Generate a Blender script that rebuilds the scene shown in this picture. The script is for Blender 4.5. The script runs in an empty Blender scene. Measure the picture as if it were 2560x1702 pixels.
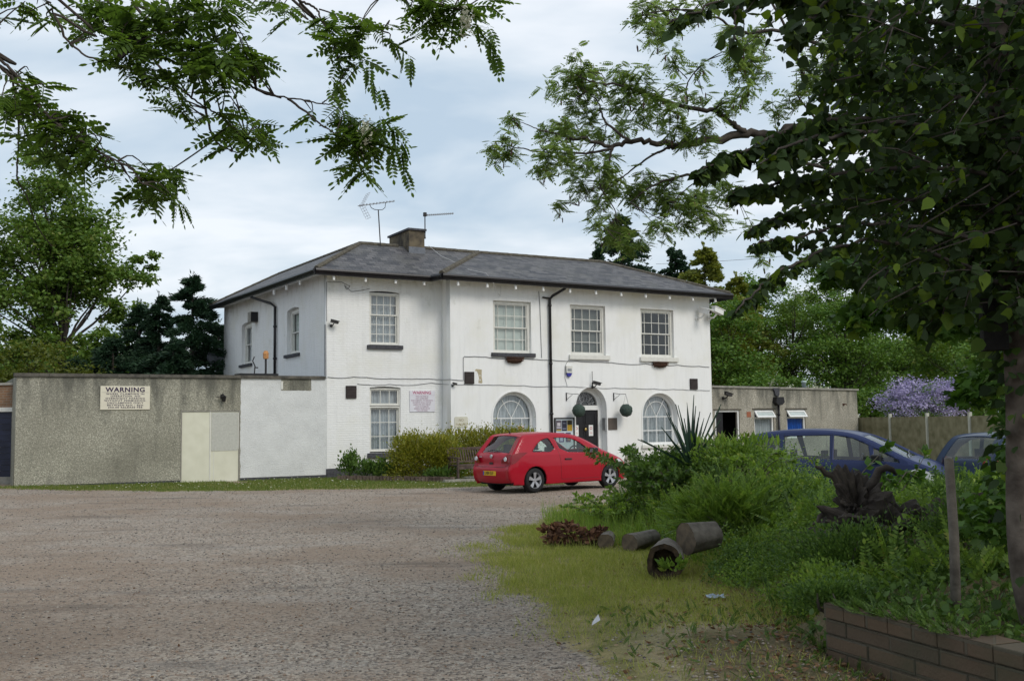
import bpy, bmesh, math, random
import numpy as np
from mathutils import Vector, Matrix
random.seed(7); RNG = np.random.default_rng(11)
R = math.radians
S = bpy.context.scene; COL = S.collection
# ------------------------------------------------ camera
PX_F = 2623.0; HZ = 1055.0; ROLL = R(0.75); PITCH = math.atan((HZ-851)/PX_F); EYE = 1.72
def cam_matrix():
    cr, sr, cp, sp = math.cos(ROLL), math.sin(ROLL), math.cos(PITCH), math.sin(PITCH)
    A = np.array([[1,0,0],[0,0,1],[0,-1,0.]]); P = np.array([[1,0,0],[0,cp,-sp],[0,sp,cp]]); Q = np.array([[cr,-sr,0],[sr,cr,0],[0,0,1]])
    return P@A@Q
CM = cam_matrix()
cam = bpy.data.objects.new('camera', bpy.data.cameras.new('camera')); COL.objects.link(cam)
cam.data.sensor_width = 36.0; cam.data.lens = 36.0*PX_F/2560; cam.data.clip_start = 0.05; cam.data.clip_end = 3000
mw = Matrix.Identity(4)
for i in range(3):
    mw[i][0] = CM[i,0]; mw[i][1] = -CM[i,1]; mw[i][2] = -CM[i,2]
mw[2][3] = EYE
cam.matrix_world = mw; S.camera = cam
def at(px, py, Y):                       # the world point at distance Y seen at a place of the photograph
    r = CM@np.array([(px-1280)/PX_F, (py-851)/PX_F, 1.0]); t = Y/r[1]
    return np.array([r[0]*t, Y, EYE+r[2]*t])
# ------------------------------------------------ light
SUN_EL, SUN_AZ = R(42), math.atan2(0.62, -0.62)      # azimuth from +Y towards +X
w = bpy.data.worlds.new("World"); S.world = w; w.use_nodes = True
nt = w.node_tree; nt.nodes.clear(); N = nt.nodes.new; L = nt.links.new
out = N('ShaderNodeOutputWorld'); bg = N('ShaderNodeBackground'); L(bg.outputs[0], out.inputs[0])
sky = N('ShaderNodeTexSky'); sky.sky_type = 'NISHITA'; sky.sun_disc = False; sky.sun_elevation = SUN_EL; sky.sun_rotation = SUN_AZ
sky.air_density = 1.3; sky.dust_density = 2.5; sky.ozone_density = 1.0
tc = N('ShaderNodeTexCoord'); sep = N('ShaderNodeSeparateXYZ'); L(tc.outputs['Generated'], sep.inputs[0])
den = N('ShaderNodeMath'); den.operation = 'ADD'; den.inputs[1].default_value = 0.22; L(sep.outputs[2], den.inputs[0])
dm = N('ShaderNodeMath'); dm.operation = 'MAXIMUM'; dm.inputs[1].default_value = 0.1; L(den.outputs[0], dm.inputs[0])
dx = N('ShaderNodeMath'); dx.operation = 'DIVIDE'; L(sep.outputs[0], dx.inputs[0]); L(dm.outputs[0], dx.inputs[1])
dy = N('ShaderNodeMath'); dy.operation = 'DIVIDE'; L(sep.outputs[1], dy.inputs[0]); L(dm.outputs[0], dy.inputs[1])
cb = N('ShaderNodeCombineXYZ'); L(dx.outputs[0], cb.inputs[0]); L(dy.outputs[0], cb.inputs[1])
mp = N('ShaderNodeMapping'); L(cb.outputs[0], mp.inputs[0]); mp.inputs['Location'].default_value = (3.1, 1.7, 0); mp.inputs['Scale'].default_value = (1.0, 1.35, 1)
nz = N('ShaderNodeTexNoise'); nz.inputs['Scale'].default_value = 1.5; nz.inputs['Detail'].default_value = 5; nz.inputs['Roughness'].default_value = 0.52; nz.inputs['Distortion'].default_value = 0.25
L(mp.outputs[0], nz.inputs['Vector'])
rp = N('ShaderNodeValToRGB'); L(nz.outputs['Fac'], rp.inputs[0])
rp.color_ramp.elements[0].position = 0.38; rp.color_ramp.elements[0].color = (3.85, 4.75, 5.7, 1)
rp.color_ramp.elements[1].position = 0.64; rp.color_ramp.elements[1].color = (6.7, 7.05, 7.5, 1)
e = rp.color_ramp.elements.new(0.5); e.color = (5.0, 5.7, 6.4, 1)
mx = N('ShaderNodeMixRGB'); mx.inputs[0].default_value = 0.90; L(sky.outputs[0], mx.inputs[1]); L(rp.outputs[0], mx.inputs[2])
L(mx.outputs[0], bg.inputs[0]); bg.inputs[1].default_value = 0.1
sun = bpy.data.objects.new('sun', bpy.data.lights.new('sun', 'SUN')); COL.objects.link(sun)
sun.data.energy = 1.15; sun.data.angle = R(22); sun.data.color = (1.0, 0.95, 0.87)
sd_ = Vector((math.sin(SUN_AZ)*math.cos(SUN_EL), math.cos(SUN_AZ)*math.cos(SUN_EL), math.sin(SUN_EL)))
sun.rotation_euler = sd_.to_track_quat('Z', 'Y').to_euler(); sun.location = (20, -30, 40)
S.view_settings.view_transform = 'Standard'; S.view_settings.look = 'None'; S.view_settings.exposure = 0.50; S.view_settings.gamma = 1.0
# ------------------------------------------------ helpers
def tag(o, label=None, cat=None, group=None, kind=None):
    if label: o['label'] = label
    if cat: o['category'] = cat
    if group: o['group'] = group
    if kind: o['kind'] = kind
    return o
def empty(name, loc=(0,0,0), rz=0, label=None, cat=None, group=None, rot=None):
    o = bpy.data.objects.new(name, None); COL.objects.link(o); o.location = loc
    o.rotation_euler = rot if rot else (0,0,rz); o.empty_display_size = 0.1
    return tag(o, label, cat, group)
def link(name, me, mat=None, parent=None, smooth=False):
    if mat is not None and not me.materials: me.materials.append(mat)
    if smooth: me.polygons.foreach_set('use_smooth', [True]*len(me.polygons))
    o = bpy.data.objects.new(name, me); COL.objects.link(o)
    if parent: o.parent = parent
    return o
class MB:
    def __init__(s): s.v = []; s.f = []
    def poly(s, pts, faces):
        n = len(s.v); s.v += [tuple(map(float, p)) for p in pts]; s.f += [tuple(i+n for i in f) for f in faces]; return s
    def box(s, x0, x1, y0, y1, z0, z1, rot=None, c=None):
        p = [(x0,y0,z0),(x1,y0,z0),(x1,y1,z0),(x0,y1,z0),(x0,y0,z1),(x1,y0,z1),(x1,y1,z1),(x0,y1,z1)]
        if rot is not None: p = [tuple(rot@Vector(q)+Vector(c or (0,0,0))) for q in p]
        return s.poly(p, [(0,3,2,1),(4,5,6,7),(0,1,5,4),(1,2,6,5),(2,3,7,6),(3,0,4,7)])
    def tube(s, pts, r, n=8, cap=True):
        pts = [Vector(p) for p in pts]; m = len(pts); rr = [r]*m if not hasattr(r, '__len__') else list(r)
        rings = []; prev = None
        for i, p in enumerate(pts):
            t = (pts[min(i+1,m-1)]-pts[max(i-1,0)]).normalized()
            if prev is None: a = t.orthogonal().normalized()
            else:
                a = prev - t*prev.dot(t); a = a.normalized() if a.length > 1e-6 else t.orthogonal().normalized()
            prev = a; b = t.cross(a)
            rings.append([p+(a*math.cos(2*math.pi*k/n)+b*math.sin(2*math.pi*k/n))*rr[i] for k in range(n)])
        base = len(s.v)
        for g in rings: s.v += [tuple(q) for q in g]
        for i in range(m-1):
            for k in range(n):
                s.f.append((base+i*n+k, base+i*n+(k+1)%n, base+(i+1)*n+(k+1)%n, base+(i+1)*n+k))
        if cap: s.f.append(tuple(base+k for k in range(n))[::-1]); s.f.append(tuple(base+(m-1)*n+k for k in range(n)))
        return s
    def lathe(s, prof, n=24, c=(0,0,0), axis='z', arc=2*math.pi):
        base = len(s.v); full = abs(arc-2*math.pi) < 1e-6; k_ = n if full else n+1
        for (r, h) in prof:
            for k in range(k_):
                a = arc*k/n; q = (r*math.cos(a), r*math.sin(a), h)
                if axis == 'y': q = (q[0], q[2], q[1])
                if axis == 'x': q = (q[2], q[0], q[1])
                s.v.append((q[0]+c[0], q[1]+c[1], q[2]+c[2]))
        for i in range(len(prof)-1):
            for k in range(n):
                k2 = (k+1) % k_ if full else k+1
                s.f.append((base+i*k_+k, base+i*k_+k2, base+(i+1)*k_+k2, base+(i+1)*k_+k))
        return s
    def prism(s, outline, y0, y1):                      # outline in (x,z), extruded along y
        n = len(outline); base = len(s.v)
        s.v += [(x,y0,z) for x,z in outline]+[(x,y1,z) for x,z in outline]
        s.f.append(tuple(range(base, base+n))); s.f.append(tuple(range(base+2*n-1, base+n-1, -1)))
        for k in range(n):
            k2 = (k+1) % n; s.f.append((base+k, base+n+k, base+n+k2, base+k2))
        return s
    def mesh(s, name='m'):
        me = bpy.data.meshes.new(name); me.from_pydata(s.v, [], s.f); me.update()
        bm = bmesh.new(); bm.from_mesh(me); bmesh.ops.recalc_face_normals(bm, faces=bm.faces); bm.to_mesh(me); bm.free()
        return me
    def build(s, name, mat, parent=None, smooth=False, bevel=0):
        o = link(name, s.mesh(name), mat, parent, smooth)
        if bevel:
            b = o.modifiers.new('b', 'BEVEL'); b.width = bevel; b.segments = 2; b.limit_method = 'ANGLE'
        return o
def panel(outer, holes, thick, y0=0.0, name='panel'):   # flat sheet with shaped openings: outlines in (x,z), front face at y0, back at y0+thick
    cu = bpy.data.curves.new(name, 'CURVE'); cu.dimensions = '2D'; cu.fill_mode = 'BOTH'; cu.extrude = thick/2
    for pts in [outer]+holes:
        sp = cu.splines.new('POLY'); sp.points.add(len(pts)-1); sp.use_cyclic_u = True
        for i, (x, z) in enumerate(pts): sp.points[i].co = (x, z, 0, 1)
    ob = bpy.data.objects.new(name, cu); COL.objects.link(ob)
    dg = bpy.context.evaluated_depsgraph_get(); me = bpy.data.meshes.new_from_object(ob.evaluated_get(dg))
    bpy.data.objects.remove(ob); bpy.data.curves.remove(cu)
    me.transform(Matrix(((1,0,0,0),(0,0,-1,y0+thick/2),(0,1,0,0),(0,0,0,1)))); me.materials.clear()
    return me
def join_meshes(meshes, name='j'):
    bm = bmesh.new()
    for m in meshes: bm.from_mesh(m)
    bmesh.ops.remove_doubles(bm, verts=bm.verts, dist=1e-5)
    me = bpy.data.meshes.new(name); bm.to_mesh(me); bm.free(); return me
def text(name, s, size, loc, mat, parent, align='CENTER', sx=1.0, bold=0.0, space=1.0):   # lettering standing upright in the x-z plane, facing -y
    cu = bpy.data.curves.new(name, 'FONT'); cu.body = s; cu.size = size; cu.align_x = align; cu.align_y = 'CENTER'; cu.extrude = 0.001; cu.offset = bold; cu.space_character = space
    cu.resolution_u = 3
    ob = bpy.data.objects.new(name, cu); COL.objects.link(ob)
    dg = bpy.context.evaluated_depsgraph_get(); me = bpy.data.meshes.new_from_object(ob.evaluated_get(dg))
    bpy.data.objects.remove(ob); bpy.data.curves.remove(cu)
    me.transform(Matrix(((sx,0,0,loc[0]),(0,0,-1,loc[1]),(0,1,0,loc[2]),(0,0,0,1)))); me.materials.clear()
    return link(name, me, mat, parent)
def rect(x0, x1, z0, z1): return [(x0,z0),(x1,z0),(x1,z1),(x0,z1)]
def arch(x0, x1, z0, zs, rise=None, n=20):              # flat bottom, rounded top springing at zs
    cx = (x0+x1)/2; a = (x1-x0)/2; b = a if rise is None else rise
    return [(x0,z0),(x1,z0)]+[(cx+a*math.cos(math.pi*k/n), zs+b*math.sin(math.pi*k/n)) for k in range(n+1)]
def ss(a, b, x):
    t = np.clip((x-a)/(b-a), 0, 1); return t*t*(3-2*t)
# ------------------------------------------------ materials
def newmat(name):
    m = bpy.data.materials.new(name); m.use_nodes = True; t = m.node_tree; b = t.nodes['Principled BSDF']
    return m, t, b
def nd(t, ty, **kw):
    n = t.nodes.new(ty)
    for k, v in kw.items():
        if k in n.inputs: n.inputs[k].default_value = v
        else: setattr(n, k, v)
    return n
def M(name, col, rough=0.8, var=0.12, scale=4.0, detail=6, bump=0.0, bscale=60, metal=0.0, spec=0.3, col2=None, coat=0.0):
    m, t, b = newmat(name)
    tc = nd(t, 'ShaderNodeTexCoord'); n1 = nd(t, 'ShaderNodeTexNoise', Scale=scale, Detail=detail); t.links.new(tc.outputs['Object'], n1.inputs['Vector'])
    r = nd(t, 'ShaderNodeValToRGB'); t.links.new(n1.outputs['Fac'], r.inputs[0])
    c2 = col2 if col2 else [min(1, c*(1+var)) for c in col]; c1 = col if col2 else [c*(1-var) for c in col]
    r.color_ramp.elements[0].position = 0.33; r.color_ramp.elements[1].position = 0.67
    r.color_ramp.elements[0].color = (*c1, 1); r.color_ramp.elements[1].color = (*c2, 1)
    t.links.new(r.outputs[0], b.inputs['Base Color'])
    b.inputs['Roughness'].default_value = rough; b.inputs['Metallic'].default_value = metal; b.inputs['Specular IOR Level'].default_value = spec
    if coat: b.inputs['Coat Weight'].default_value = coat; b.inputs['Coat Roughness'].default_value = 0.05
    if bump:
        n2 = nd(t, 'ShaderNodeTexNoise', Scale=bscale, Detail=4); t.links.new(tc.outputs['Object'], n2.inputs['Vector'])
        bp = nd(t, 'ShaderNodeBump', Strength=bump, Distance=0.01); t.links.new(n2.outputs['Fac'], bp.inputs['Height']); t.links.new(bp.outputs[0], b.inputs['Normal'])
    return m
def leafmat(name, c1, c2, trans=0.35, rough=0.5, c3=None, p3=0.93):
    m, t, b = newmat(name); o = t.nodes['Material Output']
    g = nd(t, 'ShaderNodeNewGeometry'); r = nd(t, 'ShaderNodeValToRGB'); t.links.new(g.outputs['Random Per Island'], r.inputs[0])
    r.color_ramp.elements[0].color = (*c1, 1); r.color_ramp.elements[1].color = (*c2, 1)
    if c3: e = r.color_ramp.elements.new(p3); e.color = (*c2, 1); r.color_ramp.elements[-1].color = (*c3, 1)
    t.links.new(r.outputs[0], b.inputs['Base Color']); b.inputs['Roughness'].default_value = rough; b.inputs['Specular IOR Level'].default_value = 0.3
    tr = nd(t, 'ShaderNodeBsdfTranslucent'); mxx = nd(t, 'ShaderNodeMixShader'); mxx.inputs[0].default_value = trans
    hs = nd(t, 'ShaderNodeHueSaturation', Hue=0.49, Saturation=1.1, Value=1.5); t.links.new(r.outputs[0], hs.inputs['Color']); t.links.new(hs.outputs[0], tr.inputs[0])
    t.links.new(b.outputs[0], mxx.inputs[1]); t.links.new(tr.outputs[0], mxx.inputs[2]); t.links.new(mxx.outputs[0], o.inputs[0])
    return m
def mixc(t, fac, a, b_, mode='MIX'):
    n = t.nodes.new('ShaderNodeMixRGB'); n.blend_type = mode
    for i, v in ((0, fac), (1, a), (2, b_)):
        if isinstance(v, (int, float)): n.inputs[i].default_value = v
        elif isinstance(v, (tuple, list)): n.inputs[i].default_value = (*v[:3], 1)
        else: t.links.new(v, n.inputs[i])
    return n.outputs[0]
def mth(t, op, a, b_=0.0, c=0.0, clamp=False):
    n = t.nodes.new('ShaderNodeMath'); n.operation = op; n.use_clamp = clamp
    for i, v in enumerate((a, b_, c)):
        if isinstance(v, (int, float)): n.inputs[i].default_value = v
        else: t.links.new(v, n.inputs[i])
    return n.outputs[0]
def ramp(t, x, p0, p1, c0=(0,0,0), c1=(1,1,1)):
    r = nd(t, 'ShaderNodeValToRGB'); t.links.new(x, r.inputs[0]); r.color_ramp.elements[0].position = p0; r.color_ramp.elements[1].position = p1
    r.color_ramp.elements[0].color = (*c0, 1); r.color_ramp.elements[1].color = (*c1, 1); return r.outputs[0]
def noise(t, vec, scale, detail=5, rough=0.55, out='Fac'):
    n = nd(t, 'ShaderNodeTexNoise', Scale=scale, Detail=detail, Roughness=rough); t.links.new(vec, n.inputs['Vector']); return n.outputs[out]
def mapped(t, src, scale=(1,1,1), rot=(0,0,0)):
    n = nd(t, 'ShaderNodeMapping'); n.inputs['Scale'].default_value = scale; n.inputs['Rotation'].default_value = rot; t.links.new(src, n.inputs[0]); return n.outputs[0]
def wallvec(t):                                         # (x+y, z) of the object: runs along either wall direction
    tc = nd(t, 'ShaderNodeTexCoord'); s = nd(t, 'ShaderNodeSeparateXYZ'); t.links.new(tc.outputs['Object'], s.inputs[0])
    c = nd(t, 'ShaderNodeCombineXYZ'); t.links.new(mth(t, 'ADD', s.outputs[0], s.outputs[1]), c.inputs[0]); t.links.new(s.outputs[2], c.inputs[1])
    return tc.outputs['Object'], c.outputs[0], s
def paint_wall(name, brick=True, col=(0.80,0.80,0.785)):
    m, t, b = newmat(name); ov, wv, s = wallvec(t)
    streak = noise(t, mapped(t, wv, (2.2, 0.25, 1)), 3.0, 6)
    big = noise(t, ov, 0.7, 5)
    fine = noise(t, ov, 30, 4)
    c = mixc(t, ramp(t, streak, 0.48, 0.80), col, tuple(x*0.90 for x in col))
    c = mixc(t, ramp(t, big, 0.50, 0.72), c, (col[0]*0.93, col[1]*0.92, col[2]*0.87))
    # grime runs with ragged ends, thickest along the wall head and along the foot
    g1 = noise(t, mapped(t, wv, (1.1, 0.55, 1)), 2.3, 8, 0.65)
    head = mth(t, 'MULTIPLY', ramp(t, s.outputs[2], 0, 1), 1.0)
    hz_ = nd(t, 'ShaderNodeMapRange'); hz_.inputs['From Min'].default_value = 5.6; hz_.inputs['From Max'].default_value = 6.7; t.links.new(s.outputs[2], hz_.inputs[0])
    gm = mth(t, 'ADD', g1, mth(t, 'MULTIPLY', hz_.outputs[0], 0.15 if brick else 0.08))
    c = mixc(t, ramp(t, gm, 0.62, 0.92), c, (0.50, 0.50, 0.43))
    fz = nd(t, 'ShaderNodeMapRange'); fz.inputs['From Min'].default_value = 1.0; fz.inputs['From Max'].default_value = -0.3; t.links.new(s.outputs[2], fz.inputs[0])
    gf = mth(t, 'ADD', noise(t, ov, 3.0, 8, 0.7), mth(t, 'MULTIPLY', fz.outputs[0], 0.3))
    c = mixc(t, ramp(t, gf, 0.66, 0.95), c, (0.42, 0.42, 0.33))
    chips = ramp(t, noise(t, ov, 7, 8, 0.7), 0.68, 0.72)
    c = mixc(t, mth(t, 'MULTIPLY', chips, 0.35), c, (0.5, 0.46, 0.4))
    t.links.new(c, b.inputs['Base Color']); b.inputs['Roughness'].default_value = 0.75; b.inputs['Specular IOR Level'].default_value = 0.25
    bp = nd(t, 'ShaderNodeBump', Strength=0.35, Distance=0.012)
    if brick:
        br = nd(t, 'ShaderNodeTexBrick', Scale=1.0); br.inputs['Brick Width'].default_value = 0.225; br.inputs['Row Height'].default_value = 0.075; br.inputs['Mortar Size'].default_value = 0.008; br.inputs['Mortar Smooth'].default_value = 0.6
        dv = nd(t, 'ShaderNodeVectorMath'); dv.operation = 'ADD'; t.links.new(wv, dv.inputs[0])
        sc = nd(t, 'ShaderNodeVectorMath'); sc.operation = 'SCALE'; sc.inputs['Scale'].default_value = 0.02; nn = nd(t, 'ShaderNodeTexNoise', Scale=9.0); t.links.new(ov, nn.inputs['Vector']); t.links.new(nn.outputs['Color'], sc.inputs[0]); t.links.new(sc.outputs[0], dv.inputs[1])
        t.links.new(dv.outputs[0], br.inputs['Vector'])
        rowv = noise(t, mapped(t, wv, (1.5, 13.0, 1)), 2.0, 3)
        hgt = mth(t, 'ADD', mth(t, 'MULTIPLY', mth(t, 'SUBTRACT', 1.0, br.outputs['Fac']), 0.8), mth(t, 'ADD', mth(t, 'MULTIPLY', fine, 0.5), mth(t, 'MULTIPLY', rowv, 1.1)))
        bp.inputs['Strength'].default_value = 0.6
    else:
        hgt = mth(t, 'ADD', mth(t, 'MULTIPLY', fine, 0.5), mth(t, 'MULTIPLY', noise(t, ov, 5, 6), 1.2)); bp.inputs['Strength'].default_value = 0.25
    t.links.new(hgt, bp.inputs['Height']); t.links.new(bp.outputs[0], b.inputs['Normal'])
    return m
def pebbledash(name, c1, c2, dark=(0.10,0.10,0.085), top=3.2, painted=None):
    m, t, b = newmat(name); ov, wv, s = wallvec(t)
    vo = nd(t, 'ShaderNodeTexVoronoi', Scale=48.0); t.links.new(ov, vo.inputs['Vector'])
    fine = noise(t, ov, 22, 6, 0.75)
    c = mixc(t, ramp(t, fine, 0.36, 0.64), c1, c2)
    sp = nd(t, 'ShaderNodeSeparateColor'); t.links.new(vo.outputs['Color'], sp.inputs[0])
    c = mixc(t, mth(t, 'MULTIPLY', ramp(t, sp.outputs[0], 0.6, 1.0), 0.55), c, dark)
    c = mixc(t, mth(t, 'MULTIPLY', ramp(t, sp.outputs[1], 0.75, 1.0), 0.5), c, tuple(min(1, x*1.7) for x in c2))
    big = noise(t, ov, 0.55, 5)
    c = mixc(t, mth(t, 'MULTIPLY', ramp(t, big, 0.42, 0.68), 0.6), c, tuple(x*0.75 for x in c1))
    hz_ = nd(t, 'ShaderNodeMapRange'); hz_.inputs['From Min'].default_value = top-1.5; hz_.inputs['From Max'].default_value = top; t.links.new(s.outputs[2], hz_.inputs[0])
    run = noise(t, mapped(t, wv, (1.6, 0.30, 1)), 1.7, 7, 0.62)
    gm = mth(t, 'ADD', run, mth(t, 'MULTIPLY', hz_.outputs[0], 0.22))
    c = mixc(t, mth(t, 'MULTIPLY', ramp(t, gm, 0.56, 0.80), 0.80), c, dark)
    if painted:
        pc = mixc(t, ramp(t, noise(t, ov, 1.6, 7, 0.7), 0.35, 0.75), painted, tuple(x*0.8 for x in painted))
        pc = mixc(t, ramp(t, noise(t, ov, 9, 7, 0.75), 0.60, 0.75), pc, (0.42,0.42,0.40))
        edge = mth(t, 'ADD', s.outputs[0], mth(t, 'MULTIPLY', mth(t, 'SUBTRACT', noise(t, ov, 3, 6, 0.7), 0.5), 0.12))
        pm = mth(t, 'GREATER_THAN', edge, -2.82)
        # a patch below the coping was left unpainted
        un = mth(t, 'MULTIPLY', mth(t, 'MULTIPLY', mth(t, 'GREATER_THAN', edge, -1.52), mth(t, 'LESS_THAN', edge, -0.53)), mth(t, 'GREATER_THAN', mth(t, 'ADD', s.outputs[2], mth(t, 'MULTIPLY', noise(t, ov, 6, 4), 0.06)), 2.85))
        pm = mth(t, 'SUBTRACT', pm, un, clamp=True)
        c = mixc(t, pm, c, pc)
    t.links.new(c, b.inputs['Base Color']); b.inputs['Roughness'].default_value = 0.95; b.inputs['Specular IOR Level'].default_value = 0.15
    bp = nd(t, 'ShaderNodeBump', Strength=0.8, Distance=0.012); t.links.new(mth(t, 'SUBTRACT', mth(t, 'MULTIPLY', fine, 1.4), mth(t, 'MULTIPLY', vo.outputs['Distance'], 1.0)), bp.inputs['Height']); t.links.new(bp.outputs[0], b.inputs['Normal'])
    return m
def brickmat(name, c1, c2, mortar, bw=0.225, rh=0.075, ms=0.008, bump=0.5):
    m, t, b = newmat(name); ov, wv, s = wallvec(t)
    br = nd(t, 'ShaderNodeTexBrick', Scale=1.0); br.inputs['Brick Width'].default_value = bw; br.inputs['Row Height'].default_value = rh; br.inputs['Mortar Size'].default_value = ms; br.inputs['Mortar Smooth'].default_value = 0.2; br.inputs['Bias'].default_value = 0.0
    br.inputs['Color1'].default_value = (*c1,1); br.inputs['Color2'].default_value = (*c2,1); br.inputs['Mortar'].default_value = (*mortar,1)
    t.links.new(wv, br.inputs['Vector'])
    c = mixc(t, mth(t, 'MULTIPLY', noise(t, ov, 6, 6), 0.6), br.outputs['Color'], tuple(x*0.5 for x in c1))
    c = mixc(t, mth(t, 'MULTIPLY', ramp(t, noise(t, ov, 2, 6), 0.5, 0.8), 0.6), c, (0.05,0.06,0.03))
    t.links.new(c, b.inputs['Base Color']); b.inputs['Roughness'].default_value = 0.9
    bp = nd(t, 'ShaderNodeBump', Strength=bump, Distance=0.012); t.links.new(mth(t, 'ADD', mth(t, 'SUBTRACT', 1.0, br.outputs['Fac']), mth(t, 'MULTIPLY', noise(t, ov, 40, 4), 0.5)), bp.inputs['Height']); t.links.new(bp.outputs[0], b.inputs['Normal'])
    return m
def slatemat():
    m, t, b = newmat('roof_slate'); tc = nd(t, 'ShaderNodeTexCoord'); ov = tc.outputs['UV']; o3 = tc.outputs['Object']
    br = nd(t, 'ShaderNodeTexBrick', Scale=1.0); br.inputs['Brick Width'].default_value = 0.28; br.inputs['Row Height'].default_value = 0.2; br.inputs['Mortar Size'].default_value = 0.006; br.inputs['Mortar Smooth'].default_value = 0.1
    br.inputs['Color1'].default_value = (0.040,0.040,0.046,1); br.inputs['Color2'].default_value = (0.125,0.118,0.120,1); br.inputs['Mortar'].default_value = (0.012,0.012,0.012,1); t.links.new(ov, br.inputs['Vector'])
    c = mixc(t, mth(t, 'MULTIPLY', ramp(t, noise(t, o3, 1.3, 7, 0.7), 0.45, 0.75), 0.55), br.outputs['Color'], (0.14,0.135,0.115))
    c = mixc(t, mth(t, 'MULTIPLY', ramp(t, noise(t, mapped(t, ov, (3,0.8,1)), 4, 6, 0.7), 0.5, 0.8), 0.5), c, (0.04,0.04,0.042))
    t.links.new(c, b.inputs['Base Color']); b.inputs['Roughness'].default_value = 0.62; b.inputs['Specular IOR Level'].default_value = 0.4
    s = nd(t, 'ShaderNodeSeparateXYZ'); t.links.new(ov, s.inputs[0])
    saw = mth(t, 'FRACT', mth(t, 'DIVIDE', s.outputs[1], 0.2))
    bp = nd(t, 'ShaderNodeBump', Strength=0.9, Distance=0.02); t.links.new(mth(t, 'ADD', mth(t, 'MULTIPLY', mth(t, 'SUBTRACT', 1.0, saw), 1.0), mth(t, 'MULTIPLY', noise(t, o3, 9, 4), 0.7)), bp.inputs['Height']); t.links.new(bp.outputs[0], b.inputs['Normal'])
    return m
def glassmat(name='window_glass', tint=(0.9,0.95,0.95), refl=0.10):
    m, t, b = newmat(name); o = t.nodes['Material Output']; t.nodes.remove(b)
    tr = nd(t, 'ShaderNodeBsdfTransparent'); tr.inputs[0].default_value = (*tint,1); gl = nd(t, 'ShaderNodeBsdfGlossy'); gl.inputs['Roughness'].default_value = 0.03
    ge = nd(t, 'ShaderNodeNewGeometry'); dt = nd(t, 'ShaderNodeVectorMath'); dt.operation = 'DOT_PRODUCT'; t.links.new(ge.outputs['Normal'], dt.inputs[0]); t.links.new(ge.outputs['Incoming'], dt.inputs[1])
    cs = mth(t, 'SUBTRACT', 1.0, mth(t, 'ABSOLUTE', dt.outputs['Value']), clamp=True); f = mth(t, 'ADD', mth(t, 'MULTIPLY', mth(t, 'POWER', cs, 5.0), 0.95), refl, clamp=True)
    ms = nd(t, 'ShaderNodeMixShader'); t.links.new(f, ms.inputs[0]); t.links.new(tr.outputs[0], ms.inputs[1]); t.links.new(gl.outputs[0], ms.inputs[2])
    tc = nd(t, 'ShaderNodeTexCoord'); bp = nd(t, 'ShaderNodeBump', Strength=0.08, Distance=0.02); t.links.new(noise(t, tc.outputs['Object'], 2.5, 2), bp.inputs['Height']); t.links.new(bp.outputs[0], gl.inputs['Normal'])
    t.links.new(ms.outputs[0], o.inputs[0]); return m
K = {}
K['wall_brick'] = paint_wall('painted_brick', True); K['wall_flat'] = paint_wall('painted_render', False)
K['white'] = M('white_paint', (0.66,0.65,0.60), 0.5, 0.06, 8); K['white2'] = M('white_trim', (0.74,0.74,0.72), 0.5, 0.05, 8)
K['black'] = M('black_paint', (0.012,0.011,0.013), 0.35, 0.3, 6, spec=0.4); K['sill'] = M('dark_sill', (0.06,0.06,0.068), 0.75, 0.35, 12, bump=0.3)
K['iron'] = M('dark_iron', (0.03,0.028,0.027), 0.6, 0.3, 20); K['rust'] = M('rusty_iron', (0.09,0.045,0.03), 0.9, 0.3, 30)
K['grey'] = M('grey_metal', (0.30,0.31,0.32), 0.45, 0.15, 10, metal=0.6); K['alu'] = M('bare_aluminium', (0.35,0.35,0.36), 0.4, 0.1, 20, metal=0.7)
K['slate'] = slatemat(); K['ridge'] = M('mossy_ridge_tile', (0.065,0.057,0.046), 0.95, 0.3, 7, col2=(0.12,0.108,0.08), bump=0.6, bscale=25)
K['glass'] = glassmat(); K['curtain'] = M('net_curtain', (0.42,0.43,0.45), 0.9, 0.08, 10); K['blind'] = M('window_blind', (0.50,0.52,0.48), 0.85, 0.05, 6)
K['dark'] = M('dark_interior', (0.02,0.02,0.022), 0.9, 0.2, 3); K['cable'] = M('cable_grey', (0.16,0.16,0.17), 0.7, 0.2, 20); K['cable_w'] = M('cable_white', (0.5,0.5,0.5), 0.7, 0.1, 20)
K['bark'] = M('grey_bark', (0.10,0.085,0.07), 0.95, 0.3, 9, col2=(0.19,0.165,0.135), bump=1.0, bscale=22); K['bark_d'] = M('dark_bark', (0.035,0.028,0.024), 0.95, 0.3, 9, col2=(0.085,0.07,0.058), bump=1.0, bscale=18)
K['concrete'] = M('weathered_concrete', (0.20,0.19,0.165), 0.95, 0.3, 5, col2=(0.33,0.315,0.28), bump=0.5, bscale=50)
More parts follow.
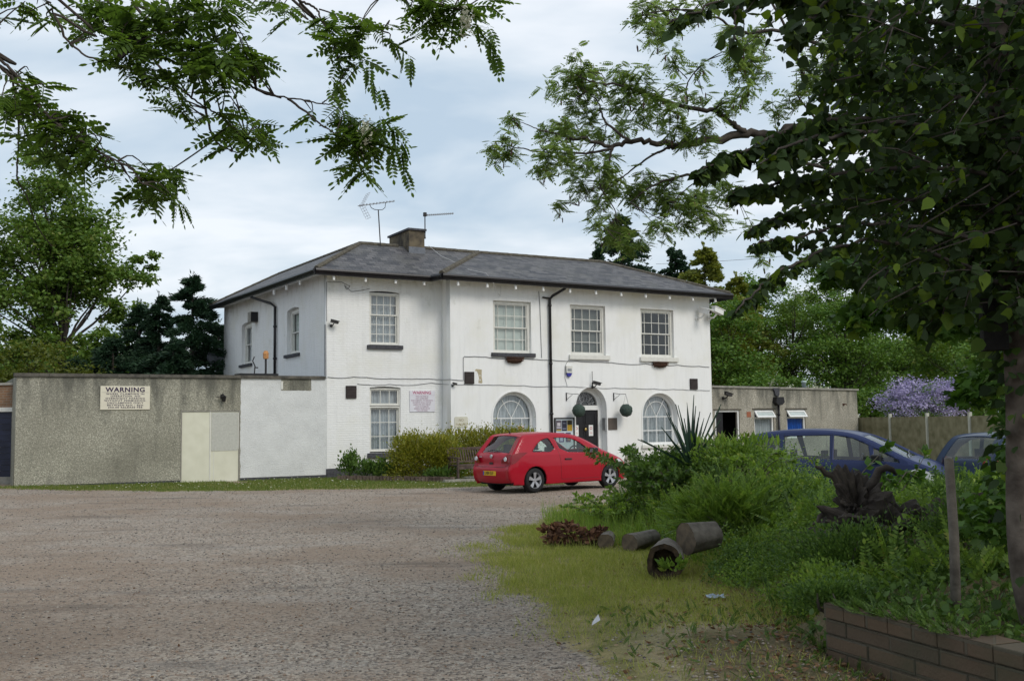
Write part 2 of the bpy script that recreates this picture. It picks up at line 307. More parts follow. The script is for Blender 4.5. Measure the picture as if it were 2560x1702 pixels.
# ------------------------------------------------ the house stands in its own frame: x along the front, y into the house
HC = np.array([-6.068, 34.284, 0.0]); HA = R(29.4); HD = np.array([math.cos(HA), math.sin(HA), 0]); HS = np.array([-math.sin(HA), math.cos(HA), 0])
def HW(u, w_, z): return tuple(HC+HD*u+HS*w_+np.array([0,0,z]))
def T_side(): return Matrix(((0,1,0,0),(-1,0,0,0),(0,0,1,0),(0,0,0,1)))
I4 = Matrix.Identity(4)
def put(name, x, mat, parent, T=I4, smooth=False, bevel=0):
    me = x.mesh(name) if isinstance(x, MB) else x
    if T != I4: me.transform(T)
    o = link(name, me, mat, parent, smooth)
    if bevel:
        b = o.modifiers.new('b', 'BEVEL'); b.width = bevel; b.segments = 2; b.limit_method = 'ANGLE'
    return o
house = empty('brick_house', tuple(HC), HA, 'two-storey white painted house with a grey slate hipped roof and black gutters', 'house')
KW = -0.65
ECOL = 6.60
def offs(pts, o): return [(x, z) for x, z in pts]
win_up_l = [(1.49,4.36),(2.59,4.36),(2.59,6.15),(2.32,6.185),(2.04,6.195),(1.76,6.185),(1.49,6.15)]
win_dn_l = [(1.49,0.76),(2.61,0.76),(2.61,2.93),(2.33,2.96),(2.05,2.97),(1.77,2.96),(1.49,2.93)]
put('wall', join_meshes([panel(rect(0, 4.18, -0.6, 6.70), [win_up_l, win_dn_l], 0.3)]), K['wall_brick'], house)
w1s = [(-4.54,4.25),(-2.87,4.25),(-2.87,5.72),(-3.2,5.84),(-3.7,5.88),(-4.2,5.84),(-4.54,5.72)]
w1s = [(-4.3,4.25),(-2.92,4.25),(-2.92,5.84),(-3.2,5.89),(-3.6,5.92),(-4.0,5.89),(-4.3,5.84)]
w2s = [(-10.5,4.22),(-9.0,4.22),(-9.0,5.86),(-9.3,5.91),(-9.75,5.94),(-10.2,5.91),(-10.5,5.86)]
put('wall', panel([(-13.45,-0.6),(-0.30,-0.6),(-0.30,6.70),(-13.45,6.92)], [w1s, w2s], 0.28), K['wall_brick'], house, T_side())
aw1 = arch(5.80, 7.53, 1.24, 1.92); aw3 = arch(12.21, 13.87, 0.80, 1.92); dh = arch(9.21, 10.57, -0.62, 2.20, 0.76)
dh = arch(9.21, 10.57, -0.56, 2.20, 0.76)
w1 = rect(5.85,7.39,4.15,5.99); w2 = rect(9.05,10.60,4.14,5.98); w3 = rect(12.22,13.79,4.12,5.96)
put('wall', panel(rect(4.18, 15.60, -0.6, 6.62), [w1,w2,w3,aw1,aw3,dh], 0.3, KW), K['wall_flat'], house)
put('wall', MB().box(4.18,4.48,KW+0.302,-0.002,-0.6,6.66).box(15.3,15.6,KW+0.302,4.2,-0.6,6.6).box(4.5,15.6,4.202,4.5,-0.6,6.6).box(4.2,4.5,4.6,13.4,-0.6,6.6).box(0.3,4.5,13.15,13.45,-0.6,6.8), K['wall_flat'], house)
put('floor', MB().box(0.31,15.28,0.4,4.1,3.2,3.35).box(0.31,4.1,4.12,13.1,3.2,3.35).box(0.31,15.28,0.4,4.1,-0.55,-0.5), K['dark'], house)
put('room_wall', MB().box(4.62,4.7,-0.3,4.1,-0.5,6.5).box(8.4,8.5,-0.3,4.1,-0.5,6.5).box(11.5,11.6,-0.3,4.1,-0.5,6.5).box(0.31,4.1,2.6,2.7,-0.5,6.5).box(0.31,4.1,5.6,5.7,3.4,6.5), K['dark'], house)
put('plinth', MB().box(-0.025,4.18,-0.025,-0.002,-0.6,0.29), K['sill'], house)
put('plinth', MB().box(4.181,9.1,KW-0.02,KW-0.002,-0.6,-0.02).box(10.68,15.61,KW-0.02,KW-0.002,-0.6,-0.1), K['concrete'], house)
# roof
def roofmesh(faces):
    me = bpy.data.meshes.new('roof'); v = []; f = []; uv = []
    for pts in faces:
        n = len(v); P_ = [Vector(p) for p in pts]; nn = (P_[1]-P_[0]).cross(P_[2]-P_[0]).normalized()
        if nn.z < 0: nn = -nn
        up = (Vector((0,0,1))-nn*nn.z).normalized(); al = up.cross(nn)
        v += [tuple(p) for p in P_]; f.append(tuple(range(n, n+len(P_)))); uv += [(p.dot(al), p.dot(up)) for p in P_]
    me.from_pydata(v, [], f); l = me.uv_layers.new(name='UVMap')
    for i, q in enumerate(uv): l.data[i].uv = q
    return me
eA = (-0.55,-0.55,6.76); eB = (3.61,-0.55,6.76); eB1 = (3.61,-1.18,6.75); eC = (16.25,-1.18,6.68); eD = (16.25,4.75,6.68); eE = (4.75,4.75,6.75); eF = (4.75,14.1,7.0); eG = (-0.55,14.1,7.02)
apex = (1.85,1.78,8.09); rr = (12.19,1.78,8.08); jn = (6.56,1.78,8.08); bk = (1.95,11.7,8.30); jb = (3.2,3.3,7.6)
put('roof', roofmesh([[eA,(6.2,-0.55,6.76),jn,apex],[eA,apex,bk,eG],[eG,bk,eF],[eB1,eC,rr,jn],[eB1,jn,(3.61,-0.50,6.79)],[eC,eD,rr],[eD,eE,(4.75,4.75,6.75),jn,rr],[eE,eF,bk,apex,jn]]), K['slate'], house)
def ridge(pts, r=0.085):
    b = MB()
    for p, q in zip(pts[:-1], pts[1:]):
        p, q = Vector(p), Vector(q); n = max(1, int((q-p).length/0.42)); dlt = (q-p)/n
        for i in range(n): b.tube([p+dlt*i, p+dlt*(i+0.97)], [r, r*1.09], 8)
    return b
put('ridge_tile', ridge([(x,y,z-0.01) for x,y,z in (eA,apex,(3.3,1.78,8.09))]).poly([],[]), K['ridge'], house)
put('ridge_tile', ridge([(x,y,z-0.01) for x,y,z in ((4.3,1.78,8.09),jn,rr,eC)]), K['ridge'], house)
put('ridge_tile', ridge([(x,y,z-0.01) for x,y,z in (eB1,jn)], 0.10), K['ridge'], house)
put('ridge_tile', ridge([(x,y,z-0.01) for x,y,z in (apex,bk,eG)]), K['ridge'], house)
def eave(pts, name='gutter'):
    b = MB()
    for p, q in zip(pts[:-1], pts[1:]):
        p, q = Vector(p), Vector(q); b.tube([p+Vector((0,0,-0.07)), q+Vector((0,0,-0.07))], 0.085, 8)
        b.tube([p+Vector((0,0,-0.17)), q+Vector((0,0,-0.17))], 0.05, 6)
    return b
put('gutter', eave([(-0.60,14.1,7.0),(-0.60,-0.60,6.75),(3.5,-0.60,6.74),(3.62,-1.22,6.74),(16.3,-1.22,6.66),(16.3,4.7,6.66)]), K['black'], house)
put('soffit', MB().poly([(-0.53,-0.53,6.66),(3.6,-0.53,6.66),(3.6,0.01,6.68),(0.0,0.01,6.68)],[(0,1,2,3)]).poly([(-0.53,-0.53,6.66),(0,0,6.68),(0,13.45,6.90),(-0.53,14.05,6.90)],[(0,1,2,3)])
    .poly([(3.62,-1.15,6.64),(16.2,-1.15,6.57),(16.2,-0.64,6.59),(3.62,-0.64,6.65)],[(0,1,2,3)]).poly([(15.58,-0.64,6.59),(16.2,-0.64,6.58),(16.2,4.7,6.58),(15.58,4.7,6.58)],[(0,1,2,3)])
    .poly([(3.6,-1.15,6.64),(4.2,-1.15,6.64),(4.2,0.0,6.66),(3.6,0.0,6.66)],[(0,1,2,3)]), K['white2'], house)
for u in (0.05, 1.15, 2.22, 3.27): put('eave_lamp', MB().tube([(u,-0.52,6.62),(u,-0.52,6.40)], 0.045, 8), K['white2'], house)
for k in range(11): put('eave_lamp', MB().tube([(4.25+k*1.125,-1.12,6.60-0.006*k),(4.25+k*1.125,-1.14,6.36-0.006*k)], 0.045, 8), K['white2'], house)
for y in (1.2, 2.7, 4.2): put('eave_lamp', MB().tube([(-0.52,y,6.66),(-0.52,y,6.42)], 0.045, 8), K['white2'], house)
# chimney
ch = MB().box(3.52,4.12,1.28,3.1,7.5,8.62); cho = put('chimney', ch, M('sooty_chimney_brick', (0.05,0.042,0.034), 0.95, 0.4, 3, col2=(0.16,0.13,0.085), bump=0.8, bscale=14), house)
link('cap', MB().box(3.46,4.18,1.22,3.16,8.62,8.69).mesh('cap'), K['sill'], cho)
link('flashing', MB().box(3.50,4.14,1.26,1.279,7.78,8.02).mesh('fl'), M('lead_flashing', (0.14,0.15,0.17), 0.6, 0.2, 8), cho)
# windows
def curtain(x0, x1, z0, z1, y, folds, amp=0.03, seed=0):
    rg = random.Random(seed); nx = int((x1-x0)/0.018)+2; xs = [x0+(x1-x0)*i/(nx-1) for i in range(nx)]; v = []; ph = rg.random()*6
    ys = [y+amp*math.sin(ph+(x-x0)*folds*6.28+1.3*math.sin((x-x0)*folds*2.1+ph)) for x in xs]
    for x, yy in zip(xs, ys): v += [(x,yy,z0),(x,yy,z1)]
    me = bpy.data.meshes.new('curtain'); me.from_pydata(v, [], [(2*i,2*i+2,2*i+3,2*i+1) for i in range(nx-1)]); return me
def bars(b, xs, zs, x0, x1, z0, z1, y, t=0.022, dp=0.03):
    for x in xs: b.box(x-t/2,x+t/2,y,y+dp,z0,z1)
    for z in zs: b.box(x0,x1,y+0.002,y+dp-0.002,z-t/2,z+t/2)
def frame_ring(b, x0, x1, z0, z1, tw, y0, y1):
    b.box(x0,x0+tw,y0,y1,z0,z1); b.box(x1-tw,x1,y0,y1,z0,z1); b.box(x0+tw,x1-tw,y0+0.001,y1,z0,z0+tw); b.box(x0+tw,x1-tw,y0+0.001,y1,z1-tw,z1)
def sash(parent, x0, x1, z0, z1, yf, cols, fr=0.10, rec=0.10, T=I4, mid=0.5, rows=2, cover='blind', seed=0, matf='white', top_rows=None, lbl=None):
    y = yf+rec; b = MB(); frame_ring(b, x0, x1, z0, z1, fr, y, y+0.12)
    wo = put('window', b, K[matf], parent, T)
    if lbl: wo['label'] = lbl
    a0, a1, c0, c1 = x0+fr+0.002, x1-fr-0.002, z0+fr*0.7, z1-fr+0.002; zm = c0+(c1-c0)*mid
    s = MB(); frame_ring(s, a0, a1, zm-0.02, c1, 0.04, y+0.03, y+0.065); frame_ring(s, a0, a1, c0, zm+0.02, 0.045, y+0.07, y+0.105)
    tr = top_rows or rows
    xs = [a0+(a1-a0)*q for q in cols]
    bars(s, xs, [zm+(c1-zm)*k/tr for k in range(1, tr)], a0+0.04, a1-0.04, zm+0.02, c1-0.04, y+0.035)
    bars(s, xs, [c0+(zm-c0)*k/rows for k in range(1, rows)], a0+0.04, a1-0.04, c0+0.04, zm-0.02, y+0.075)
    put('sash', s, K[matf], wo, T)
    put('pane', MB().poly([(a0,y+0.05,zm),(a1,y+0.05,zm),(a1,y+0.05,c1),(a0,y+0.05,c1)],[(0,1,2,3)]).poly([(a0,y+0.09,c0),(a1,y+0.09,c0),(a1,y+0.09,zm),(a0,y+0.09,zm)],[(0,1,2,3)]), K['glass'], wo, T)
    if cover == 'curtain': put('curtain', curtain(a0, a1, c0, c1, y+0.2, 9, 0.03, seed), K['curtain'], wo, T, True)
    if cover == 'half':
        put('curtain', curtain(a0, a0+(a1-a0)*0.30, c0, c1, y+0.2, 10, 0.03, seed), K['curtain'], wo, T, True); put('curtain', curtain(a1-(a1-a0)*0.42, a1, c0, c1, y+0.2, 10, 0.03, seed+1), K['curtain'], wo, T, True)
    if cover == 'blind': put('blind', MB().box(a0,a1,y+0.16,y+0.165,c0,c1), K['blind'], wo, T)
    if cover == 'slats':
        bb = MB()
        for k in range(44):
            z = c0+(c1-c0)*k/44; bb.poly([(a0,y+0.15,z),(a1,y+0.15,z),(a1,y+0.175,z+0.033),(a0,y+0.175,z+0.033)],[(0,1,2,3)])
        put('blind', bb, M('slatted_blind', (0.22,0.22,0.20), 0.7, 0.1, 5), wo, T)
    return wo
C5 = [0.125, 0.375, 0.625, 0.875]
sash(house, 5.85,7.39,4.15,5.99, KW, C5, cover='blind', lbl='upstairs window with pale blind above a dark sill', fr=0.10)
sash(house, 9.05,10.60,4.14,5.98, KW, C5, cover='slats', lbl='upstairs window with slatted blind and white sill')
sash(house, 12.22,13.79,4.12,5.96, KW, C5, cover=None, lbl='upstairs window with dark bare panes')
o = sash(house, 1.49,2.59,4.38,6.13, 0, [0.25,0.5,0.75], fr=0.06, rec=0.06, mid=0.585, rows=3, top_rows=2, cover='curtain', seed=3, lbl='upstairs window with net curtains and a thick middle rail')
sash(house, 1.49,2.61,2.33,2.92, 0, [0.36,0.68], fr=0.05, rec=0.06, mid=0.03, rows=1, top_rows=1, cover='curtain', seed=5, lbl='three-paned top light of the ground floor window')
sash(house, 1.49,2.61,0.80,2.31, 0, [0.36,0.68], fr=0.05, rec=0.06, mid=0.985, rows=3, top_rows=1, cover='curtain', seed=8, lbl='lower part of the ground floor window with net curtains')
sash(house, -4.3,-2.92,4.27,5.845, 0, [], fr=0.10, rec=0.14, T=T_side(), cover='blind', seed=4, rows=1, lbl='plain side window with a pale blind')
sash(house, -10.5,-9.0,4.24,5.865, 0, [0.5], fr=0.10, rec=0.14, T=T_side(), cover='curtain', seed=6, rows=1, lbl='farther side window with curtain')
# segment heads above square frames
for (x0,x1,z) in ((1.49,2.59,6.132),(1.49,2.61,2.922)): put('window_head', MB().box(x0+0.002,x1-0.002,0.09,0.28,z,z+0.075), K['sill'], house)
put('window_head', MB().box(-4.29,-2.93,0.17,0.27,5.848,5.915).box(-10.49,-9.01,0.17,0.27,5.868,5.935), K['white'], house, T_side())
def sillp(x0, x1, z0, z1, yf, mat, T=I4): put('sill', MB().box(x0,x1,yf-0.09,yf+0.10,z0,z1), mat, house, T, bevel=0.008)
sillp(1.40,2.68,4.22,4.358,0,K['sill']); sillp(1.40,2.70,0.60,0.758,0,K['sill']); sillp(5.76,7.52,4.01,4.148,KW,K['sill'])
sillp(8.96,10.74,3.97,4.138,KW,K['white']); sillp(12.14,13.94,3.95,4.118,KW,K['white']); sillp(5.72,7.6,1.12,1.238,KW,K['sill']); sillp(12.13,13.95,0.68,0.798,KW,K['white'])
sillp(-4.45,-2.8,4.14,4.248,0,K['sill'],T_side()); sillp(-10.65,-8.85,4.11,4.218,0,K['sill'],T_side())
def archwin(x0, x1, z0, zs, seed, lbl):
    y = KW+0.20; cx = (x0+x1)/2; a = (x1-x0)/2; ins = 0.002
    fr = panel(arch(x0+ins,x1-ins,z0+ins,zs,a-ins), [arch(x0+0.11,x1-0.11,z0+0.09,zs,a-0.11)], 0.09, y)
    wo = put('window', fr, K['white2'], house); wo['label'] = lbl
    r1 = a-0.11; b = MB(); zb = zs-0.06
    b.box(x0+0.11,x1-0.11,y+0.03,y+0.06,zb-0.015,zb+0.015)
    ring = [(cx+(r1*0.74)*math.cos(math.pi*k/24), y+0.045, zb+(r1*0.80)*math.sin(math.pi*k/24)) for k in range(25)]
    b.tube(ring, 0.014, 6)
    for an in (58, 122): b.tube([(cx,y+0.045,zb),(cx+r1*math.cos(R(an)),y+0.045,zs+r1*math.sin(R(an)))], 0.013, 6)
    for q in (0.22, 0.5, 0.78): b.box(x0+0.11+2*r1*q-0.011,x0+0.11+2*r1*q+0.011,y+0.031,y+0.059,z0+0.09,zb-0.015)
    if zs-z0 > 0.9: b.box(x0+0.11,x1-0.11,y+0.028,y+0.062,zs-0.60,zs-0.57)
    put('glazing_bar', b, K['white2'], wo)
    pts = arch(x0+0.1,x1-0.1,z0+0.08,zs,a-0.1)
    put('pane', MB().poly([(x,y+0.07,z) for x,z in pts],[tuple(range(len(pts)))]), K['glass'], wo)
    put('curtain', curtain(x0+0.02,x1-0.02,z0,zs+a-0.02,y+0.16,8,0.03,seed), K['curtain'], wo, smooth=True)
archwin(5.80,7.53,1.24,1.92,2,'arched ground floor window left of the front door'); archwin(12.21,13.87,0.80,1.92,9,'arched ground floor window right of the front door')
# raised plaster bands round the three arches
for (x0,x1,zs,rise,zb) in ((5.80,7.53,1.92,0.865,1.24),(12.21,13.87,1.92,0.83,0.80),(9.21,10.57,2.20,0.76,-0.5)):
    pin = arch(x0,x1,zb,zs,rise)[2:]; cx = (x0+x1)/2; a = (x1-x0)/2
    po = [(cx+(a+0.05)*math.cos(math.pi*k/20), zs+(rise+0.05)*math.sin(math.pi*k/20)) for k in range(21)]
    out_ = [(x1+0.05,zb)]+po+[(x0-0.05,zb),(x0,zb)]+pin[::-1]+[(x1,zb)]
    put('arch_band', panel(out_, [], 0.018, KW-0.018), K['wall_flat'], house)
# front door
yd = KW+0.30
put('door_frame', panel(arch(9.212,10.568,-0.5,2.20,0.757), [rect(9.30,10.40,-0.5,2.13), [(9.33,2.30),(10.37,2.30)]+[(9.85+0.52*math.cos(math.pi*k/16), 2.30+0.50*math.sin(math.pi*k/16)) for k in range(17)][1:-1]], 0.10, yd), K['white2'], house)
dr = put('door', panel(rect(9.30,10.40,-0.48,2.13), [], 0.05, yd+0.06), K['black'], house)
b = MB()
for (x0,x1) in ((9.38,9.80),(9.88,10.30)):
    for (z0,z1) in ((1.62,2.02),(1.12,1.52),(0.15,0.95)): frame_ring(b, x0, x1, z0, z1, 0.03, yd+0.045, yd+0.058)
b.box(9.838,9.848,yd+0.05,yd+0.062,-0.45,2.12); put('door_panel', b, K['black'], dr)
put('door_knocker', MB().lathe([(0.001,0),(0.05,0.0),(0.06,0.03),(0.04,0.06),(0.001,0.07)],16,(9.85,yd-0.01,1.42),'y'), M('brass', (0.45,0.33,0.12), 0.35, 0.1, 9, metal=0.9), dr, smooth=True)
put('door_notice', MB().box(9.36,9.55,yd+0.04,yd+0.044,1.18,1.58), K['white2'], dr); put('door_notice', MB().box(10.0,10.19,yd+0.04,yd+0.044,1.18,1.58), K['white2'], dr)
Kred = M('faded_red_print', (0.5,0.12,0.12), 0.7, 0.1, 9)
for x in (9.455,10.095): put('printed_mark', MB().lathe([(0.035,0),(0.055,0),(0.055,0.002),(0.035,0.002)],20,(x,yd+0.037,1.46),'y').box(x-0.05,x+0.05,yd+0.036,yd+0.039,1.30,1.31).box(x-0.06,x+0.06,yd+0.036,yd+0.039,1.26,1.27), Kred, dr)
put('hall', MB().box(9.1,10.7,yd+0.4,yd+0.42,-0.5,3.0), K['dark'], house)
fl = MB(); cx, cz = 9.85, 2.31
for rad in (0.17, 0.34, 0.49): fl.tube([(cx+rad*math.cos(math.pi*k/20), yd+0.05, cz+rad*0.95*math.sin(math.pi*k/20)) for k in range(21)], 0.008, 5)
for an in range(15, 180, 30): fl.tube([(cx+0.17*math.cos(R(an)),yd+0.05,cz+0.16*math.sin(R(an))),(cx+0.50*math.cos(R(an)),yd+0.05,cz+0.47*math.sin(R(an)))], 0.007, 5)
for an in range(0, 181, 30): fl.tube([(cx+0.42*math.cos(R(an))+0.07*math.cos(q*math.pi/6), yd+0.05, cz+0.39*math.sin(R(an))+0.06+0.06*math.sin(q*math.pi/6)) for q in range(13)], 0.006, 4)
fan = put('fanlight', fl, K['grey'], house); pts = [(cx+0.53*math.cos(math.pi*k/16), yd+0.08, cz+0.51*math.sin(math.pi*k/16)) for k in range(17)]
put('pane', MB().poly(pts,[tuple(range(17))]), K['glass'], fan)
put('step', MB().box(9.0,10.8,KW-0.45,KW-0.01,-0.6,-0.32), K['concrete'], house, bevel=0.02)
# downpipes
def pipe(pts, r=0.045, brk=()):
    b = MB(); b.tube(pts, r, 10)
    for (x,y,z) in brk: b.tube([(x,y,z-0.04),(x,y,z+0.04)], r*1.35, 10); 
    return b
put('downpipe', pipe([(8.62,-1.15,6.60),(8.55,-1.1,6.48),(8.22,-0.80,6.24),(8.14,-0.73,6.12),(8.14,-0.73,-0.4)], 0.05, [(8.14,-0.73,z) for z in (5.9,3.8,2.0,0.4)]), K['black'], house, smooth=True)
put('waste_pipe', pipe([(8.14,-0.72,6.16),(7.86,-0.70,6.18)], 0.03), K['black'], house, smooth=True)
put('downpipe', pipe([(-0.56,7.3,6.80),(-0.52,7.2,6.66),(-0.14,5.9,6.30),(-0.08,5.55,6.14),(-0.08,5.55,3.3)], 0.05, [(-0.08,5.55,z) for z in (5.4,4.2)]), K['black'], house, smooth=True)
put('conduit', pipe([(-0.02,-0.03,6.4),(-0.02,-0.03,5.1)], 0.010), K['cable'], house); put('conduit', pipe([(-0.03,0.07,5.0),(-0.03,0.07,3.32)], 0.022), K['grey'], house); put('conduit', pipe([(-0.03,0.13,5.0),(-0.03,0.13,3.32)], 0.016), K['grey'], house)
# bare plaster scar on the right wing
Kscar = M('bare_plaster', (0.42,0.36,0.24), 0.95, 0.15, 20)
put('plaster_scar', panel([(5.10,3.50),(5.16,3.57),(5.38,3.55),(5.37,3.30),(5.40,3.10),(5.36,3.07),(5.24,3.09),(5.27,3.25),(5.23,3.42),(5.18,3.50)], [[(5.29,3.38),(5.30,3.30),(5.33,3.36)],[(5.29,3.22),(5.29,3.15),(5.34,3.20)]], 0.004, KW-0.004), Kscar, house)
# ------------------------------------------------ left flat-roofed building
ext = empty('flat_roofed_extension', HW(-9.2,0,0), HA, 'long low grey pebbledashed flat-roofed building with a white painted end and cream doors', 'building')
X0 = Matrix.Translation((9.2,0,0))
K['pd'] = pebbledash('pebbledash_grey', (0.215,0.205,0.16), (0.45,0.435,0.355), painted=(0.70,0.71,0.70)); K['pd2'] = pebbledash('pebbledash_beige', (0.27,0.25,0.20), (0.47,0.44,0.37), top=3.1)
def offx(me, dx):
    me.transform(Matrix.Translation((dx,0,0))); return me
eo = empty('x', (0,0,0)); bpy.data.objects.remove(eo)
def extput(name, x, mat, **kw): 
    me = x.mesh(name) if isinstance(x, MB) else x
    o = link(name, me, mat, ext); me.transform(X0); return o
def pdshift(m, dx):       # object space starts at the thing's own base: shift so that the paint line stays where it is
    for n in m.node_tree.nodes:
        if n.type == 'SEPXYZ' and n.inputs[0].links and n.inputs[0].links[0].from_node.type == 'TEX_COORD':
            mpn = m.node_tree.nodes.new('ShaderNodeMapping'); mpn.inputs['Location'].default_value = (dx,0,0)
            src = n.inputs[0].links[0].from_socket; m.node_tree.links.new(src, mpn.inputs[0]); m.node_tree.links.new(mpn.outputs[0], n.inputs[0])
pdshift(K['pd'], -9.2)
extput('wall', panel(rect(-9.2,-0.004,0.10,3.20), [rect(-4.63,-2.84,0.06,2.20)], 0.25) if False else panel([(-9.2,0.10),(-4.63,0.10),(-4.63,2.20),(-2.84,2.20),(-2.84,0.10),(-0.004,0.10),(-0.004,3.20),(-9.2,3.20)], [], 0.25), K['pd'])
extput('wall', MB().box(-9.2,-8.95,0.252,6.0,-0.3,3.2).box(-8.9,-0.03,6.002,6.25,-0.3,3.2), K['pd'])
extput('plinth', MB().box(-9.2,-4.63,0.01,0.24,-0.5,0.098).box(-2.84,-0.03,0.01,0.24,-0.5,0.098), K['sill'])
extput('roof', MB().box(-9.15,-0.03,0.27,5.99,3.02,3.12), K['sill'])
cp = MB(); 
for k in range(10): cp.box(-9.26+k*0.921,-9.26+(k+1)*0.921-0.006,-0.06,0.30,3.202,3.295)
extput('coping', cp, M('dark_coping', (0.06,0.057,0.05), 0.95, 0.3, 6, col2=(0.13,0.12,0.10), bump=0.4))
K['cream'] = M('cream_door_paint', (0.60,0.59,0.47), 0.6, 0.05, 3, col2=(0.66,0.65,0.53))
d1 = extput('door', MB().box(-4.60,-3.75,0.02,0.07,-0.03,2.17), K['cream']); d2 = extput('door', MB().box(-3.735,-2.87,0.02,0.07,-0.03,2.17), K['cream'])
d1['label'] = 'plain cream door leaf'; d2['label'] = 'cream door leaf with a grey mesh panel'
b = MB()
for k in range(28): b.box(-3.70+k*0.0285,-3.69+k*0.0285,0.008,0.012,0.96,2.13)
for k in range(42): b.box(-3.71,-2.91,0.005,0.0078,0.965+k*0.028,0.972+k*0.028)
b.box(-3.715,-2.905,0.0125,0.019,0.955,2.14)
mo = link('mesh_panel', b.mesh('mp'), M('grey_mesh', (0.55,0.55,0.50), 0.6, 0.08, 20), d2); mo.data.transform(X0)
mo = link('door_stile', MB().box(-3.765,-3.735,0.0,0.018,0.0,2.17).box(-2.90,-2.872,0.0,0.004,1.0,2.12).box(-3.64,-3.625,0.013,0.0195,0.0,0.94).mesh('st'), K['white'], d1); mo.data.transform(X0)
extput('door_frame', MB().box(-4.628,-4.602,-0.012,0.1,-0.05,2.2).box(-2.868,-2.842,-0.012,0.1,-0.05,2.2).box(-4.60,-2.87,-0.01,0.1,2.172,2.198), K['concrete'])
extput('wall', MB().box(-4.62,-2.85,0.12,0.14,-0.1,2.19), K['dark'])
extput('doorstep', MB().box(-3.7,-2.6,-0.9,-0.02,-0.14,-0.02), K['concrete'])
mo = extput('batten', MB().box(-1.53,-1.47,-0.02,-0.002,2.86,3.12), K['white']); mo.data.transform(Matrix.Translation((0,0,0)))
# ------------------------------------------------ right annex
anx = empty('annex', HW(15.62,0,0), HA, 'low beige pebbledashed flat-roofed annex joined to the right end of the white house', 'building')
XA = Matrix.Translation((-15.62,0,0))
def ap(name, x, mat, parent=None, smooth=False):
    me = x.mesh(name) if isinstance(x, MB) else x
    me.transform(XA); return link(name, me, mat, parent or anx, smooth)
ap('wall', panel([(15.62,-0.6),(24.35,-0.6),(24.35,2.90),(15.62,3.01)], [rect(16.28,17.57,-0.35,2.09), rect(18.36,19.43,0.9,2.11), rect(20.15,21.22,0.9,2.10)], 0.25), K['pd2'])
ap('wall', MB().box(24.10,24.35,0.252,8,-0.6,2.9).box(15.7,24.09,7.8,8.0,-0.6,2.9), K['pd2']); ap('roof', MB().box(15.7,24.09,0.26,7.79,2.75,2.85), K['sill'])
ap('coping', MB().poly([(15.61,-0.06,3.012),(24.42,-0.06,2.902),(24.42,0.30,2.902),(15.61,0.30,3.012),(15.61,-0.06,3.09),(24.42,-0.06,2.98),(24.42,0.30,2.98),(15.61,0.30,3.09)],[(0,3,2,1),(4,5,6,7),(0,1,5,4),(1,2,6,5),(2,3,7,6),(3,0,4,7)]), K['concrete'])
do = ap('door_frame', panel(rect(16.282,17.568,-0.35,2.088), [rect(16.36,17.49,-0.3,2.02)], 0.08, 0.04), K['white2'])
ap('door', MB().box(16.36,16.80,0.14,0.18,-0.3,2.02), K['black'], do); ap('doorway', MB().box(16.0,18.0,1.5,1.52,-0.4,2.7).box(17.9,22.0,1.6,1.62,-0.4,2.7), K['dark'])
Kblue = M('bright_blue_curtain', (0.01,0.09,0.42), 0.8, 0.15, 6)
for (x0, x1, cm, lb) in ((18.36,19.43,K['curtain'],'annex window with net curtain and its top vent open'),(20.15,21.22,Kblue,'annex window with bright blue curtain and its top vent open')):
    fo = ap('window', panel(rect(x0+0.002,x1-0.002,0.9,2.098), [rect(x0+0.07,x1-0.07,0.97,1.72), rect(x0+0.07,x1-0.07,1.80,2.03)], 0.07, 0.05), K['white2']); fo['label'] = lb
    ap('pane', MB().poly([(x0+0.07,0.09,0.97),(x1-0.07,0.09,0.97),(x1-0.07,0.09,1.72),(x0+0.07,0.09,1.72)],[(0,1,2,3)]), K['glass'], fo)
    ap('curtain', curtain(x0+0.05,x1-0.05,0.92,1.8,0.16,9,0.025,3), cm, fo, True)
    vf = panel(rect(x0+0.03,x1-0.03,-0.34,0.0), [rect(x0+0.10,x1-0.10,-0.27,-0.07)], 0.045, 0.0)
    vf.transform(Matrix.Translation((0,0.02,2.06))@Matrix.Rotation(R(-38),4,'X')); vo_ = ap('vent_light', vf, K['white2'], fo)
    pm = MB().poly([(x0+0.1,0.02,-0.27),(x1-0.1,0.02,-0.27),(x1-0.1,0.02,-0.07),(x0+0.1,0.02,-0.07)],[(0,1,2,3)]).mesh('p'); pm.transform(Matrix.Translation((0,0.02,2.06))@Matrix.Rotation(R(-38),4,'X')); ap('vent_pane', pm, M('frosted_glass', (0.45,0.5,0.48), 0.3, 0.1, 5), fo)
ap('lintel', MB().box(18.26,19.53,-0.03,-0.002,2.112,2.16).box(20.05,21.32,-0.03,-0.002,2.105,2.15).box(16.2,17.65,-0.02,-0.002,2.095,2.14), K['ridge'])
ap('air_brick', MB().box(17.95,18.17,-0.012,-0.002,1.80,2.02), M('terracotta', (0.30,0.11,0.06), 0.9, 0.2, 30))
ap('rainwater_hopper', MB().prism([(19.42,2.62),(19.80,2.62),(19.84,2.40),(19.70,2.28),(19.52,2.28),(19.38,2.40)],-0.24,-0.005), K['black']); ap('downpipe', pipe([(19.62,-0.1,2.3),(19.62,-0.1,-0.3)],0.05,[(19.62,-0.1,z) for z in (1.9,0.8)]), K['black'], smooth=True)
ap('roof_outlet', MB().prism([(19.36,3.0),(19.74,3.0),(19.72,2.72),(19.66,2.64),(19.50,2.70),(19.47,2.85)],-0.075,-0.003), K['sill'])
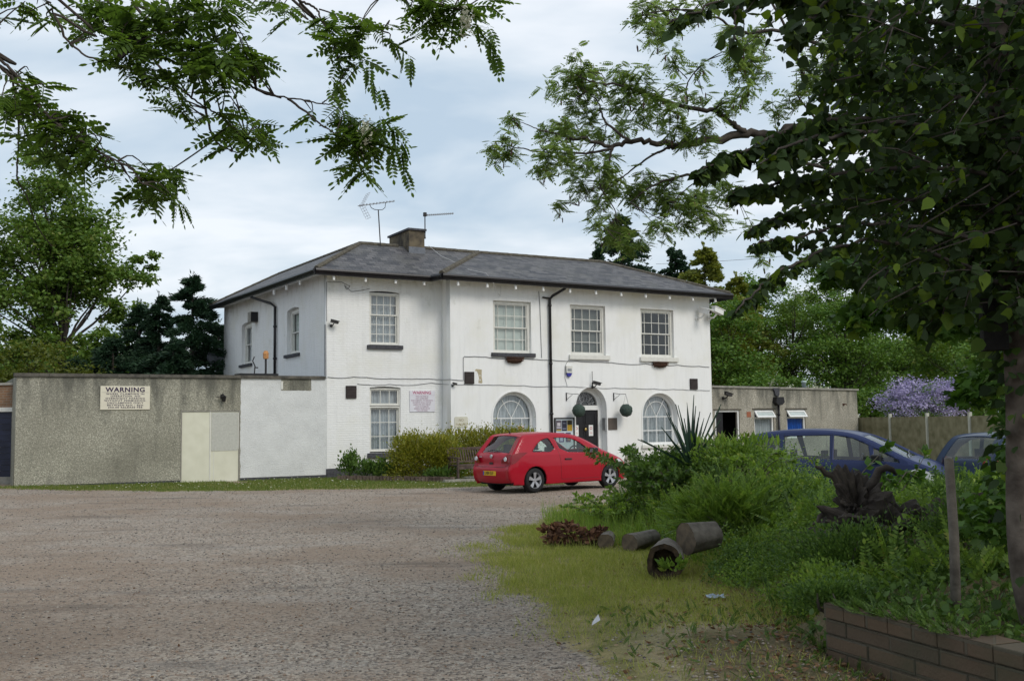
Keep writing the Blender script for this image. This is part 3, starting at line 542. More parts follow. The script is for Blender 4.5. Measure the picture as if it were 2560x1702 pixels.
# things standing on the annex roof
t = empty('roof_tank', HW(16.1,1.2,2.85), HA, 'small dark tank under a pale slab on the annex roof beside the white house', 'tank')
put('tank_body', MB().box(0,0.62,0,0.6,0,0.62), K['sill'], t); put('slab', MB().box(-0.08,0.86,-0.08,0.7,0.622,0.70), K['concrete'], t); put('pier', MB().box(0.64,0.78,0,0.2,0,0.62), K['wall_flat'], t)
t = tag(put('vent_pipe', MB().lathe([(0.001,0.0),(0.09,0.0),(0.09,0.42),(0.12,0.43),(0.12,0.5),(0.001,0.52)],14), M('pale_green_plastic', (0.45,0.55,0.52), 0.5, 0.1, 5), None, smooth=True), 'short pale green vent pipe standing on the annex roof', 'vent pipe'); t.location = HW(22.2,1.0,2.85)
# ------------------------------------------------ things fixed to the walls
def on_front(name, u, z, label, cat, w_=KW, group=None): return empty(name, HW(u,w_,z), HA, label, cat, group)
# warning sign on the pebbledash
t = on_front('warning_sign', -6.255, 2.59, 'cream warning sign about wheel clamping on the grey pebbledash wall', 'sign', 0)
put('board', MB().box(-0.70,0.70,-0.03,-0.004,-0.35,0.35), M('cream_board', (0.66,0.62,0.50), 0.5, 0.04, 3), t, bevel=0.004)
Kp = M('purple_black_print', (0.035,0.02,0.06), 0.6, 0.1, 5)
text('heading', 'WARNING', 0.19, (0.0,-0.032,0.235), Kp, t, sx=1.12, bold=0.006, space=1.12); put('rule', MB().box(-0.66,0.66,-0.032,-0.0305,0.158,0.162), Kp, t)
for i, s_ in enumerate(['WHEEL CLAMPING IN','OPERATION. NO','OVERNIGHT PARKING','WITHOUT PERMISSION.','UNCLAMPING ONLY','BETWEEN 6pm - 8pm','£50.00 RELEASE FEE']):
    text('lettering', s_, 0.066, (0.0,-0.032,0.112-i*0.066), Kp, t, sx=1.42, bold=0.0015, space=1.22)
# warning sign on the white wall
t = on_front('warning_sign', 3.405, 2.47, 'white warning sign with faded red heading on the white brick wall above the hedge', 'sign', 0)
put('board', MB().box(-0.47,0.47,-0.028,-0.004,-0.36,0.36), M('white_board', (0.68,0.67,0.72), 0.5, 0.04, 3), t)
text('heading', 'WARNING', 0.15, (-0.02,-0.030,0.29), M('faded_crimson', (0.42,0.08,0.16), 0.6, 0.3, 9), t, sx=0.95, bold=0.003)
Kt = M('faded_grey_red_print', (0.36,0.24,0.30), 0.7, 0.2, 9); put('rule', MB().box(-0.44,0.44,-0.030,-0.0285,0.205,0.209), Kt, t)
for i, s_ in enumerate(['THIS CAR PARK IS','NOT SUPERVISED','THE COMPANY, IT\'S SERVANTS','& AGENTS SHALL NOT BE','LIABLE FOR ANY INJURY','LOSS OR DAMAGE','ARISING FROM USE OF','THIS CAR PARK']):
    text('lettering', s_, 0.064, (-0.02,-0.030,0.165-i*0.069), Kt, t, sx=0.92, bold=0.001)
t = on_front('no_parking_sign', 4.555, 1.75, 'small faded no parking sign low on the white wall above the hedge', 'sign')
put('board', panel([(x+sx*0.03*0, z) for x, z, sx in ((-0.22,-0.18,1),(0.22,-0.18,1),(0.255,-0.145,1),(0.255,0.145,1),(0.22,0.18,1),(-0.22,0.18,1),(-0.255,0.145,1),(-0.255,-0.145,1))], [], 0.015, -0.02), M('stained_cream_board', (0.60,0.58,0.48), 0.6, 0.1, 4), t)
Kf = M('faded_tan_print', (0.30,0.24,0.15), 0.7, 0.25, 12); text('lettering','NO',0.13,(0,-0.022,0.06),Kf,t,sx=0.9); text('lettering','PARKING',0.11,(0,-0.022,-0.085),Kf,t,sx=0.9)
# notice board
t = on_front('notice_board', 8.705, 1.30, 'dark framed notice board with five posters beside the front door', 'notice board')
put('frame', panel(rect(-0.42,0.42,-0.62,0.56), [rect(-0.38,0.38,-0.58,0.52)], 0.06, -0.065), K['iron'], t); put('backing', MB().box(-0.38,0.38,-0.03,-0.004,-0.58,0.52), M('pale_blue_backing', (0.55,0.62,0.66), 0.7, 0.05, 3), t)
def poster(x0, x1, z0, z1, col, extra):
    p = put('poster', MB().box(x0,x1,-0.036,-0.032,z0,z1), M('poster_print', col, 0.5, 0.15, 9), t)
    for (a,b_,c,d,cc) in extra: put('printed_patch', MB().box(a,b_,-0.039,-0.0365,c,d), M('poster_ink', cc, 0.5, 0.2, 25), p)
poster(-0.35,-0.13,0.08,0.46,(0.10,0.08,0.10),[(-0.31,-0.17,0.26,0.38,(0.5,0.48,0.5)),(-0.33,-0.15,0.17,0.24,(0.40,0.38,0.42)),(-0.34,-0.14,0.09,0.13,(0.45,0.36,0.08))])
poster(-0.11,0.10,0.08,0.46,(0.03,0.03,0.05),[(-0.08,0.07,0.14,0.18,(0.2,0.22,0.3)),(-0.06,0.05,0.34,0.37,(0.15,0.17,0.22))])
poster(0.12,0.33,0.08,0.46,(0.55,0.34,0.03),[(0.125,0.325,0.30,0.455,(0.04,0.035,0.02)),(0.19,0.26,0.33,0.40,(0.30,0.25,0.05))])
poster(-0.24,-0.03,-0.32,0.02,(0.07,0.08,0.22),[(-0.20,-0.08,-0.28,-0.06,(0.5,0.55,0.7))])
poster(0.05,0.26,-0.32,0.02,(0.08,0.05,0.12),[(0.12,0.25,-0.27,-0.10,(0.30,0.17,0.08)),(0.07,0.24,-0.06,-0.03,(0.4,0.38,0.4))])
# plaques by the door
t = on_front('wall_plaque', 10.82, 1.61, 'dark brown square plaque on the white wall right of the front door', 'plaque'); put('plate', MB().box(-0.205,0.205,-0.03,-0.004,-0.22,0.22), M('bronze_plate', (0.11,0.09,0.075), 0.5, 0.15, 5, metal=0.3), t, bevel=0.006)
t = on_front('wall_plaque', 10.50, 1.61, 'narrow grey metal plate fixed in the side of the front door arch', 'plaque', KW+0.10); put('plate', MB().box(0.0,0.066,-0.10,0.10,-0.22,0.22), K['grey'], t)
# hanging topiary balls
def ball_mesh(r):
    rg = np.random.default_rng(5); bm = bmesh.new(); bmesh.ops.create_icosphere(bm, subdivisions=4, radius=r*0.93)
    for v in bm.verts: v.co *= 1+0.04*rg.standard_normal()
    me = bpy.data.meshes.new('ball'); bm.to_mesh(me); bm.free(); return me
Kball = M('topiary_green', (0.025,0.045,0.035), 0.8, 0.4, 40, col2=(0.06,0.085,0.07), bump=0.8, bscale=60)
for u, lb in ((8.82,'round green topiary ball hanging from a bracket above the notice board'),(10.9,'round green topiary ball hanging from a bracket right of the front door')):
    t = on_front('hanging_basket', u, 2.10, lb, 'hanging ball', group='topiary balls either side of the front door')
    q = 0.26
    put('ball', ball_mesh(0.25), Kball, t, Matrix.Translation((q,-0.42,0)), True)
    put('bracket', MB().box(-0.015,0.015,-0.03,-0.005,0.36,0.66).tube([(0,-0.02,0.64),(q*0.55,-0.25,0.60),(q,-0.42,0.60)],0.010,6).tube([(0,-0.02,0.40),(q*0.5,-0.22,0.58)],0.008,6), K['iron'], t)
    put('chain', MB().tube([(q,-0.42,0.60),(q-0.12,-0.42,0.21)],0.005,4).tube([(q,-0.42,0.60),(q+0.12,-0.42,0.21)],0.005,4).tube([(q,-0.42,0.60),(q,-0.54,0.21)],0.005,4), K['grey'], t)
t = on_front('window_notice', 7.05, 1.47, 'small pinkish notice standing inside the arched window left of the door', 'notice', KW+0.255); put('paper', MB().box(-0.12,0.12,-0.004,0.0,-0.12,0.12), M('pink_paper', (0.62,0.45,0.40), 0.7, 0.1, 12), t); put('print', MB().box(-0.08,0.08,-0.007,-0.0045,0.02,0.05).box(-0.08,0.08,-0.007,-0.0045,-0.03,0.0).box(-0.06,0.06,-0.007,-0.0045,-0.08,-0.05), Kred, t)
# vents
for (u,z,w_,lb) in ((0.83,2.78,0,'square dark vent on the white brick wall left of the ground floor window'),(4.88,3.26,KW,'square dark vent beside the bare plaster scar'),(14.69,3.11,KW,'square dark vent near the right corner of the house')):
    t = on_front('wall_vent', u, z, lb, 'vent', w_, 'square dark vents on the house front'); put('vent_frame', MB().box(-0.18,0.18,-0.05,-0.004,-0.205,0.205), M('dark_vent', (0.03,0.022,0.02), 0.7, 0.2, 8), t)
    b = MB(); [b.box(-0.16,0.16,-0.058,-0.051,-0.18+k*0.05,-0.155+k*0.05) for k in range(8)]; put('louvre', b, M('vent_louvre', (0.05,0.04,0.038), 0.6, 0.2, 8), t)
# manger baskets under the sills
for (u, z, wd, dz, lb) in ((6.66,3.985,0.72,0.2,'rusty wire manger basket under the dark upstairs sill'),(13.06,3.925,0.72,0.2,'rusty wire manger basket under the rightmost upstairs sill')):
    t = on_front('manger_basket', u, z, lb, 'wall basket', group='rusty wire baskets under the sills'); b = MB()
    for k in range(-6, 7):
        x = k*wd/13; s_ = 1-(abs(k)/6.5)**2*0.35; b.tube([(x,-0.02,0),(x,-0.20*s_,-0.01),(x*0.93,-0.18*s_,-0.11),(x*0.8,-0.10*s_,-dz*s_),(x*0.78,-0.01,-dz*s_)],0.010,5)
    for (zz, yy, q) in ((0,-0.2,1.0),(-0.1,-0.185,0.95)): b.tube([(-wd/2*q,-0.01,zz),(-wd/2*q,yy*0.6,zz),(-wd/4*q,yy,zz),(wd/4*q,yy,zz),(wd/2*q,yy*0.6,zz),(wd/2*q,-0.01,zz)],0.012,5)
    put('wire_frame', b, K['rust'], t); put('liner', MB().poly([(x*wd*0.46*s1, -0.01-0.15*s2, z_) for (x,s1,s2,z_) in ((-1,1,0,-0.02),(1,1,0,-0.02),(1,1,0.8,-0.02),(-1,1,0.8,-0.02),(-1,0.75,0,-0.18),(1,0.75,0,-0.18),(1,0.7,0.5,-0.18),(-1,0.7,0.5,-0.18))],[(0,1,2,3),(4,7,6,5),(0,4,5,1),(1,5,6,2),(2,6,7,3),(3,7,4,0)]), M('coir_liner', (0.06,0.035,0.025), 0.95, 0.3, 30), t)
# alarm box
t = on_front('alarm_box', 8.93, 3.53, 'white burglar alarm box with a blue base on the white wall above the front door', 'alarm box'); put('cover', MB().prism([(-0.13,0.20),(0.13,0.20),(0.12,-0.06),(-0.12,-0.06)],-0.09,-0.004), K['white'], t, bevel=0.01)
put('strobe', MB().prism([(-0.115,-0.065),(0.115,-0.065),(0.05,-0.19),(-0.05,-0.19)],-0.085,-0.004), M('blue_plastic', (0.04,0.04,0.28), 0.3, 0.1, 5), t); put('badge', MB().box(-0.09,0.09,-0.094,-0.0905,0.0,0.10), K['grey'], t)
# cameras
def camera_thing(u, z, w_, lb, yaw=0, small=False, mat='iron', s=1.0, pole=0):
    t = on_front('security_camera', u, z, lb, 'security camera', w_)
    Rz = Matrix.Rotation(yaw,4,'Z')@Matrix.Rotation(R(14),4,'Y')
    b = MB().box(-0.13*s,0.13*s,-0.045*s,0.045*s,-0.045*s,0.045*s).box(-0.14*s,0.17*s,-0.055*s,0.055*s,0.046*s,0.06*s); me = b.mesh('h'); me.transform(Matrix.Translation((0.05*s,-0.2*s,0.05*s))@Rz)
    ho = put('housing', me, K[mat], t, bevel=0.006); me = MB().lathe([(0.001,0.131*s),(0.03*s,0.131*s),(0.03*s,0.14*s),(0.001,0.141*s)],12,axis='x').mesh('l'); me.transform(Matrix.Translation((0.05*s,-0.2*s,0.05*s))@Rz); put('lens', me, K['black'], t)
    put('bracket', MB().tube([(0,-0.005,-0.07*s),(0,-0.03,-0.07*s)],0.05*s,10).tube([(0,-0.03,-0.07*s),(0,-0.14*s,-0.07*s),(0.04*s,-0.19*s,0.0)],0.018*s,6), K[mat], t)
    if pole: put('aerial', MB().tube([(-0.06,-0.1,-0.08),(-0.06,-0.1,pole)],0.012,6).tube([(-0.06,-0.1,-0.08),(-0.06,-0.1,0.1)],0.025,6), K['iron'], t)
    return t
camera_thing(0.14,5.02,0,'dark bullet camera on the left corner of the house below the eaves',R(-20))
camera_thing(4.24,3.02,KW,'tiny dark camera at the corner where the right wing steps forward',R(-20),s=0.6)
camera_thing(9.96,3.04,KW,'dark camera with a thin upright aerial on top of the front door arch',R(-15),s=1.1,pole=0.5)
camera_thing(14.95,5.83,KW,'white box camera on the right corner pointing at the front wall',R(-80),mat='white2',s=2.0)
camera_thing(15.55,5.86,KW,'white box camera on the right corner pointing away to the right',R(12),mat='white2',s=2.1)
camera_thing(16.72,2.66,0,'dark camera and lamp bracket above the annex doorway',R(0),s=1.3)
# wall lamp on the pebbledash
t = on_front('wall_lamp', -3.40, 2.62, 'small black lantern on the pebbledash wall above the cream doors', 'lamp', 0)
put('bracket', MB().box(-0.05,0.05,-0.02,-0.004,-0.06,0.08).tube([(0,-0.02,0.05),(-0.0,-0.12,0.09),(0.02,-0.16,0.05)],0.012,6).tube([(0.02,-0.15,0.03),(-0.20,-0.12,-0.02)],0.012,5), K['iron'], t); put('lantern', MB().lathe([(0.001,0.06),(0.10,0.0),(0.08,-0.01),(0.05,-0.15),(0.001,-0.16)],6,(0.02,-0.16,0)), K['black'], t)
t = tag(put('flood_bracket', MB().tube([(0,-0.005,0),(0,-0.16,0.02),(0,-0.16,-0.05)],0.02,6).box(-0.05,0.05,-0.02,-0.004,-0.05,0.05), K['rust'], None), 'small rusty bracket near the right end of the annex wall', 'bracket'); t.location = HW(23.5,0,2.3); t.rotation_euler = (0,0,HA)
# side wall box, dish
t = empty('extractor_box', HW(0,8.3,6.0), HA, 'grey extractor box with a dark side high on the side wall', 'extractor'); put('casing', MB().box(-0.30,-0.004,-0.22,0.22,-0.2,0.2), K['concrete'], t); put('grille', MB().box(-0.29,-0.02,-0.232,-0.221,-0.19,0.19), K['black'], t)
t = empty('satellite_dish', HW(-0.25,13.6,4.75), HA, 'round grey satellite dish behind the far corner of the side wall', 'satellite dish')
me = MB().lathe([(0.001,0.0),(0.18,0.02),(0.33,0.07),(0.42,0.13),(0.415,0.135),(0.32,0.085),(0.17,0.03),(0.001,0.012)],24,axis='y').mesh('d'); put('dish', me, M('dish_grey', (0.16,0.17,0.19), 0.5, 0.1, 4), t, smooth=True); put('arm', MB().tube([(0,0.0,-0.0),(0.2,0.1,-0.1)],0.02,6), K['iron'], t)
# thing on the flat roof
t = empty('roof_box', HW(-2.0,1.2,3.12), HA, 'low black box with a bent pipe on the roof of the pebbledashed building', 'box')
put('tray', MB().box(-0.55,0.75,0,0.6,0,0.30), K['black'], t); put('bent_pipe', MB().tube([(0.0,0.2,0.3),(0.02,0.2,0.55),(-0.06,0.2,0.72),(0.0,0.2,0.86)],0.02,6).tube([(0.0,0.2,0.50),(0.12,0.2,0.50)],0.02,6), K['iron'], t)
t = empty('roof_lamp', HW(-1.62,1.4,3.42), HA, 'dark post with an orange top standing on the black roof box', 'lamp'); put('post', MB().tube([(0,0,0.0),(0,0,0.5)],0.035,8), K['iron'], t); put('lamp_head', MB().lathe([(0.001,0.48),(0.09,0.5),(0.10,0.68),(0.06,0.76),(0.001,0.77)],10), M('faded_orange', (0.5,0.24,0.09), 0.7, 0.2, 20), t)
# aerials
def aerial(loc, mast, boom0, boom1, n, el, lb, reflector=False, rz=0.0):
    t = empty('tv_aerial', loc, HA+rz, lb, 'aerial'); put('mast', MB().tube([(0,0,0),(mast[0],0,mast[1])],0.02,6), K['iron'], t); bo = MB().tube([boom0,boom1],0.014,6)
    put('boom', bo, K['alu'], t); b = MB(); p, q = Vector(boom0), Vector(boom1)
    for k in range(n):
        c = p+(q-p)*((k+0.5)/n); b.tube([c+Vector((0.0,-el,0.012)),c+Vector((0,el,0.012))],0.007,5); b.tube([c+Vector((0,0,-0.03)),c+Vector((0,0,0.05))],0.012,5)
    put('element', b, K['alu'], t); return t
t = aerial(HW(2.55,1.6,8.02), (-0.08,1.30), (-0.85,0,1.36), (0.55,0,1.66), 11, 0.16, 'large rooftop aerial with a reflector grid beside the chimney')
b = MB()
for sgn in (1,-1):
    for k in range(6):
        q = k/5; b.tube([(-0.70+sgn*0.0+0.22*q*1.0*(1 if sgn>0 else 1.2),-0.2,1.40+sgn*(0.02+0.42*q)),(-0.70+0.22*q*(1 if sgn>0 else 1.2),0.2,1.40+sgn*(0.02+0.42*q))],0.006,4)
    for y in (-0.2,0,0.2): b.tube([(-0.70,y,1.40),(-0.70+0.24,y,1.40+sgn*0.45)],0.006,4)
put('reflector', b, K['alu'], t); put('cradle', MB().tube([(-0.40,0,1.44),(-0.34,0,1.34),(-0.22,0,1.29),(-0.08,0,1.29),(0.08,0,1.31),(0.18,0,1.40),(0.20,0,1.58)],0.012,6), K['iron'], t)
t = aerial(HW(4.18,1.36,8.36), (0.0,0.95), (0.05,0,0.86), (1.15,0,1.02), 14, 0.10, 'slender rooftop aerial on the right face of the chimney'); put('clamp', MB().box(-0.05,0.05,-0.05,0.05,0.82,0.96).box(-0.07,0.02,-0.03,0.03,0.02,0.05).box(-0.07,0.02,-0.03,0.03,0.22,0.25), K['iron'], t)
# cables
def cable(pts, r, mat, lb, loc=None, nn=6, sag=0.0):
    b = MB(); P_ = []
    for p, q in zip(pts[:-1], pts[1:]):
        for k in range(nn): 
            f_ = k/nn; P_.append(tuple(p[i]+(q[i]-p[i])*f_ - (sag*4*f_*(1-f_) if i==2 else 0) for i in range(3)))
    P_.append(pts[-1]); o = MB().tube(P_, r, 5).build('cable', mat); return tag(o, lb, 'cable')
def wob(u0, u1, z0, z1, w_, amp, n, sd):
    rg = random.Random(sd); return [HW(u0+(u1-u0)*k/n, w_, z0+(z1-z0)*k/n+(rg.uniform(-amp,amp) if 0<k<n else 0)) for k in range(n+1)]
cable(wob(0.02,4.12,3.27,3.22,-0.016,0.035,9,1)+wob(4.16,4.66,3.2,3.17,KW-0.016,0.0,1,1)+[HW(4.66,KW-0.016,3.95)]+wob(4.7,8.0,3.99,3.93,KW-0.016,0.02,8,2)+wob(8.25,15.5,3.93,3.78,KW-0.016,0.03,14,3), 0.010, K['cable'], 'long grey cable looping from the left corner up under the upstairs sills', sag=0.008)
cable(wob(1.05,4.12,3.05,3.07,-0.016,0.05,8,4)+wob(4.2,8.0,3.03,2.98,KW-0.016,0.02,8,5)+wob(8.25,15.5,2.98,2.86,KW-0.016,0.025,16,6), 0.008, K['cable'], 'thin lower cable sagging along the wall just above the arches', sag=0.008)
cable([HW(8.95,KW-0.02,3.95),HW(8.86,KW-0.02,3.85),HW(8.78,KW-0.02,3.70),HW(8.77,KW-0.02,3.3),HW(8.86,KW-0.02,3.0)], 0.007, K['cable'], 'short cable hanging past the white alarm box')
cable([HW(7.72,KW-0.016,6.4),HW(7.76,KW-0.016,5.9),HW(7.78,KW-0.016,4.9),HW(7.80,KW-0.016,4.0)], 0.010, K['cable'], 'vertical grey cable between the first upstairs window and the black downpipe')
cable([HW(4.25,1.22,8.1),HW(4.5,0.7,7.66),HW(5.0,0.1,7.28),HW(5.25,-0.3,7.1)], 0.008, K['cable_w'], 'pale cable running down the slates from the chimney')
cable([HW(4.90,-0.6,7.03),HW(5.3,-1.22,6.83),HW(5.55,-1.25,6.5),HW(5.9,-0.9,6.2),HW(6.1,-0.75,6.15),HW(6.15,-0.7,6.5)], 0.009, K['cable_w'], 'pale cable looped over the black gutter above the first upstairs window')
cable([HW(0.02,-0.02,6.4),HW(0.5,-0.02,6.42),HW(0.8,-0.02,6.30),HW(0.68,-0.02,6.18),HW(0.6,-0.02,6.32),HW(0.85,-0.02,6.12),HW(1.5,-0.02,6.25)], 0.008, K['cable'], 'coiled cable under the eaves at the left corner', sag=0.01)
for i, (a_, b_, lb) in enumerate((((1640,660,70),(2350,590,60),'upper overhead wire crossing the sky right of the house'),((1700,780,72),(2400,690,60),'lower overhead wire crossing the sky right of the house'))):
    cable([tuple(at(*a_)), tuple(at(*b_))], 0.012, K['cable'], lb, sag=0.3, nn=12)
# ------------------------------------------------ ground
XE_Y = [4.0, 4.8, 7.8, 8.4, 10.4, 12.0, 14.0, 16.0, 19.0, 22.0]; XE_X = [3.55, 3.28, 2.22, 2.25, 2.2, 2.15, 1.95, 1.75, 1.35, 1.5]
def vnoise(x, y, s, seed=0):
    x = np.asarray(x)*s; y = np.asarray(y)*s; xi = np.floor(x); yi = np.floor(y); fx = x-xi; fy = y-yi; fx = fx*fx*(3-2*fx); fy = fy*fy*(3-2*fy)
    def h(a, b): q = np.sin(a*127.1+b*311.7+seed*74.7)*43758.5453; return q-np.floor(q)
    return (h(xi,yi)*(1-fx)+h(xi+1,yi)*fx)*(1-fy)+(h(xi,yi+1)*(1-fx)+h(xi+1,yi+1)*fx)*fy
def hgt(x, y):
    x = np.asarray(x, float); y = np.asarray(y, float)
    z = -0.30*ss(-4,8,x)*ss(25,38,y)+0.10*ss(-8,-15,x)*ss(20,29,y)
    z = z+0.03*(vnoise(x,y,0.5,1)-0.5)*ss(2,5,y)
    ins = x-np.interp(y, XE_Y, XE_X)
    near = ss(9.0, 8.2, y)
    rise = (1-near)*((0.50-0.32*ss(4.0,5.4,x)+0.30*ss(2.0,0.8,np.abs(x-3.0))*ss(14.5,16.5,y))*ss(0.05,1.7,ins))+near*(0.36*ss(0.05,0.2,ins)+0.22*ss(0.3,3.0,ins))
    z = z+rise*ss(21.5,18.5,y)*ss(14,11,x)+0.18*(vnoise(x,y,0.9,3)-0.4)*ss(0.4,1.5,ins)*ss(21,18,y)*ss(13,11,x)
    z = z+0.10*ss(9.5,8.0,y)*ss(2.35,1.9,x+0*y)*ss(0.4,1.5,x)*ss(5.5,7,y)
    return z
GE_Y = [5.0, 7.1, 10.8, 12.5, 14.6, 17.0, 19.3, 22.0]; GE_X = [0.75, 0.50, -0.05, -0.25, -0.3, 0.0, 0.8, 1.4]
def grassy(x, y):                                       # how much grass grows at a place
    x = np.asarray(x, float); y = np.asarray(y, float)
    u = (x-HC[0])*HD[0]+(y-HC[1])*HD[1]; v = (x-HC[0])*HS[0]+(y-HC[1])*HS[1]
    n = vnoise(x,y,1.1,7)*0.6+vnoise(x,y,4.0,8)*0.4
    a = ss(-0.4,0.45,x-np.interp(y,GE_Y,GE_X)+1.25*(n-0.5))*ss(22.5,21,y)*ss(5.9,7.3,y+1.3*(n-0.5)+0.35*(x-0.6))
    yl = np.interp(x, [-20,-13.8,-9.2,-3.0,0.2,1.5], [28.6,28.4,27.7,28.0,28.6,29.3])
    b = ss(-0.15,0.5,y-yl+0.9*(n-0.5))*ss(0.02,-0.05,v)*ss(2.2,0.5,x)*(1-ss(0.4,0.0,np.abs(u+3.1))*ss(-1.6,-1.0,v))
    c = ss(21,23,y)*ss(10,12,x)*0.8+ss(44,47,y)*ss(10,16,x)
    return np.clip(np.maximum(np.maximum(a,b),c), 0, 1)
def axis(parts):
    out = []
    for a, b, s in parts: out += list(np.arange(a, b, s))
    return np.array(out+[parts[-1][1]])
gx = axis([(-900,-100,100),(-100,-30,7),(-30,-10,1.0),(-10,-4,0.4),(-4,7,0.13),(7,14,0.4),(14,40,1.5),(40,100,10),(100,901,100)])
gy = axis([(-60,0,10),(0,4,0.5),(4,13,0.13),(13,24,0.22),(24,38,0.4),(38,60,1.5),(60,120,10),(120,1201,120)])
X, Y = np.meshgrid(gx, gy); Z = hgt(X, Y); GM = grassy(X, Y)
me = bpy.data.meshes.new('ground'); nx, ny = len(gx), len(gy)
vv = np.stack([X.ravel(), Y.ravel(), Z.ravel()], 1); ii = (np.arange(ny-1)[:,None]*nx+np.arange(nx-1)[None,:]).ravel()
me.from_pydata(vv.tolist(), [], np.stack([ii, ii+1, ii+nx+1, ii+nx], 1).tolist())
at_ = me.attributes.new('growth', 'FLOAT', 'POINT'); at_.data.foreach_set('value', GM.ravel().astype(np.float32))
INS = X-np.interp(Y, XE_Y, XE_X); SO = np.maximum(ss(-0.9,0.3,INS)*ss(22,21,Y)*ss(14,12,X), ss(9.5,7.5,Y)*ss(0.5,1.6,X))
at_ = me.attributes.new('soil', 'FLOAT', 'POINT'); at_.data.foreach_set('value', SO.ravel().astype(np.float32))
m, t, b = newmat('gravel_ground'); tc = nd(t, 'ShaderNodeTexCoord'); ov = tc.outputs['Object']
n_f = noise(t, ov, 38, 6, 0.7); vo = nd(t, 'ShaderNodeTexVoronoi', Scale=40.0); t.links.new(ov, vo.inputs['Vector']); sp = nd(t, 'ShaderNodeSeparateColor'); t.links.new(vo.outputs['Color'], sp.inputs[0])
vo2 = nd(t, 'ShaderNodeTexVoronoi', Scale=17.0); t.links.new(ov, vo2.inputs['Vector']); sp2 = nd(t, 'ShaderNodeSeparateColor'); t.links.new(vo2.outputs['Color'], sp2.inputs[0])
c = mixc(t, sp.outputs[0], (0.19,0.155,0.125), (0.47,0.40,0.325))
c = mixc(t, mth(t, 'MULTIPLY', ramp(t, sp.outputs[1], 0.85, 0.95), 0.8), c, (0.42,0.38,0.32))
c = mixc(t, mth(t, 'MULTIPLY', ramp(t, sp.outputs[2], 0.86, 0.95), 0.7), c, (0.06,0.055,0.055))
c = mixc(t, mth(t, 'MULTIPLY', ramp(t, sp2.outputs[0], 0.8, 0.95), 0.35), c, (0.33,0.22,0.15))
c = mixc(t, mth(t, 'MULTIPLY', ramp(t, noise(t, ov, 0.28, 6, 0.62), 0.44, 0.58), 0.7), c, (0.27,0.20,0.145))
c = mixc(t, mth(t, 'MULTIPLY', ramp(t, noise(t, mapped(t, ov, (0.5,1.6,1)), 0.55, 6, 0.65), 0.55, 0.72), 0.55), c, (0.40,0.365,0.32))
c = mixc(t, mth(t, 'MULTIPLY', ramp(t, noise(t, mapped(t, ov, (0.35,1.5,1)), 0.8, 7, 0.68), 0.56, 0.70), 0.60), c, (0.085,0.075,0.068))
ga = nd(t, 'ShaderNodeAttribute', attribute_name='growth'); gs = nd(t, 'ShaderNodeAttribute', attribute_name='soil')
gn = mth(t, 'ADD', mth(t, 'MULTIPLY', ga.outputs['Fac'], 1.2), mth(t, 'SUBTRACT', mth(t, 'MULTIPLY', noise(t, ov, 9, 7, 0.75), 0.9), 0.62))
gc = mixc(t, ramp(t, noise(t, ov, 1.7, 7, 0.72), 0.40, 0.62), (0.19,0.19,0.05), (0.46,0.37,0.18))
gc = mixc(t, mth(t, 'MULTIPLY', ramp(t, noise(t, ov, 60, 4, 0.7), 0.3, 0.7), 0.6), gc, (0.08,0.07,0.035))
sc = mixc(t, ramp(t, noise(t, ov, 14, 6, 0.75), 0.35, 0.65), (0.045,0.034,0.024), (0.14,0.11,0.075))
c = mixc(t, ramp(t, mth(t, 'ADD', gs.outputs['Fac'], mth(t, 'SUBTRACT', mth(t, 'MULTIPLY', noise(t, ov, 5, 7, 0.75), 1.0), 0.6)), 0.35, 0.6), c, sc)
c = mixc(t, mth(t, 'MULTIPLY', ramp(t, gn, 0.40, 0.74), mth(t, 'SUBTRACT', 1.0, mth(t, 'MULTIPLY', gs.outputs['Fac'], 0.75))), c, gc)
t.links.new(c, b.inputs['Base Color']); b.inputs['Roughness'].default_value = 0.95; b.inputs['Specular IOR Level'].default_value = 0.15
bp = nd(t, 'ShaderNodeBump', Strength=0.9, Distance=0.015); t.links.new(mth(t, 'ADD', mth(t, 'MULTIPLY', vo.outputs['Distance'], -1.2), n_f), bp.inputs['Height']); t.links.new(bp.outputs[0], b.inputs['Normal'])
g = link('ground', me, m, None, True); g['kind'] = 'structure'
def gz(x, y): return float(hgt(np.array([x]), np.array([y]))[0])
# loose stones on the near gravel
def scatter_mesh(name, V0, F0, pos, scl, rot, tilt=None, mat=None):       # many copies of a small shape merged in one mesh
    V0 = np.asarray(V0, float); n = len(pos); k = len(V0); c_, s_ = np.cos(rot), np.sin(rot)
    P = V0[None]*np.asarray(scl).reshape(n,1,-1)
    if tilt is not None:
        ct, st = np.cos(tilt)[:,None], np.sin(tilt)[:,None]; x, y, z = P[...,0], P[...,1], P[...,2]; P = np.stack([x, y*ct-z*st, y*st+z*ct], -1)
    x, y = P[...,0]*c_[:,None]-P[...,1]*s_[:,None], P[...,0]*s_[:,None]+P[...,1]*c_[:,None]
    P = np.stack([x, y, P[...,2]], -1)+np.asarray(pos)[:,None,:]
    return mesh_np(name, P.reshape(-1,3), (np.asarray(F0)[None]+(np.arange(n)*k)[:,None,None]).reshape(-1, len(F0[0])))
def mesh_np(name, V, F):
    me = bpy.data.meshes.new(name); F = np.asarray(F, np.int32); n, k = F.shape
    me.vertices.add(len(V)); me.vertices.foreach_set('co', np.asarray(V, np.float32).ravel()); me.loops.add(n*k); me.loops.foreach_set('vertex_index', F.ravel())
    me.polygons.add(n); me.polygons.foreach_set('loop_start', np.arange(0,n*k,k,dtype=np.int32)); me.polygons.foreach_set('loop_total', np.full(n,k,np.int32)); me.update(calc_edges=True); return me
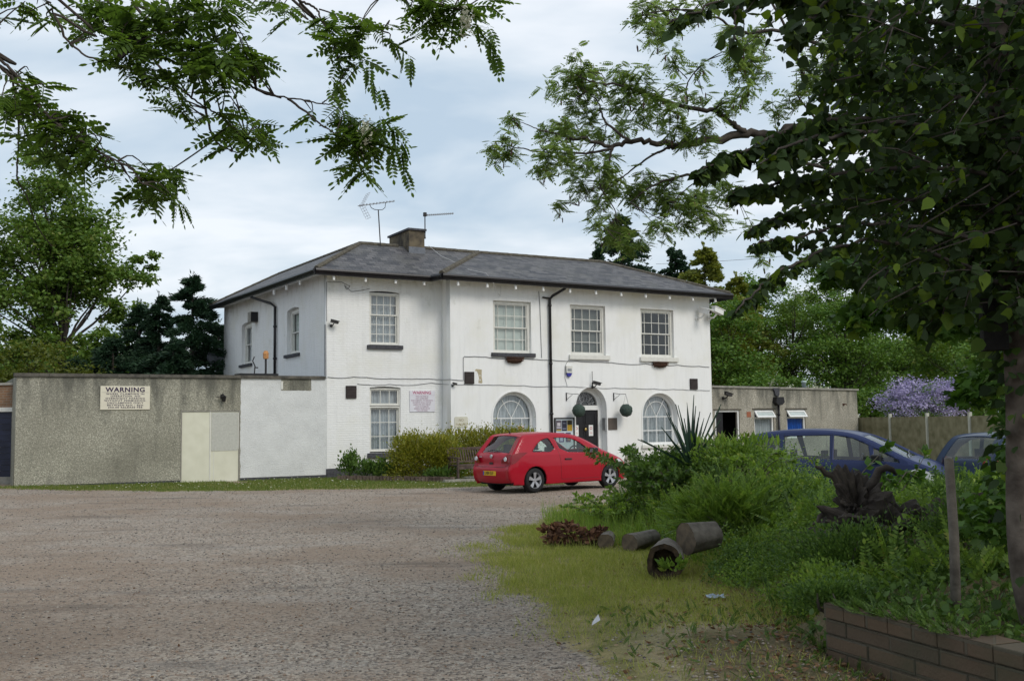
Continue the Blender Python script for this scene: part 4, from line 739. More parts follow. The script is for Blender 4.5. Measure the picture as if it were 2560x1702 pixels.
OCT_V = [(1,0,0),(-.9,0.1,0),(0.1,1,0),(0,-1,0.05),(0,0,1),(0.1,0,-1)]; OCT_F = [(0,2,4),(2,1,4),(1,3,4),(3,0,4),(2,0,5),(1,2,5),(3,1,5),(0,3,5)]
stm, t, b = newmat('loose_stone'); gi = nd(t, 'ShaderNodeNewGeometry'); r_ = nd(t, 'ShaderNodeValToRGB'); t.links.new(gi.outputs['Random Per Island'], r_.inputs[0])
for i_, (p_, c_) in enumerate(((0,(0.10,0.09,0.08)),(0.3,(0.21,0.18,0.155)),(0.6,(0.33,0.285,0.24)),(0.8,(0.24,0.165,0.115)),(0.92,(0.42,0.38,0.32)),(1.0,(0.055,0.05,0.05)))):
    if i_ in (0,1): e = r_.color_ramp.elements[i_]; e.position = p_
    else: e = r_.color_ramp.elements.new(p_)
    e.color = (*c_,1)
t.links.new(r_.outputs[0], b.inputs['Base Color']); b.inputs['Roughness'].default_value = 0.9
n = 90000; yy = 5.2+24*RNG.random(n)**1.9; xx = (RNG.random(n)*2-1.06)*yy*0.53; keep = (grassy(xx,yy) < 0.6+0.4*RNG.random(n)) & (xx < np.interp(yy,XE_Y,XE_X)-0.02) & ((xx < 0.6+0.1*yy)|(yy < 9)); xx, yy = xx[keep], yy[keep]; n = len(xx)
sz = (0.0035+0.011*RNG.random(n)**2.8)*(1+0.03*yy); zz = hgt(xx,yy)+sz*0.2
me = scatter_mesh('gravel', OCT_V, OCT_F, np.stack([xx,yy,zz],1), np.stack([sz,sz*(0.6+0.4*RNG.random(n)),sz*0.5],1), RNG.random(n)*6.28)
link('gravel', me, stm)['kind'] = 'stuff'
n = 2600; yy = 5.6+5.2*RNG.random(n)**1.2; xx = 0.1+2.7*RNG.random(n); k_ = (xx < np.interp(yy,XE_Y,XE_X)-0.03) & (RNG.random(n) < 0.15+0.85*ss(9.5,7.2,yy)); xx, yy = xx[k_], yy[k_]; n = len(xx); sz = 0.006+0.016*RNG.random(n)**2
me = scatter_mesh('pebbles', OCT_V, OCT_F, np.stack([xx,yy,hgt(xx,yy)+sz*0.2],1), np.stack([sz,sz*(0.6+0.4*RNG.random(n)),sz*0.5],1), RNG.random(n)*6.28); link('pebbles', me, stm)['kind'] = 'stuff'
# ------------------------------------------------ brick-edged flower bed with the kerb in front of the house
t = empty('bed_edging', (0,0,0), 0, 'low line of old bricks edging the flower bed below the hedge', 'edging'); 
kp = [(-5.45,32.75),(-4.6,32.35),(-3.4,31.75),(-2.6,31.35),(-1.75,30.95)]; b = MB(); rg = random.Random(3)
for p, q in zip(kp[:-1], kp[1:]):
    L_ = math.hypot(q[0]-p[0], q[1]-p[1]); n = int(L_/0.112); an = math.atan2(q[1]-p[1], q[0]-p[0])
    for k in range(n):
        f_ = (k+0.5)/n; x, y = p[0]+(q[0]-p[0])*f_, p[1]+(q[1]-p[1])*f_; h_ = 0.15+rg.uniform(-0.012,0.012)
        b.box(-0.05,0.05,-0.05,0.05,-0.1,h_, Matrix.Rotation(an+rg.uniform(-0.06,0.06),3,'Z'), (x,y,gz(x,y)))
b.build('brick', M('old_edging_brick', (0.07,0.05,0.04), 0.95, 0.4, 5, col2=(0.17,0.13,0.10), bump=0.5), t)
t = tag(MB().build('kerb', K['concrete']), 'pale concrete kerb running behind the red car', 'kerb'); me = t.data; bb = MB(); n = 7
for k in range(n):
    f0, f1 = k/n, (k+1)/n; p0 = (-2.0+5.2*f0, 30.75+2.6*f0); an = math.atan2(2.6,5.2); bb.box(0,0.82,0,0.12,-0.2,0.09, Matrix.Rotation(an,3,'Z'), (p0[0],p0[1],gz(*p0)))
t.data = bb.mesh('kerb'); t.data.materials.append(K['concrete'])
b = MB().box(0,5.6,0.13,2.4,-0.2,0.05, Matrix.Rotation(math.atan2(2.6,5.2),3,'Z'), (-2.0,30.75,gz(0,32))); o = b.build('path', K['concrete']); o['kind'] = 'structure'
# bench
def bench():
    t = empty('park_bench', (-1.25,32.0,gz(-1.2,32)+0.06), R(29+8), 'weathered dark wooden slatted bench between the hedge and the red car', 'bench'); wd = M('weathered_wood', (0.05,0.035,0.03), 0.85, 0.35, 8, col2=(0.12,0.085,0.07), bump=0.4)
    for x in (-0.72,0.66):
        put('leg', MB().box(x,x+0.06,-0.27,-0.21,0,0.62), wd, t); put('leg', MB().box(x,x+0.06,0.20,0.26,0,0.50).poly([(x,0.20,0.5),(x+0.06,0.20,0.5),(x+0.06,0.26,0.5),(x,0.26,0.5),(x,0.34,0.95),(x+0.06,0.34,0.95),(x+0.06,0.40,0.95),(x,0.40,0.95)],[(0,1,5,4),(1,2,6,5),(2,3,7,6),(3,0,4,7),(4,5,6,7)]), wd, t)
        put('armrest', MB().box(x-0.02,x+0.08,-0.30,0.27,0.622,0.66), wd, t)
    b = MB(); [b.box(-0.72,0.72,-0.26+k*0.095,-0.18+k*0.095,0.40,0.43) for k in range(5)]; b.box(-0.66,0.66,-0.25,-0.22,0.30,0.395); put('seat', b, wd, t)
    b = MB().box(-0.66,0.66,0.33,0.38,0.86,0.94).box(-0.66,0.66,0.22,0.27,0.48,0.53)
    for k in range(14):
        x = -0.62+k*0.0935; b.poly([(x,0.24,0.53),(x+0.045,0.24,0.53),(x+0.045,0.26,0.53),(x,0.26,0.53),(x,0.34,0.86),(x+0.045,0.34,0.86),(x+0.045,0.36,0.86),(x,0.36,0.86)],[(0,1,5,4),(1,2,6,5),(2,3,7,6),(3,0,4,7)])
    put('backrest', b, wd, t)
bench()
t = tag(MB().lathe([(0.001,-0.3),(0.13,-0.3),(0.13,0.42),(0.11,0.62),(0.05,0.72),(0.001,0.73)],12).build('bollard', M('pale_stone', (0.30,0.28,0.22), 0.95, 0.2, 7, bump=0.5), None, True), 'pale worn stone post against the house wall in front of the red car', 'bollard'); t.location = HW(11.2,KW-0.35,-0.3)
# ------------------------------------------------ far left brick garage
t = empty('garage', (-15.6,30.6,0), R(2), 'brick garage with a white lintel and dark blue door at the far left edge', 'garage')
put('wall', MB().box(-6,0.9,0.3,5,2.35,3.0).box(-6,-3.5,0.3,5,-0.3,2.35), brickmat('garage_brick', (0.28,0.15,0.08), (0.20,0.12,0.07), (0.30,0.27,0.22)), t); put('coping', MB().box(-6,0.95,0.24,5.05,3.002,3.07), K['concrete'], t)
put('lintel', MB().box(-3.49,0.9,0.26,0.6,2.22,2.348), K['white'], t); b = MB()
for k in range(11): b.box(-3.48,0.88,0.36+0.008*(k%2),0.42,0.32+k*0.172,0.32+(k+1)*0.172-0.006)
put('door', b, M('dark_blue_door', (0.018,0.022,0.045), 0.35, 0.3, 4), t); put('threshold', MB().box(-3.48,0.9,0.30,0.8,-0.3,0.318), K['concrete'], t); put('wall', MB().box(0.902,1.15,0.5,5,-0.3,3.0), brickmat('garage_brick_side', (0.28,0.15,0.08), (0.20,0.12,0.07), (0.30,0.27,0.22)), t)
# ------------------------------------------------ right fence, from behind the annex towards the camera
P0, P1 = np.array([15.25,46.6]), np.array([17.2,33.0]); dirv = (P1-P0)/np.linalg.norm(P1-P0); ang = math.atan2(dirv[1],dirv[0])
fz0 = -0.25; t = empty('fence', (P0[0],P0[1],fz0), ang, 'tall weathered close-board fence with pale concrete posts at the right', 'fence'); wd = M('weathered_fence_board', (0.13,0.12,0.065), 0.95, 0.2, 3, col2=(0.24,0.22,0.14), bump=0.3)
LL = float(np.linalg.norm(P1-P0)); nb = int(LL/2.9)+1; rg = random.Random(4)
for k in range(nb):
    b = MB(); x0 = k*2.9+0.06; x = x0
    while x < (k+1)*2.9-0.16: b.box(x,x+0.115,0.0,0.016+rg.random()*0.006,0.2,1.98+rg.uniform(-0.008,0.008)); x += 0.118
    put('fence_panel', b, wd, t); put('gravel_board', MB().box(x0,(k+1)*2.9-0.06,-0.01,0.03,-0.1,0.195), K['concrete'], t); put('post', MB().box(k*2.9-0.055,k*2.9+0.055,-0.05,0.06,-0.3,2.12), M('pale_post', (0.42,0.42,0.36), 0.9, 0.1, 8), t)
# ------------------------------------------------ cars
def carmaker(name, loc, rz, label, out, wheels, glass_side, top_glass, W, paint, hl, bz, arch_r=0.345, wr=0.30, extras=None, zs=1.0):
    t = empty(name, loc, rz, label, 'car'); out = [(x,z*zs) for x,z in out]
    Lr = -min(x for x,z in out); belt = 0.92*zs
    def ys(x, z):
        a = abs(x)/Lr; pl = 1-0.20*a**5 if x > 0 else 1-0.16*a**6
        sd = 1-0.10*abs((z-0.55)/0.6)**2.2 if z < belt else (1-0.10*abs((belt-0.55)/0.6)**2.2)-0.40*(z-belt)/ (W*0.5)*0.9
        return 0.5*W*pl*sd
    def chaikin(p, n=1):
        for _ in range(n):
            q = [p[0]]
            for a, b in zip(p[:-1], p[1:]): q += [(a[0]*0.75+b[0]*0.25, a[1]*0.75+b[1]*0.25), (a[0]*0.25+b[0]*0.75, a[1]*0.25+b[1]*0.75)]
            p = q+[p[-1]]
        return p
    oc = chaikin(out, 2); P = np.array(oc); n = len(P)
    tg = np.gradient(P, axis=0); tg /= np.linalg.norm(tg, axis=1)[:,None]; nr = np.stack([tg[:,1], -tg[:,0]], 1)     # inward normal (outline runs rear to front over the top)
    rr_ = 0.075
    inner = P+nr*rr_; mid = P+nr*rr_*0.28
    # top strip
    V = []; lat = np.linspace(-1, 1, 11)
    rows = []
    for k in range(n):
        x, z = P[k]; ye = ys(*inner[k])-rr_*0.75; row = []
        row.append((inner[k][0], ys(*inner[k]), inner[k][1])); row.append((mid[k][0], ys(*mid[k])-rr_*0.18, mid[k][1]))
        for q in lat[::-1]:
            cr = 0.05*(q*q)
            row.append((x+nr[k][0]*cr, ye*q, z+nr[k][1]*cr))
        row.append((mid[k][0], -(ys(*mid[k])-rr_*0.18), mid[k][1])); row.append((inner[k][0], -ys(*inner[k]), inner[k][1])); rows.append(row)
    m_ = len(rows[0]); V = [v for r in rows for v in r]
    body = []; glass = []
    for k in range(n-1):
        xm = (P[k][0]+P[k+1][0])/2; zm = (P[k][1]+P[k+1][1])/2; isg = any(a <= xm <= b and zm > c for a, b, c in top_glass)
        for j in range(m_-1):
            f = (k*m_+j, k*m_+j+1, (k+1)*m_+j+1, (k+1)*m_+j); (glass if (isg and 3 <= j <= m_-5) else body).append(f)
    bmesh_ = [(V, body)]
    # side panels
    so = [tuple(p) for p in inner]; zb = 0.20*zs
    def arcpts(cx): 
        a0 = math.asin((zb-bz)/arch_r) if abs(zb-bz) < arch_r else 0
        return [(cx+arch_r*math.cos(a), bz+arch_r*math.sin(a)) for a in np.linspace(a0, math.pi-a0, 13)]
    xr, xf = wheels
    outline = so+[(so[-1][0], zb)] if so[-1][1] > zb else so
    outline = list(outline)+arcpts(xf)+arcpts(xr)
    if so[0][1] > zb: outline.append((so[0][0], zb))
    def side(me_outline, holes, off=0.0, thick=None):
        cu = panel(me_outline, holes, 0.02, 0); bm = bmesh.new(); bm.from_mesh(cu)
        bmesh.ops.delete(bm, geom=[f for f in bm.faces if abs(f.normal.y) < 0.5 or f.calc_center_median().y > 0.01], context='FACES')
        for x in np.arange(-2.3,2.31,0.07): bmesh.ops.bisect_plane(bm, geom=bm.verts[:]+bm.edges[:]+bm.faces[:], plane_co=(x,0,0), plane_no=(1,0,0), dist=1e-5)
        for z in np.arange(0.1,1.7,0.07): bmesh.ops.bisect_plane(bm, geom=bm.verts[:]+bm.edges[:]+bm.faces[:], plane_co=(0,0,z), plane_no=(0,0,1), dist=1e-5)
        vs = [v.co.copy() for v in bm.verts]; bm.verts.index_update(); fs = [tuple(v.index for v in f.verts) for f in bm.faces]; bm.free()
        return [[(v.x, s_*(ys(v.x, v.z)+off), v.z) for v in vs] for s_ in (1,-1)], fs
    holes = [[(x,z*zs) for x,z in (chaikin(h+[h[0]],1)[:-1] if W < 1.72 else h)] for h in glass_side]
    sv, sf = side(outline, holes)
    bm_ = MB(); bm_.poly(V, body)
    for v_ in sv: bm_.poly(v_, sf)
    bo = bm_.mesh('body'); bm2 = bmesh.new(); bm2.from_mesh(bo); bmesh.ops.remove_doubles(bm2, verts=bm2.verts, dist=0.004); bmesh.ops.recalc_face_normals(bm2, faces=bm2.faces); bm2.to_mesh(bo); bm2.free()
    bo_o = link('body', bo, paint, t, True); sm = bo_o.modifiers.new('s','SOLIDIFY'); sm.thickness = 0.018; sm.offset = 0
    gm = K['carglass']
    link('windscreen_and_rear_window', MB().poly(V, glass).mesh('gl'), gm, t, True)
    for h in holes:
        sv, sf = side(h, [], -0.008); [link('side_window', MB().poly(v_, sf).mesh('sw'), gm, t, True) for v_ in sv]
        rim = MB()
        for s_ in (1,-1):
            pts = [(x, s_*(ys(x,z)+0.001), z) for x,z in h+[h[0]]]; rim.tube(pts, 0.008, 5)
        link('window_seal', rim.mesh('rim'), K['black'], t)
    # floor, interior
    xa, xb = so[0][0]+0.12, so[-1][0]-0.12
    fl = MB().box(xa, xb, -W*0.43, W*0.43, 0.19*zs, 0.24*zs)
    for cx in wheels:
        for s_ in (1,-1):
            pts = [(cx+(arch_r+0.01)*math.cos(a), bz+(arch_r+0.01)*math.sin(a)) for a in np.linspace(0, math.pi, 13)]
            fl.poly([(x, s_*W*0.5*0.93, z) for x,z in pts]+[(x, s_*W*0.24, z) for x,z in pts], [(i,i+1,i+14,i+13) for i in range(12)]+[tuple(range(13,26))])
    link('underbody', fl.mesh('ub'), K['rubber'], t)
    it = MB()
    for (sx, back) in ((0.05,-0.25),(-0.85,-1.1)):
        for sy in (-0.36, 0.36): it.box(sx-0.25,sx+0.22,sy-0.24,sy+0.24,0.35,0.55).box(back-0.06,back+0.06,sy-0.22,sy+0.22,0.5,0.98).box(back-0.09,back+0.0,sy-0.12,sy+0.12,1.0,1.16)
    it.box(0.55,1.0,-0.62,0.62,0.55,0.90); link('interior', it.mesh('in'), K['rubber'], t)
    sw = MB(); c_ = Vector((0.42,-0.36,0.93)); sw.tube([tuple(c_+Vector((0.06*math.cos(a)*0.9, 0.18*math.sin(a), 0.17*math.cos(a)))) for a in np.linspace(0,6.283,19)],0.016,6); sw.tube([tuple(c_),(0.6,-0.36,0.82)],0.03,6); link('steering_wheel', sw.mesh('sw'), K['black'], t)
    # wheels
    for cx in wheels:
        for s_ in (1,-1):
            yy_ = s_*(W*0.5-0.12); wo = link('wheel', MB().lathe([(wr*0.66,-0.09),(wr*0.93,-0.10),(wr,-0.07),(wr,0.07),(wr*0.93,0.10),(wr*0.66,0.09),(wr*0.64,0.0),(wr*0.66,-0.09)],28,axis='y').mesh('ty'), K['rubber'], t, True); wo.location = (cx, yy_, bz)
            rm = MB(); o_ = 0.075*s_; rm.lathe([(wr*0.60,o_*0.4),(wr*0.67,o_),(wr*0.69,o_*1.05),(wr*0.66,o_*1.2),(wr*0.62,o_*0.9)],28,axis='y')
            for k in range(5):
                for da in (-0.13,0.13):
                    a = k*2*math.pi/5+0.3+da; d_ = Vector((math.cos(a),0,math.sin(a))); n_ = Vector((-math.sin(a),0,math.cos(a)))*0.017
                    p = [Vector((0,o_*0.7,0))+d_*0.03, Vector((0,o_*0.95,0))+d_*wr*0.64]
                    rm.poly([tuple(p[0]-n_),tuple(p[0]+n_),tuple(p[1]+n_*1.5),tuple(p[1]-n_*1.5),tuple(p[0]-n_+Vector((0,0.02*s_,0))),tuple(p[0]+n_+Vector((0,0.02*s_,0))),tuple(p[1]+n_*1.3+Vector((0,0.015*s_,0))),tuple(p[1]-n_*1.3+Vector((0,0.015*s_,0)))],[(0,1,2,3),(4,5,6,7),(0,1,5,4),(1,2,6,5),(2,3,7,6),(3,0,4,7)])
            rm.lathe([(0.001,o_*1.1),(0.035,o_*1.1),(0.055,o_*0.7)],16,axis='y'); link('rim', rm.mesh('rim'), K['alloy'], wo, False)
            link('brake_disc', MB().lathe([(0.001,o_*0.2),(wr*0.6,o_*0.2),(wr*0.6,0.0)],20,axis='y').mesh('bd'), K['rubber'], wo)
    def seam(pts, r=0.0035, name='seam', mat='black', both=True):
        q = MB()
        for s_ in ((1,-1) if both else (-1,)):
            dense = []
            for a, b2 in zip(pts[:-1], pts[1:]):
                for k in range(5): dense.append((a[0]+(b2[0]-a[0])*k/5, (a[1]+(b2[1]-a[1])*k/5)*zs))
            dense.append((pts[-1][0], pts[-1][1]*zs)); q.tube([(x, s_*(ys(x,z)+0.009), z) for x,z in dense], r, 5)
        return link(name, q.mesh('sm'), K[mat], t)
    def patch(pts, mat, name, off=0.012, sides=(1,-1)):
        sv, sf = side([(x,z*zs) for x,z in pts], [], off)
        return [link(name, MB().poly(v_, sf).mesh('pt'), mat, t, True) for s_, v_ in zip((1,-1), sv) if s_ in sides]
    return t, ys, seam, patch, P
def carpaint(name, col):
    m, t, b = newmat(name); b.inputs['Base Color'].default_value = (*col,1); b.inputs['Metallic'].default_value = 0.0; b.inputs['Roughness'].default_value = 0.38
    tc = nd(t,'ShaderNodeTexCoord'); t.links.new(mixc(t, mth(t,'MULTIPLY',ramp(t, noise(t, tc.outputs['Object'], 3, 7, 0.7),0.4,0.8),0.25), col, tuple(x*0.8+0.004 for x in col)), b.inputs['Base Color'])
    b.inputs['Coat Weight'].default_value = 0.4 if col[0] > 0.1 else 0.15; b.inputs['Coat Roughness'].default_value = 0.05; b.inputs['Specular IOR Level'].default_value = 0.2; return m
K['carglass'] = glassmat('car_glass', (0.78,0.86,0.83), 0.08); K['rubber'] = M('tyre_rubber', (0.014,0.014,0.015), 0.75, 0.2, 20); K['alloy'] = M('alloy_wheel', (0.55,0.55,0.57), 0.35, 0.1, 20, metal=0.8)
K['lens_r'] = M('red_lens', (0.20,0.001,0.004), 0.15, 0.1, 5, coat=0.6); K['lens_w'] = M('clear_lens', (0.62,0.63,0.65), 0.12, 0.1, 8, coat=0.6)
hatch = [(-1.90,0.24),(-1.97,0.34),(-2.0,0.48),(-2.0,0.60),(-1.95,0.66),(-1.93,0.72),(-1.93,0.84),(-1.90,0.93),(-1.84,1.00),(-1.70,1.18),(-1.55,1.36),(-1.47,1.435),(-1.30,1.46),(-0.85,1.485),(-0.4,1.485),(0.0,1.455),(0.35,1.375),(0.75,1.19),(1.05,1.02),(1.25,0.94),(1.5,0.86),(1.75,0.76),(1.90,0.66),(1.98,0.54),(2.0,0.40),(1.97,0.26),(1.90,0.22)]
q1 = [(-1.28,1.00),(-1.16,1.13),(-0.98,1.26),(-0.80,1.325),(-0.66,1.34),(-0.52,0.985)]; q2 = [(-0.50,1.345),(-0.36,0.98),(0.50,0.945),(0.64,0.93),(0.48,1.10),(0.22,1.26),(-0.05,1.345)]; q3 = [(0.70,0.935),(0.93,0.915),(0.66,1.04)]
redp = carpaint('red_car_paint', (0.36,0.003,0.016))
cx_, cy_ = 0.47, 25.9; PH = R(38); hx, hy = math.cos(PH), math.sin(PH); sx_, sy_ = math.sin(PH), -math.cos(PH)      # the near side of the car is its right side
off_ = (-1.22, 0.73); bx = cx_-hx*off_[0]-sx_*off_[1]; by = cy_-hy*off_[0]-sy_*off_[1]
t, ys, seam, patch, PP = carmaker('parked_car', (bx,by,gz(bx,by)), PH, 'bright red three-door hatchback parked in front of the white house door', hatch, (-1.22,1.29), [q1,q2,q3], [(-1.86,-1.50,0.98),(0.30,1.06,1.0)], 1.70, redp, None, 0.30, zs=0.985, arch_r=0.345)
seam([(-0.60,1.38),(-0.46,1.0),(-0.42,0.8),(-0.40,0.35),(-0.38,0.30)]); seam([(0.98,0.86),(0.95,0.6),(0.92,0.35)]); seam([(-0.40,0.30),(0.88,0.30)])
put('door_handle', MB().box(-0.28,-0.06,-0.02,0.02,-0.018,0.018), K['iron'], t, Matrix.Translation((0,-ys(-0.17,0.79)-0.015,0.79)), bevel=0.008)
put('side_repeater', MB().box(-0.03,0.03,-0.006,0.006,-0.015,0.015), K['lens_w'], t, Matrix.Translation((1.15,-ys(1.15,0.74)-0.01,0.74)))
for s_ in (1,-1): put('wing_mirror', MB().box(-0.09,0.07,-0.10,0.10,-0.07,0.075), K['black'], t, Matrix.Translation((0.66,s_*(ys(0.66,1.0)+0.11),0.98)), bevel=0.03)
mg = put('mirror_glass', MB().box(-0.104,-0.098,-0.07,0.07,-0.045,0.05), K['alloy'], t, Matrix.Translation((0.66,-(ys(0.66,1.0)+0.11),0.98)))
# rear: lamps wrap the corner, plate, badge, wiper, bumper line
def rearlamp(pts, mat, name, dx, both=(1,-1)):
    for s_ in both:
        q = MB(); ctr = np.mean(np.array(pts), 0)
        V = []; 
        for (y, z, x) in pts: V.append((x-dx, s_*y, z))
        n = len(V); q.poly(V+[(np.mean([v[0] for v in V])-0.015, np.mean([v[1] for v in V]), np.mean([v[2] for v in V]))], [(k,(k+1)%n,n) for k in range(n)]); put(name, q, mat, t)
def rx(z):      # rear outline x at height z
    return float(np.interp(z, [0.3,0.4,0.55,0.62,0.72,0.85,0.92,1.0,1.2,1.4], [-1.96,-1.99,-2.0,-1.97,-1.935,-1.93,-1.905,-1.84,-1.69,-1.49]))
rearlamp([(0.44,0.735,-1.955),(0.70,0.72,-1.90),(0.715,0.95,-1.86),(0.60,0.93,-1.925),(0.50,0.83,-1.95)], K['lens_r'], 'tail_lamp', 0.022)
patch([(-1.90,0.715),(-1.80,0.74),(-1.62,0.89),(-1.42,1.0),(-1.66,1.0),(-1.88,0.95)], K['lens_r'], 'tail_lamp', 0.014)
for s_ in (1,-1): put('reversing_lamp', MB().lathe([(0.001,-0.02),(0.03,-0.018),(0.035,-0.008),(0.05,-0.014),(0.055,0.0)],16,axis='x'), K['lens_w'], t, Matrix.Translation((-1.965,s_*0.60,0.83)))
pl = put('number_plate', MB().box(-0.012,0.0,-0.26,0.26,-0.055,0.055), M('yellow_plate', (0.62,0.38,0.02), 0.4, 0.05, 5), t, Matrix.Translation((-2.0,0.0,0.48)), bevel=0.003)
me_t = text('plate_lettering', 'LX08 OLP', 0.095, (0,0,0), K['black'], pl, sx=0.88, bold=0.001); me_t.data.transform(Matrix.Translation((-2.0145,0.015,0.48))@Matrix.Rotation(-math.pi/2,4,'Z'))
put('plate_band', MB().box(-0.0015,0.0,-0.02,0.02,-0.05,0.05), M('plate_blue', (0.03,0.06,0.35), 0.4, 0.05, 5), pl, Matrix.Translation((-2.0125,0.235,0.48)))
put('badge', MB().lathe([(0.001,-0.012),(0.045,-0.010),(0.05,0.0)],20,axis='x').box(-0.016,-0.011,-0.03,0.03,-0.008,0.008), K['alloy'], t, Matrix.Translation((-1.945,0.0,0.89)))
put('badge_lettering', MB().box(-0.004,0.0,0,0.10,0,0.012).box(-0.004,0.0,0.015,0.03,0.012,0.028).box(-0.004,0,0.05,0.065,0.012,0.028).box(-0.004,0,0.08,0.095,0.012,0.028), K['alloy'], t, Matrix.Translation((-1.938,0.40,0.86)))
put('boot_latch', MB().box(-0.01,0.0,-0.07,0.07,-0.025,0.025), K['iron'], t, Matrix.Translation((-1.944,0,0.72)))
b = MB(); b.tube([(-1.88,0.25,1.0),(-1.85,0.05,1.035),(-1.86,-0.22,1.025)],0.012,5); put('rear_wiper', b, K['black'], t)
b = MB(); pts = [(-1.975-0.0,y,0.635) for y in np.linspace(-0.62,0.62,9)]; b.tube([(-1.945,-0.70,0.70),(-1.965,-0.60,0.66)]+pts+[(-1.965,0.60,0.66),(-1.945,0.70,0.70)],0.005,5)
b.tube([(-1.93,-0.42,0.70),(-1.935,-0.40,0.80),(-1.905,-0.60,0.94),(-1.84,-0.63,1.0)],0.004,5); put('tailgate_seam', b, K['black'], t); put('roof_aerial', MB().tube([(-1.35,0,1.44),(-1.37,0,1.49)],0.018,6).tube([(-1.37,0,1.48),(-1.50,0,1.60)],0.006,5), K['black'], t)
patch([(1.45,0.72),(1.60,0.76),(1.80,0.66),(1.86,0.56),(1.70,0.58),(1.55,0.64)], K['lens_w'], 'headlight')
# blue people carrier, its front turned a little towards the camera
mpv = [(-2.05,0.28),(-2.12,0.40),(-2.14,0.60),(-2.10,0.80),(-2.06,1.0),(-1.95,1.25),(-1.80,1.48),(-1.62,1.58),(-1.2,1.63),(-0.6,1.655),(0.0,1.63),(0.40,1.56),(0.75,1.42),(1.25,1.15),(1.48,1.03),(1.75,0.93),(1.98,0.80),(2.10,0.66),(2.16,0.50),(2.14,0.34),(2.05,0.25)]
s1 = [(-1.72,1.04),(-1.62,1.30),(-1.45,1.46),(-1.15,1.50),(-1.05,1.04)]; s2 = [(-0.98,1.04),(-1.03,1.51),(-0.10,1.52),(-0.08,1.02)]; s3 = [(0.0,1.02),(-0.02,1.52),(0.35,1.46),(0.66,1.32),(0.72,1.0)]; s4 = [(0.80,1.0),(0.76,1.26),(1.22,1.03),(1.25,0.97)]
bluep = carpaint('blue_car_paint', (0.02,0.03,0.09)); b3 = carpaint('dark_blue_car_paint', (0.02,0.035,0.07))
bx, by = 6.85, 21.9; t, ys, seam, patch, PP = carmaker('parked_car', (bx,by,gz(bx,by)-0.10), R(-31), 'blue people carrier parked behind the green mound, facing right', mpv, (-1.35,1.42), [s1,s2,s3,s4], [(-2.04,-1.84,1.05),(0.55,1.45,1.04)], 1.76, bluep, None, 0.30, zs=0.97)
patch([(1.42,0.80),(1.62,0.86),(1.95,0.72),(2.02,0.58),(1.80,0.60),(1.55,0.68)], K['lens_w'], 'headlight'); seam([(-1.03,1.55),(-1.0,1.0),(-1.0,0.6),(-0.9,0.35)]); seam([(-0.05,1.55),(-0.04,1.0),(-0.04,0.35)]); seam([(1.0,0.98),(0.95,0.6),(0.92,0.35)])
for s_ in (1,-1): put('wing_mirror', MB().box(-0.10,0.08,-0.11,0.11,-0.07,0.08), K['black'], t, Matrix.Translation((0.86,s_*(ys(0.86,1.0)+0.13),1.02)), bevel=0.03); 
for x in (-0.30,-1.15): put('door_handle', MB().box(-0.1,0.1,-0.02,0.02,-0.02,0.02), bluep, t, Matrix.Translation((x+0.1,-ys(x,0.86)-0.02,0.86)))
put('windscreen_wiper', MB().tube([(1.42,-0.5,1.05),(1.30,-0.1,1.13),(1.25,0.3,1.15)],0.012,5), K['black'], t)
# third car, tail towards us at the right
rear3 = [(-2.0,0.28),(-2.08,0.40),(-2.10,0.60),(-2.04,0.80),(-2.0,0.98),(-1.85,1.20),(-1.66,1.42),(-1.5,1.49),(-1.1,1.53),(-0.5,1.54),(0.0,1.51),(0.35,1.42),(0.8,1.2),(1.2,0.98),(1.5,0.90),(1.9,0.75),(2.05,0.6),(2.1,0.45),(2.08,0.3),(2.0,0.24)]
r1 = [(-1.45,1.02),(-1.30,1.24),(-1.05,1.38),(-0.80,1.40),(-0.72,1.0)]; r2 = [(-0.64,1.0),(-0.70,1.40),(0.0,1.38),(0.05,0.97)]; r3 = [(0.12,0.97),(0.08,1.37),(0.45,1.22),(0.85,0.97)]
bx, by = 10.85, 21.9; t, ys, seam, patch, PP = carmaker('parked_car', (bx,by,gz(bx,by)-0.12), R(22), 'dark blue-grey hatchback with red tail lamp at the right behind the trees', rear3, (-1.3,1.3), [r1,r2,r3], [(-1.98,-1.60,1.0),(0.35,1.25,1.0)], 1.75, b3, None, 0.30, zs=0.98)
rearlamp([(0.50,0.82,-2.03),(0.70,0.80,-1.98),(0.80,0.86,-1.75),(0.80,0.98,-1.45),(0.72,1.03,-1.72),(0.55,1.0,-1.96)], K['lens_r'], 'tail_lamp', 0.02); patch([(-2.0,0.80),(-1.85,0.80),(-1.55,0.90),(-1.35,1.0),(-1.6,1.03),(-1.95,0.98)], K['lens_r'], 'tail_lamp', 0.016); put('rear_bumper', MB().box(-2.14,-1.9,-0.78,0.78,0.30,0.58), K['rubber'], t, bevel=0.05); put('reflector', MB().box(-2.16,-2.13,0.45,0.65,0.52,0.56).box(-2.16,-2.13,-0.65,-0.45,0.52,0.56), K['lens_r'], t)
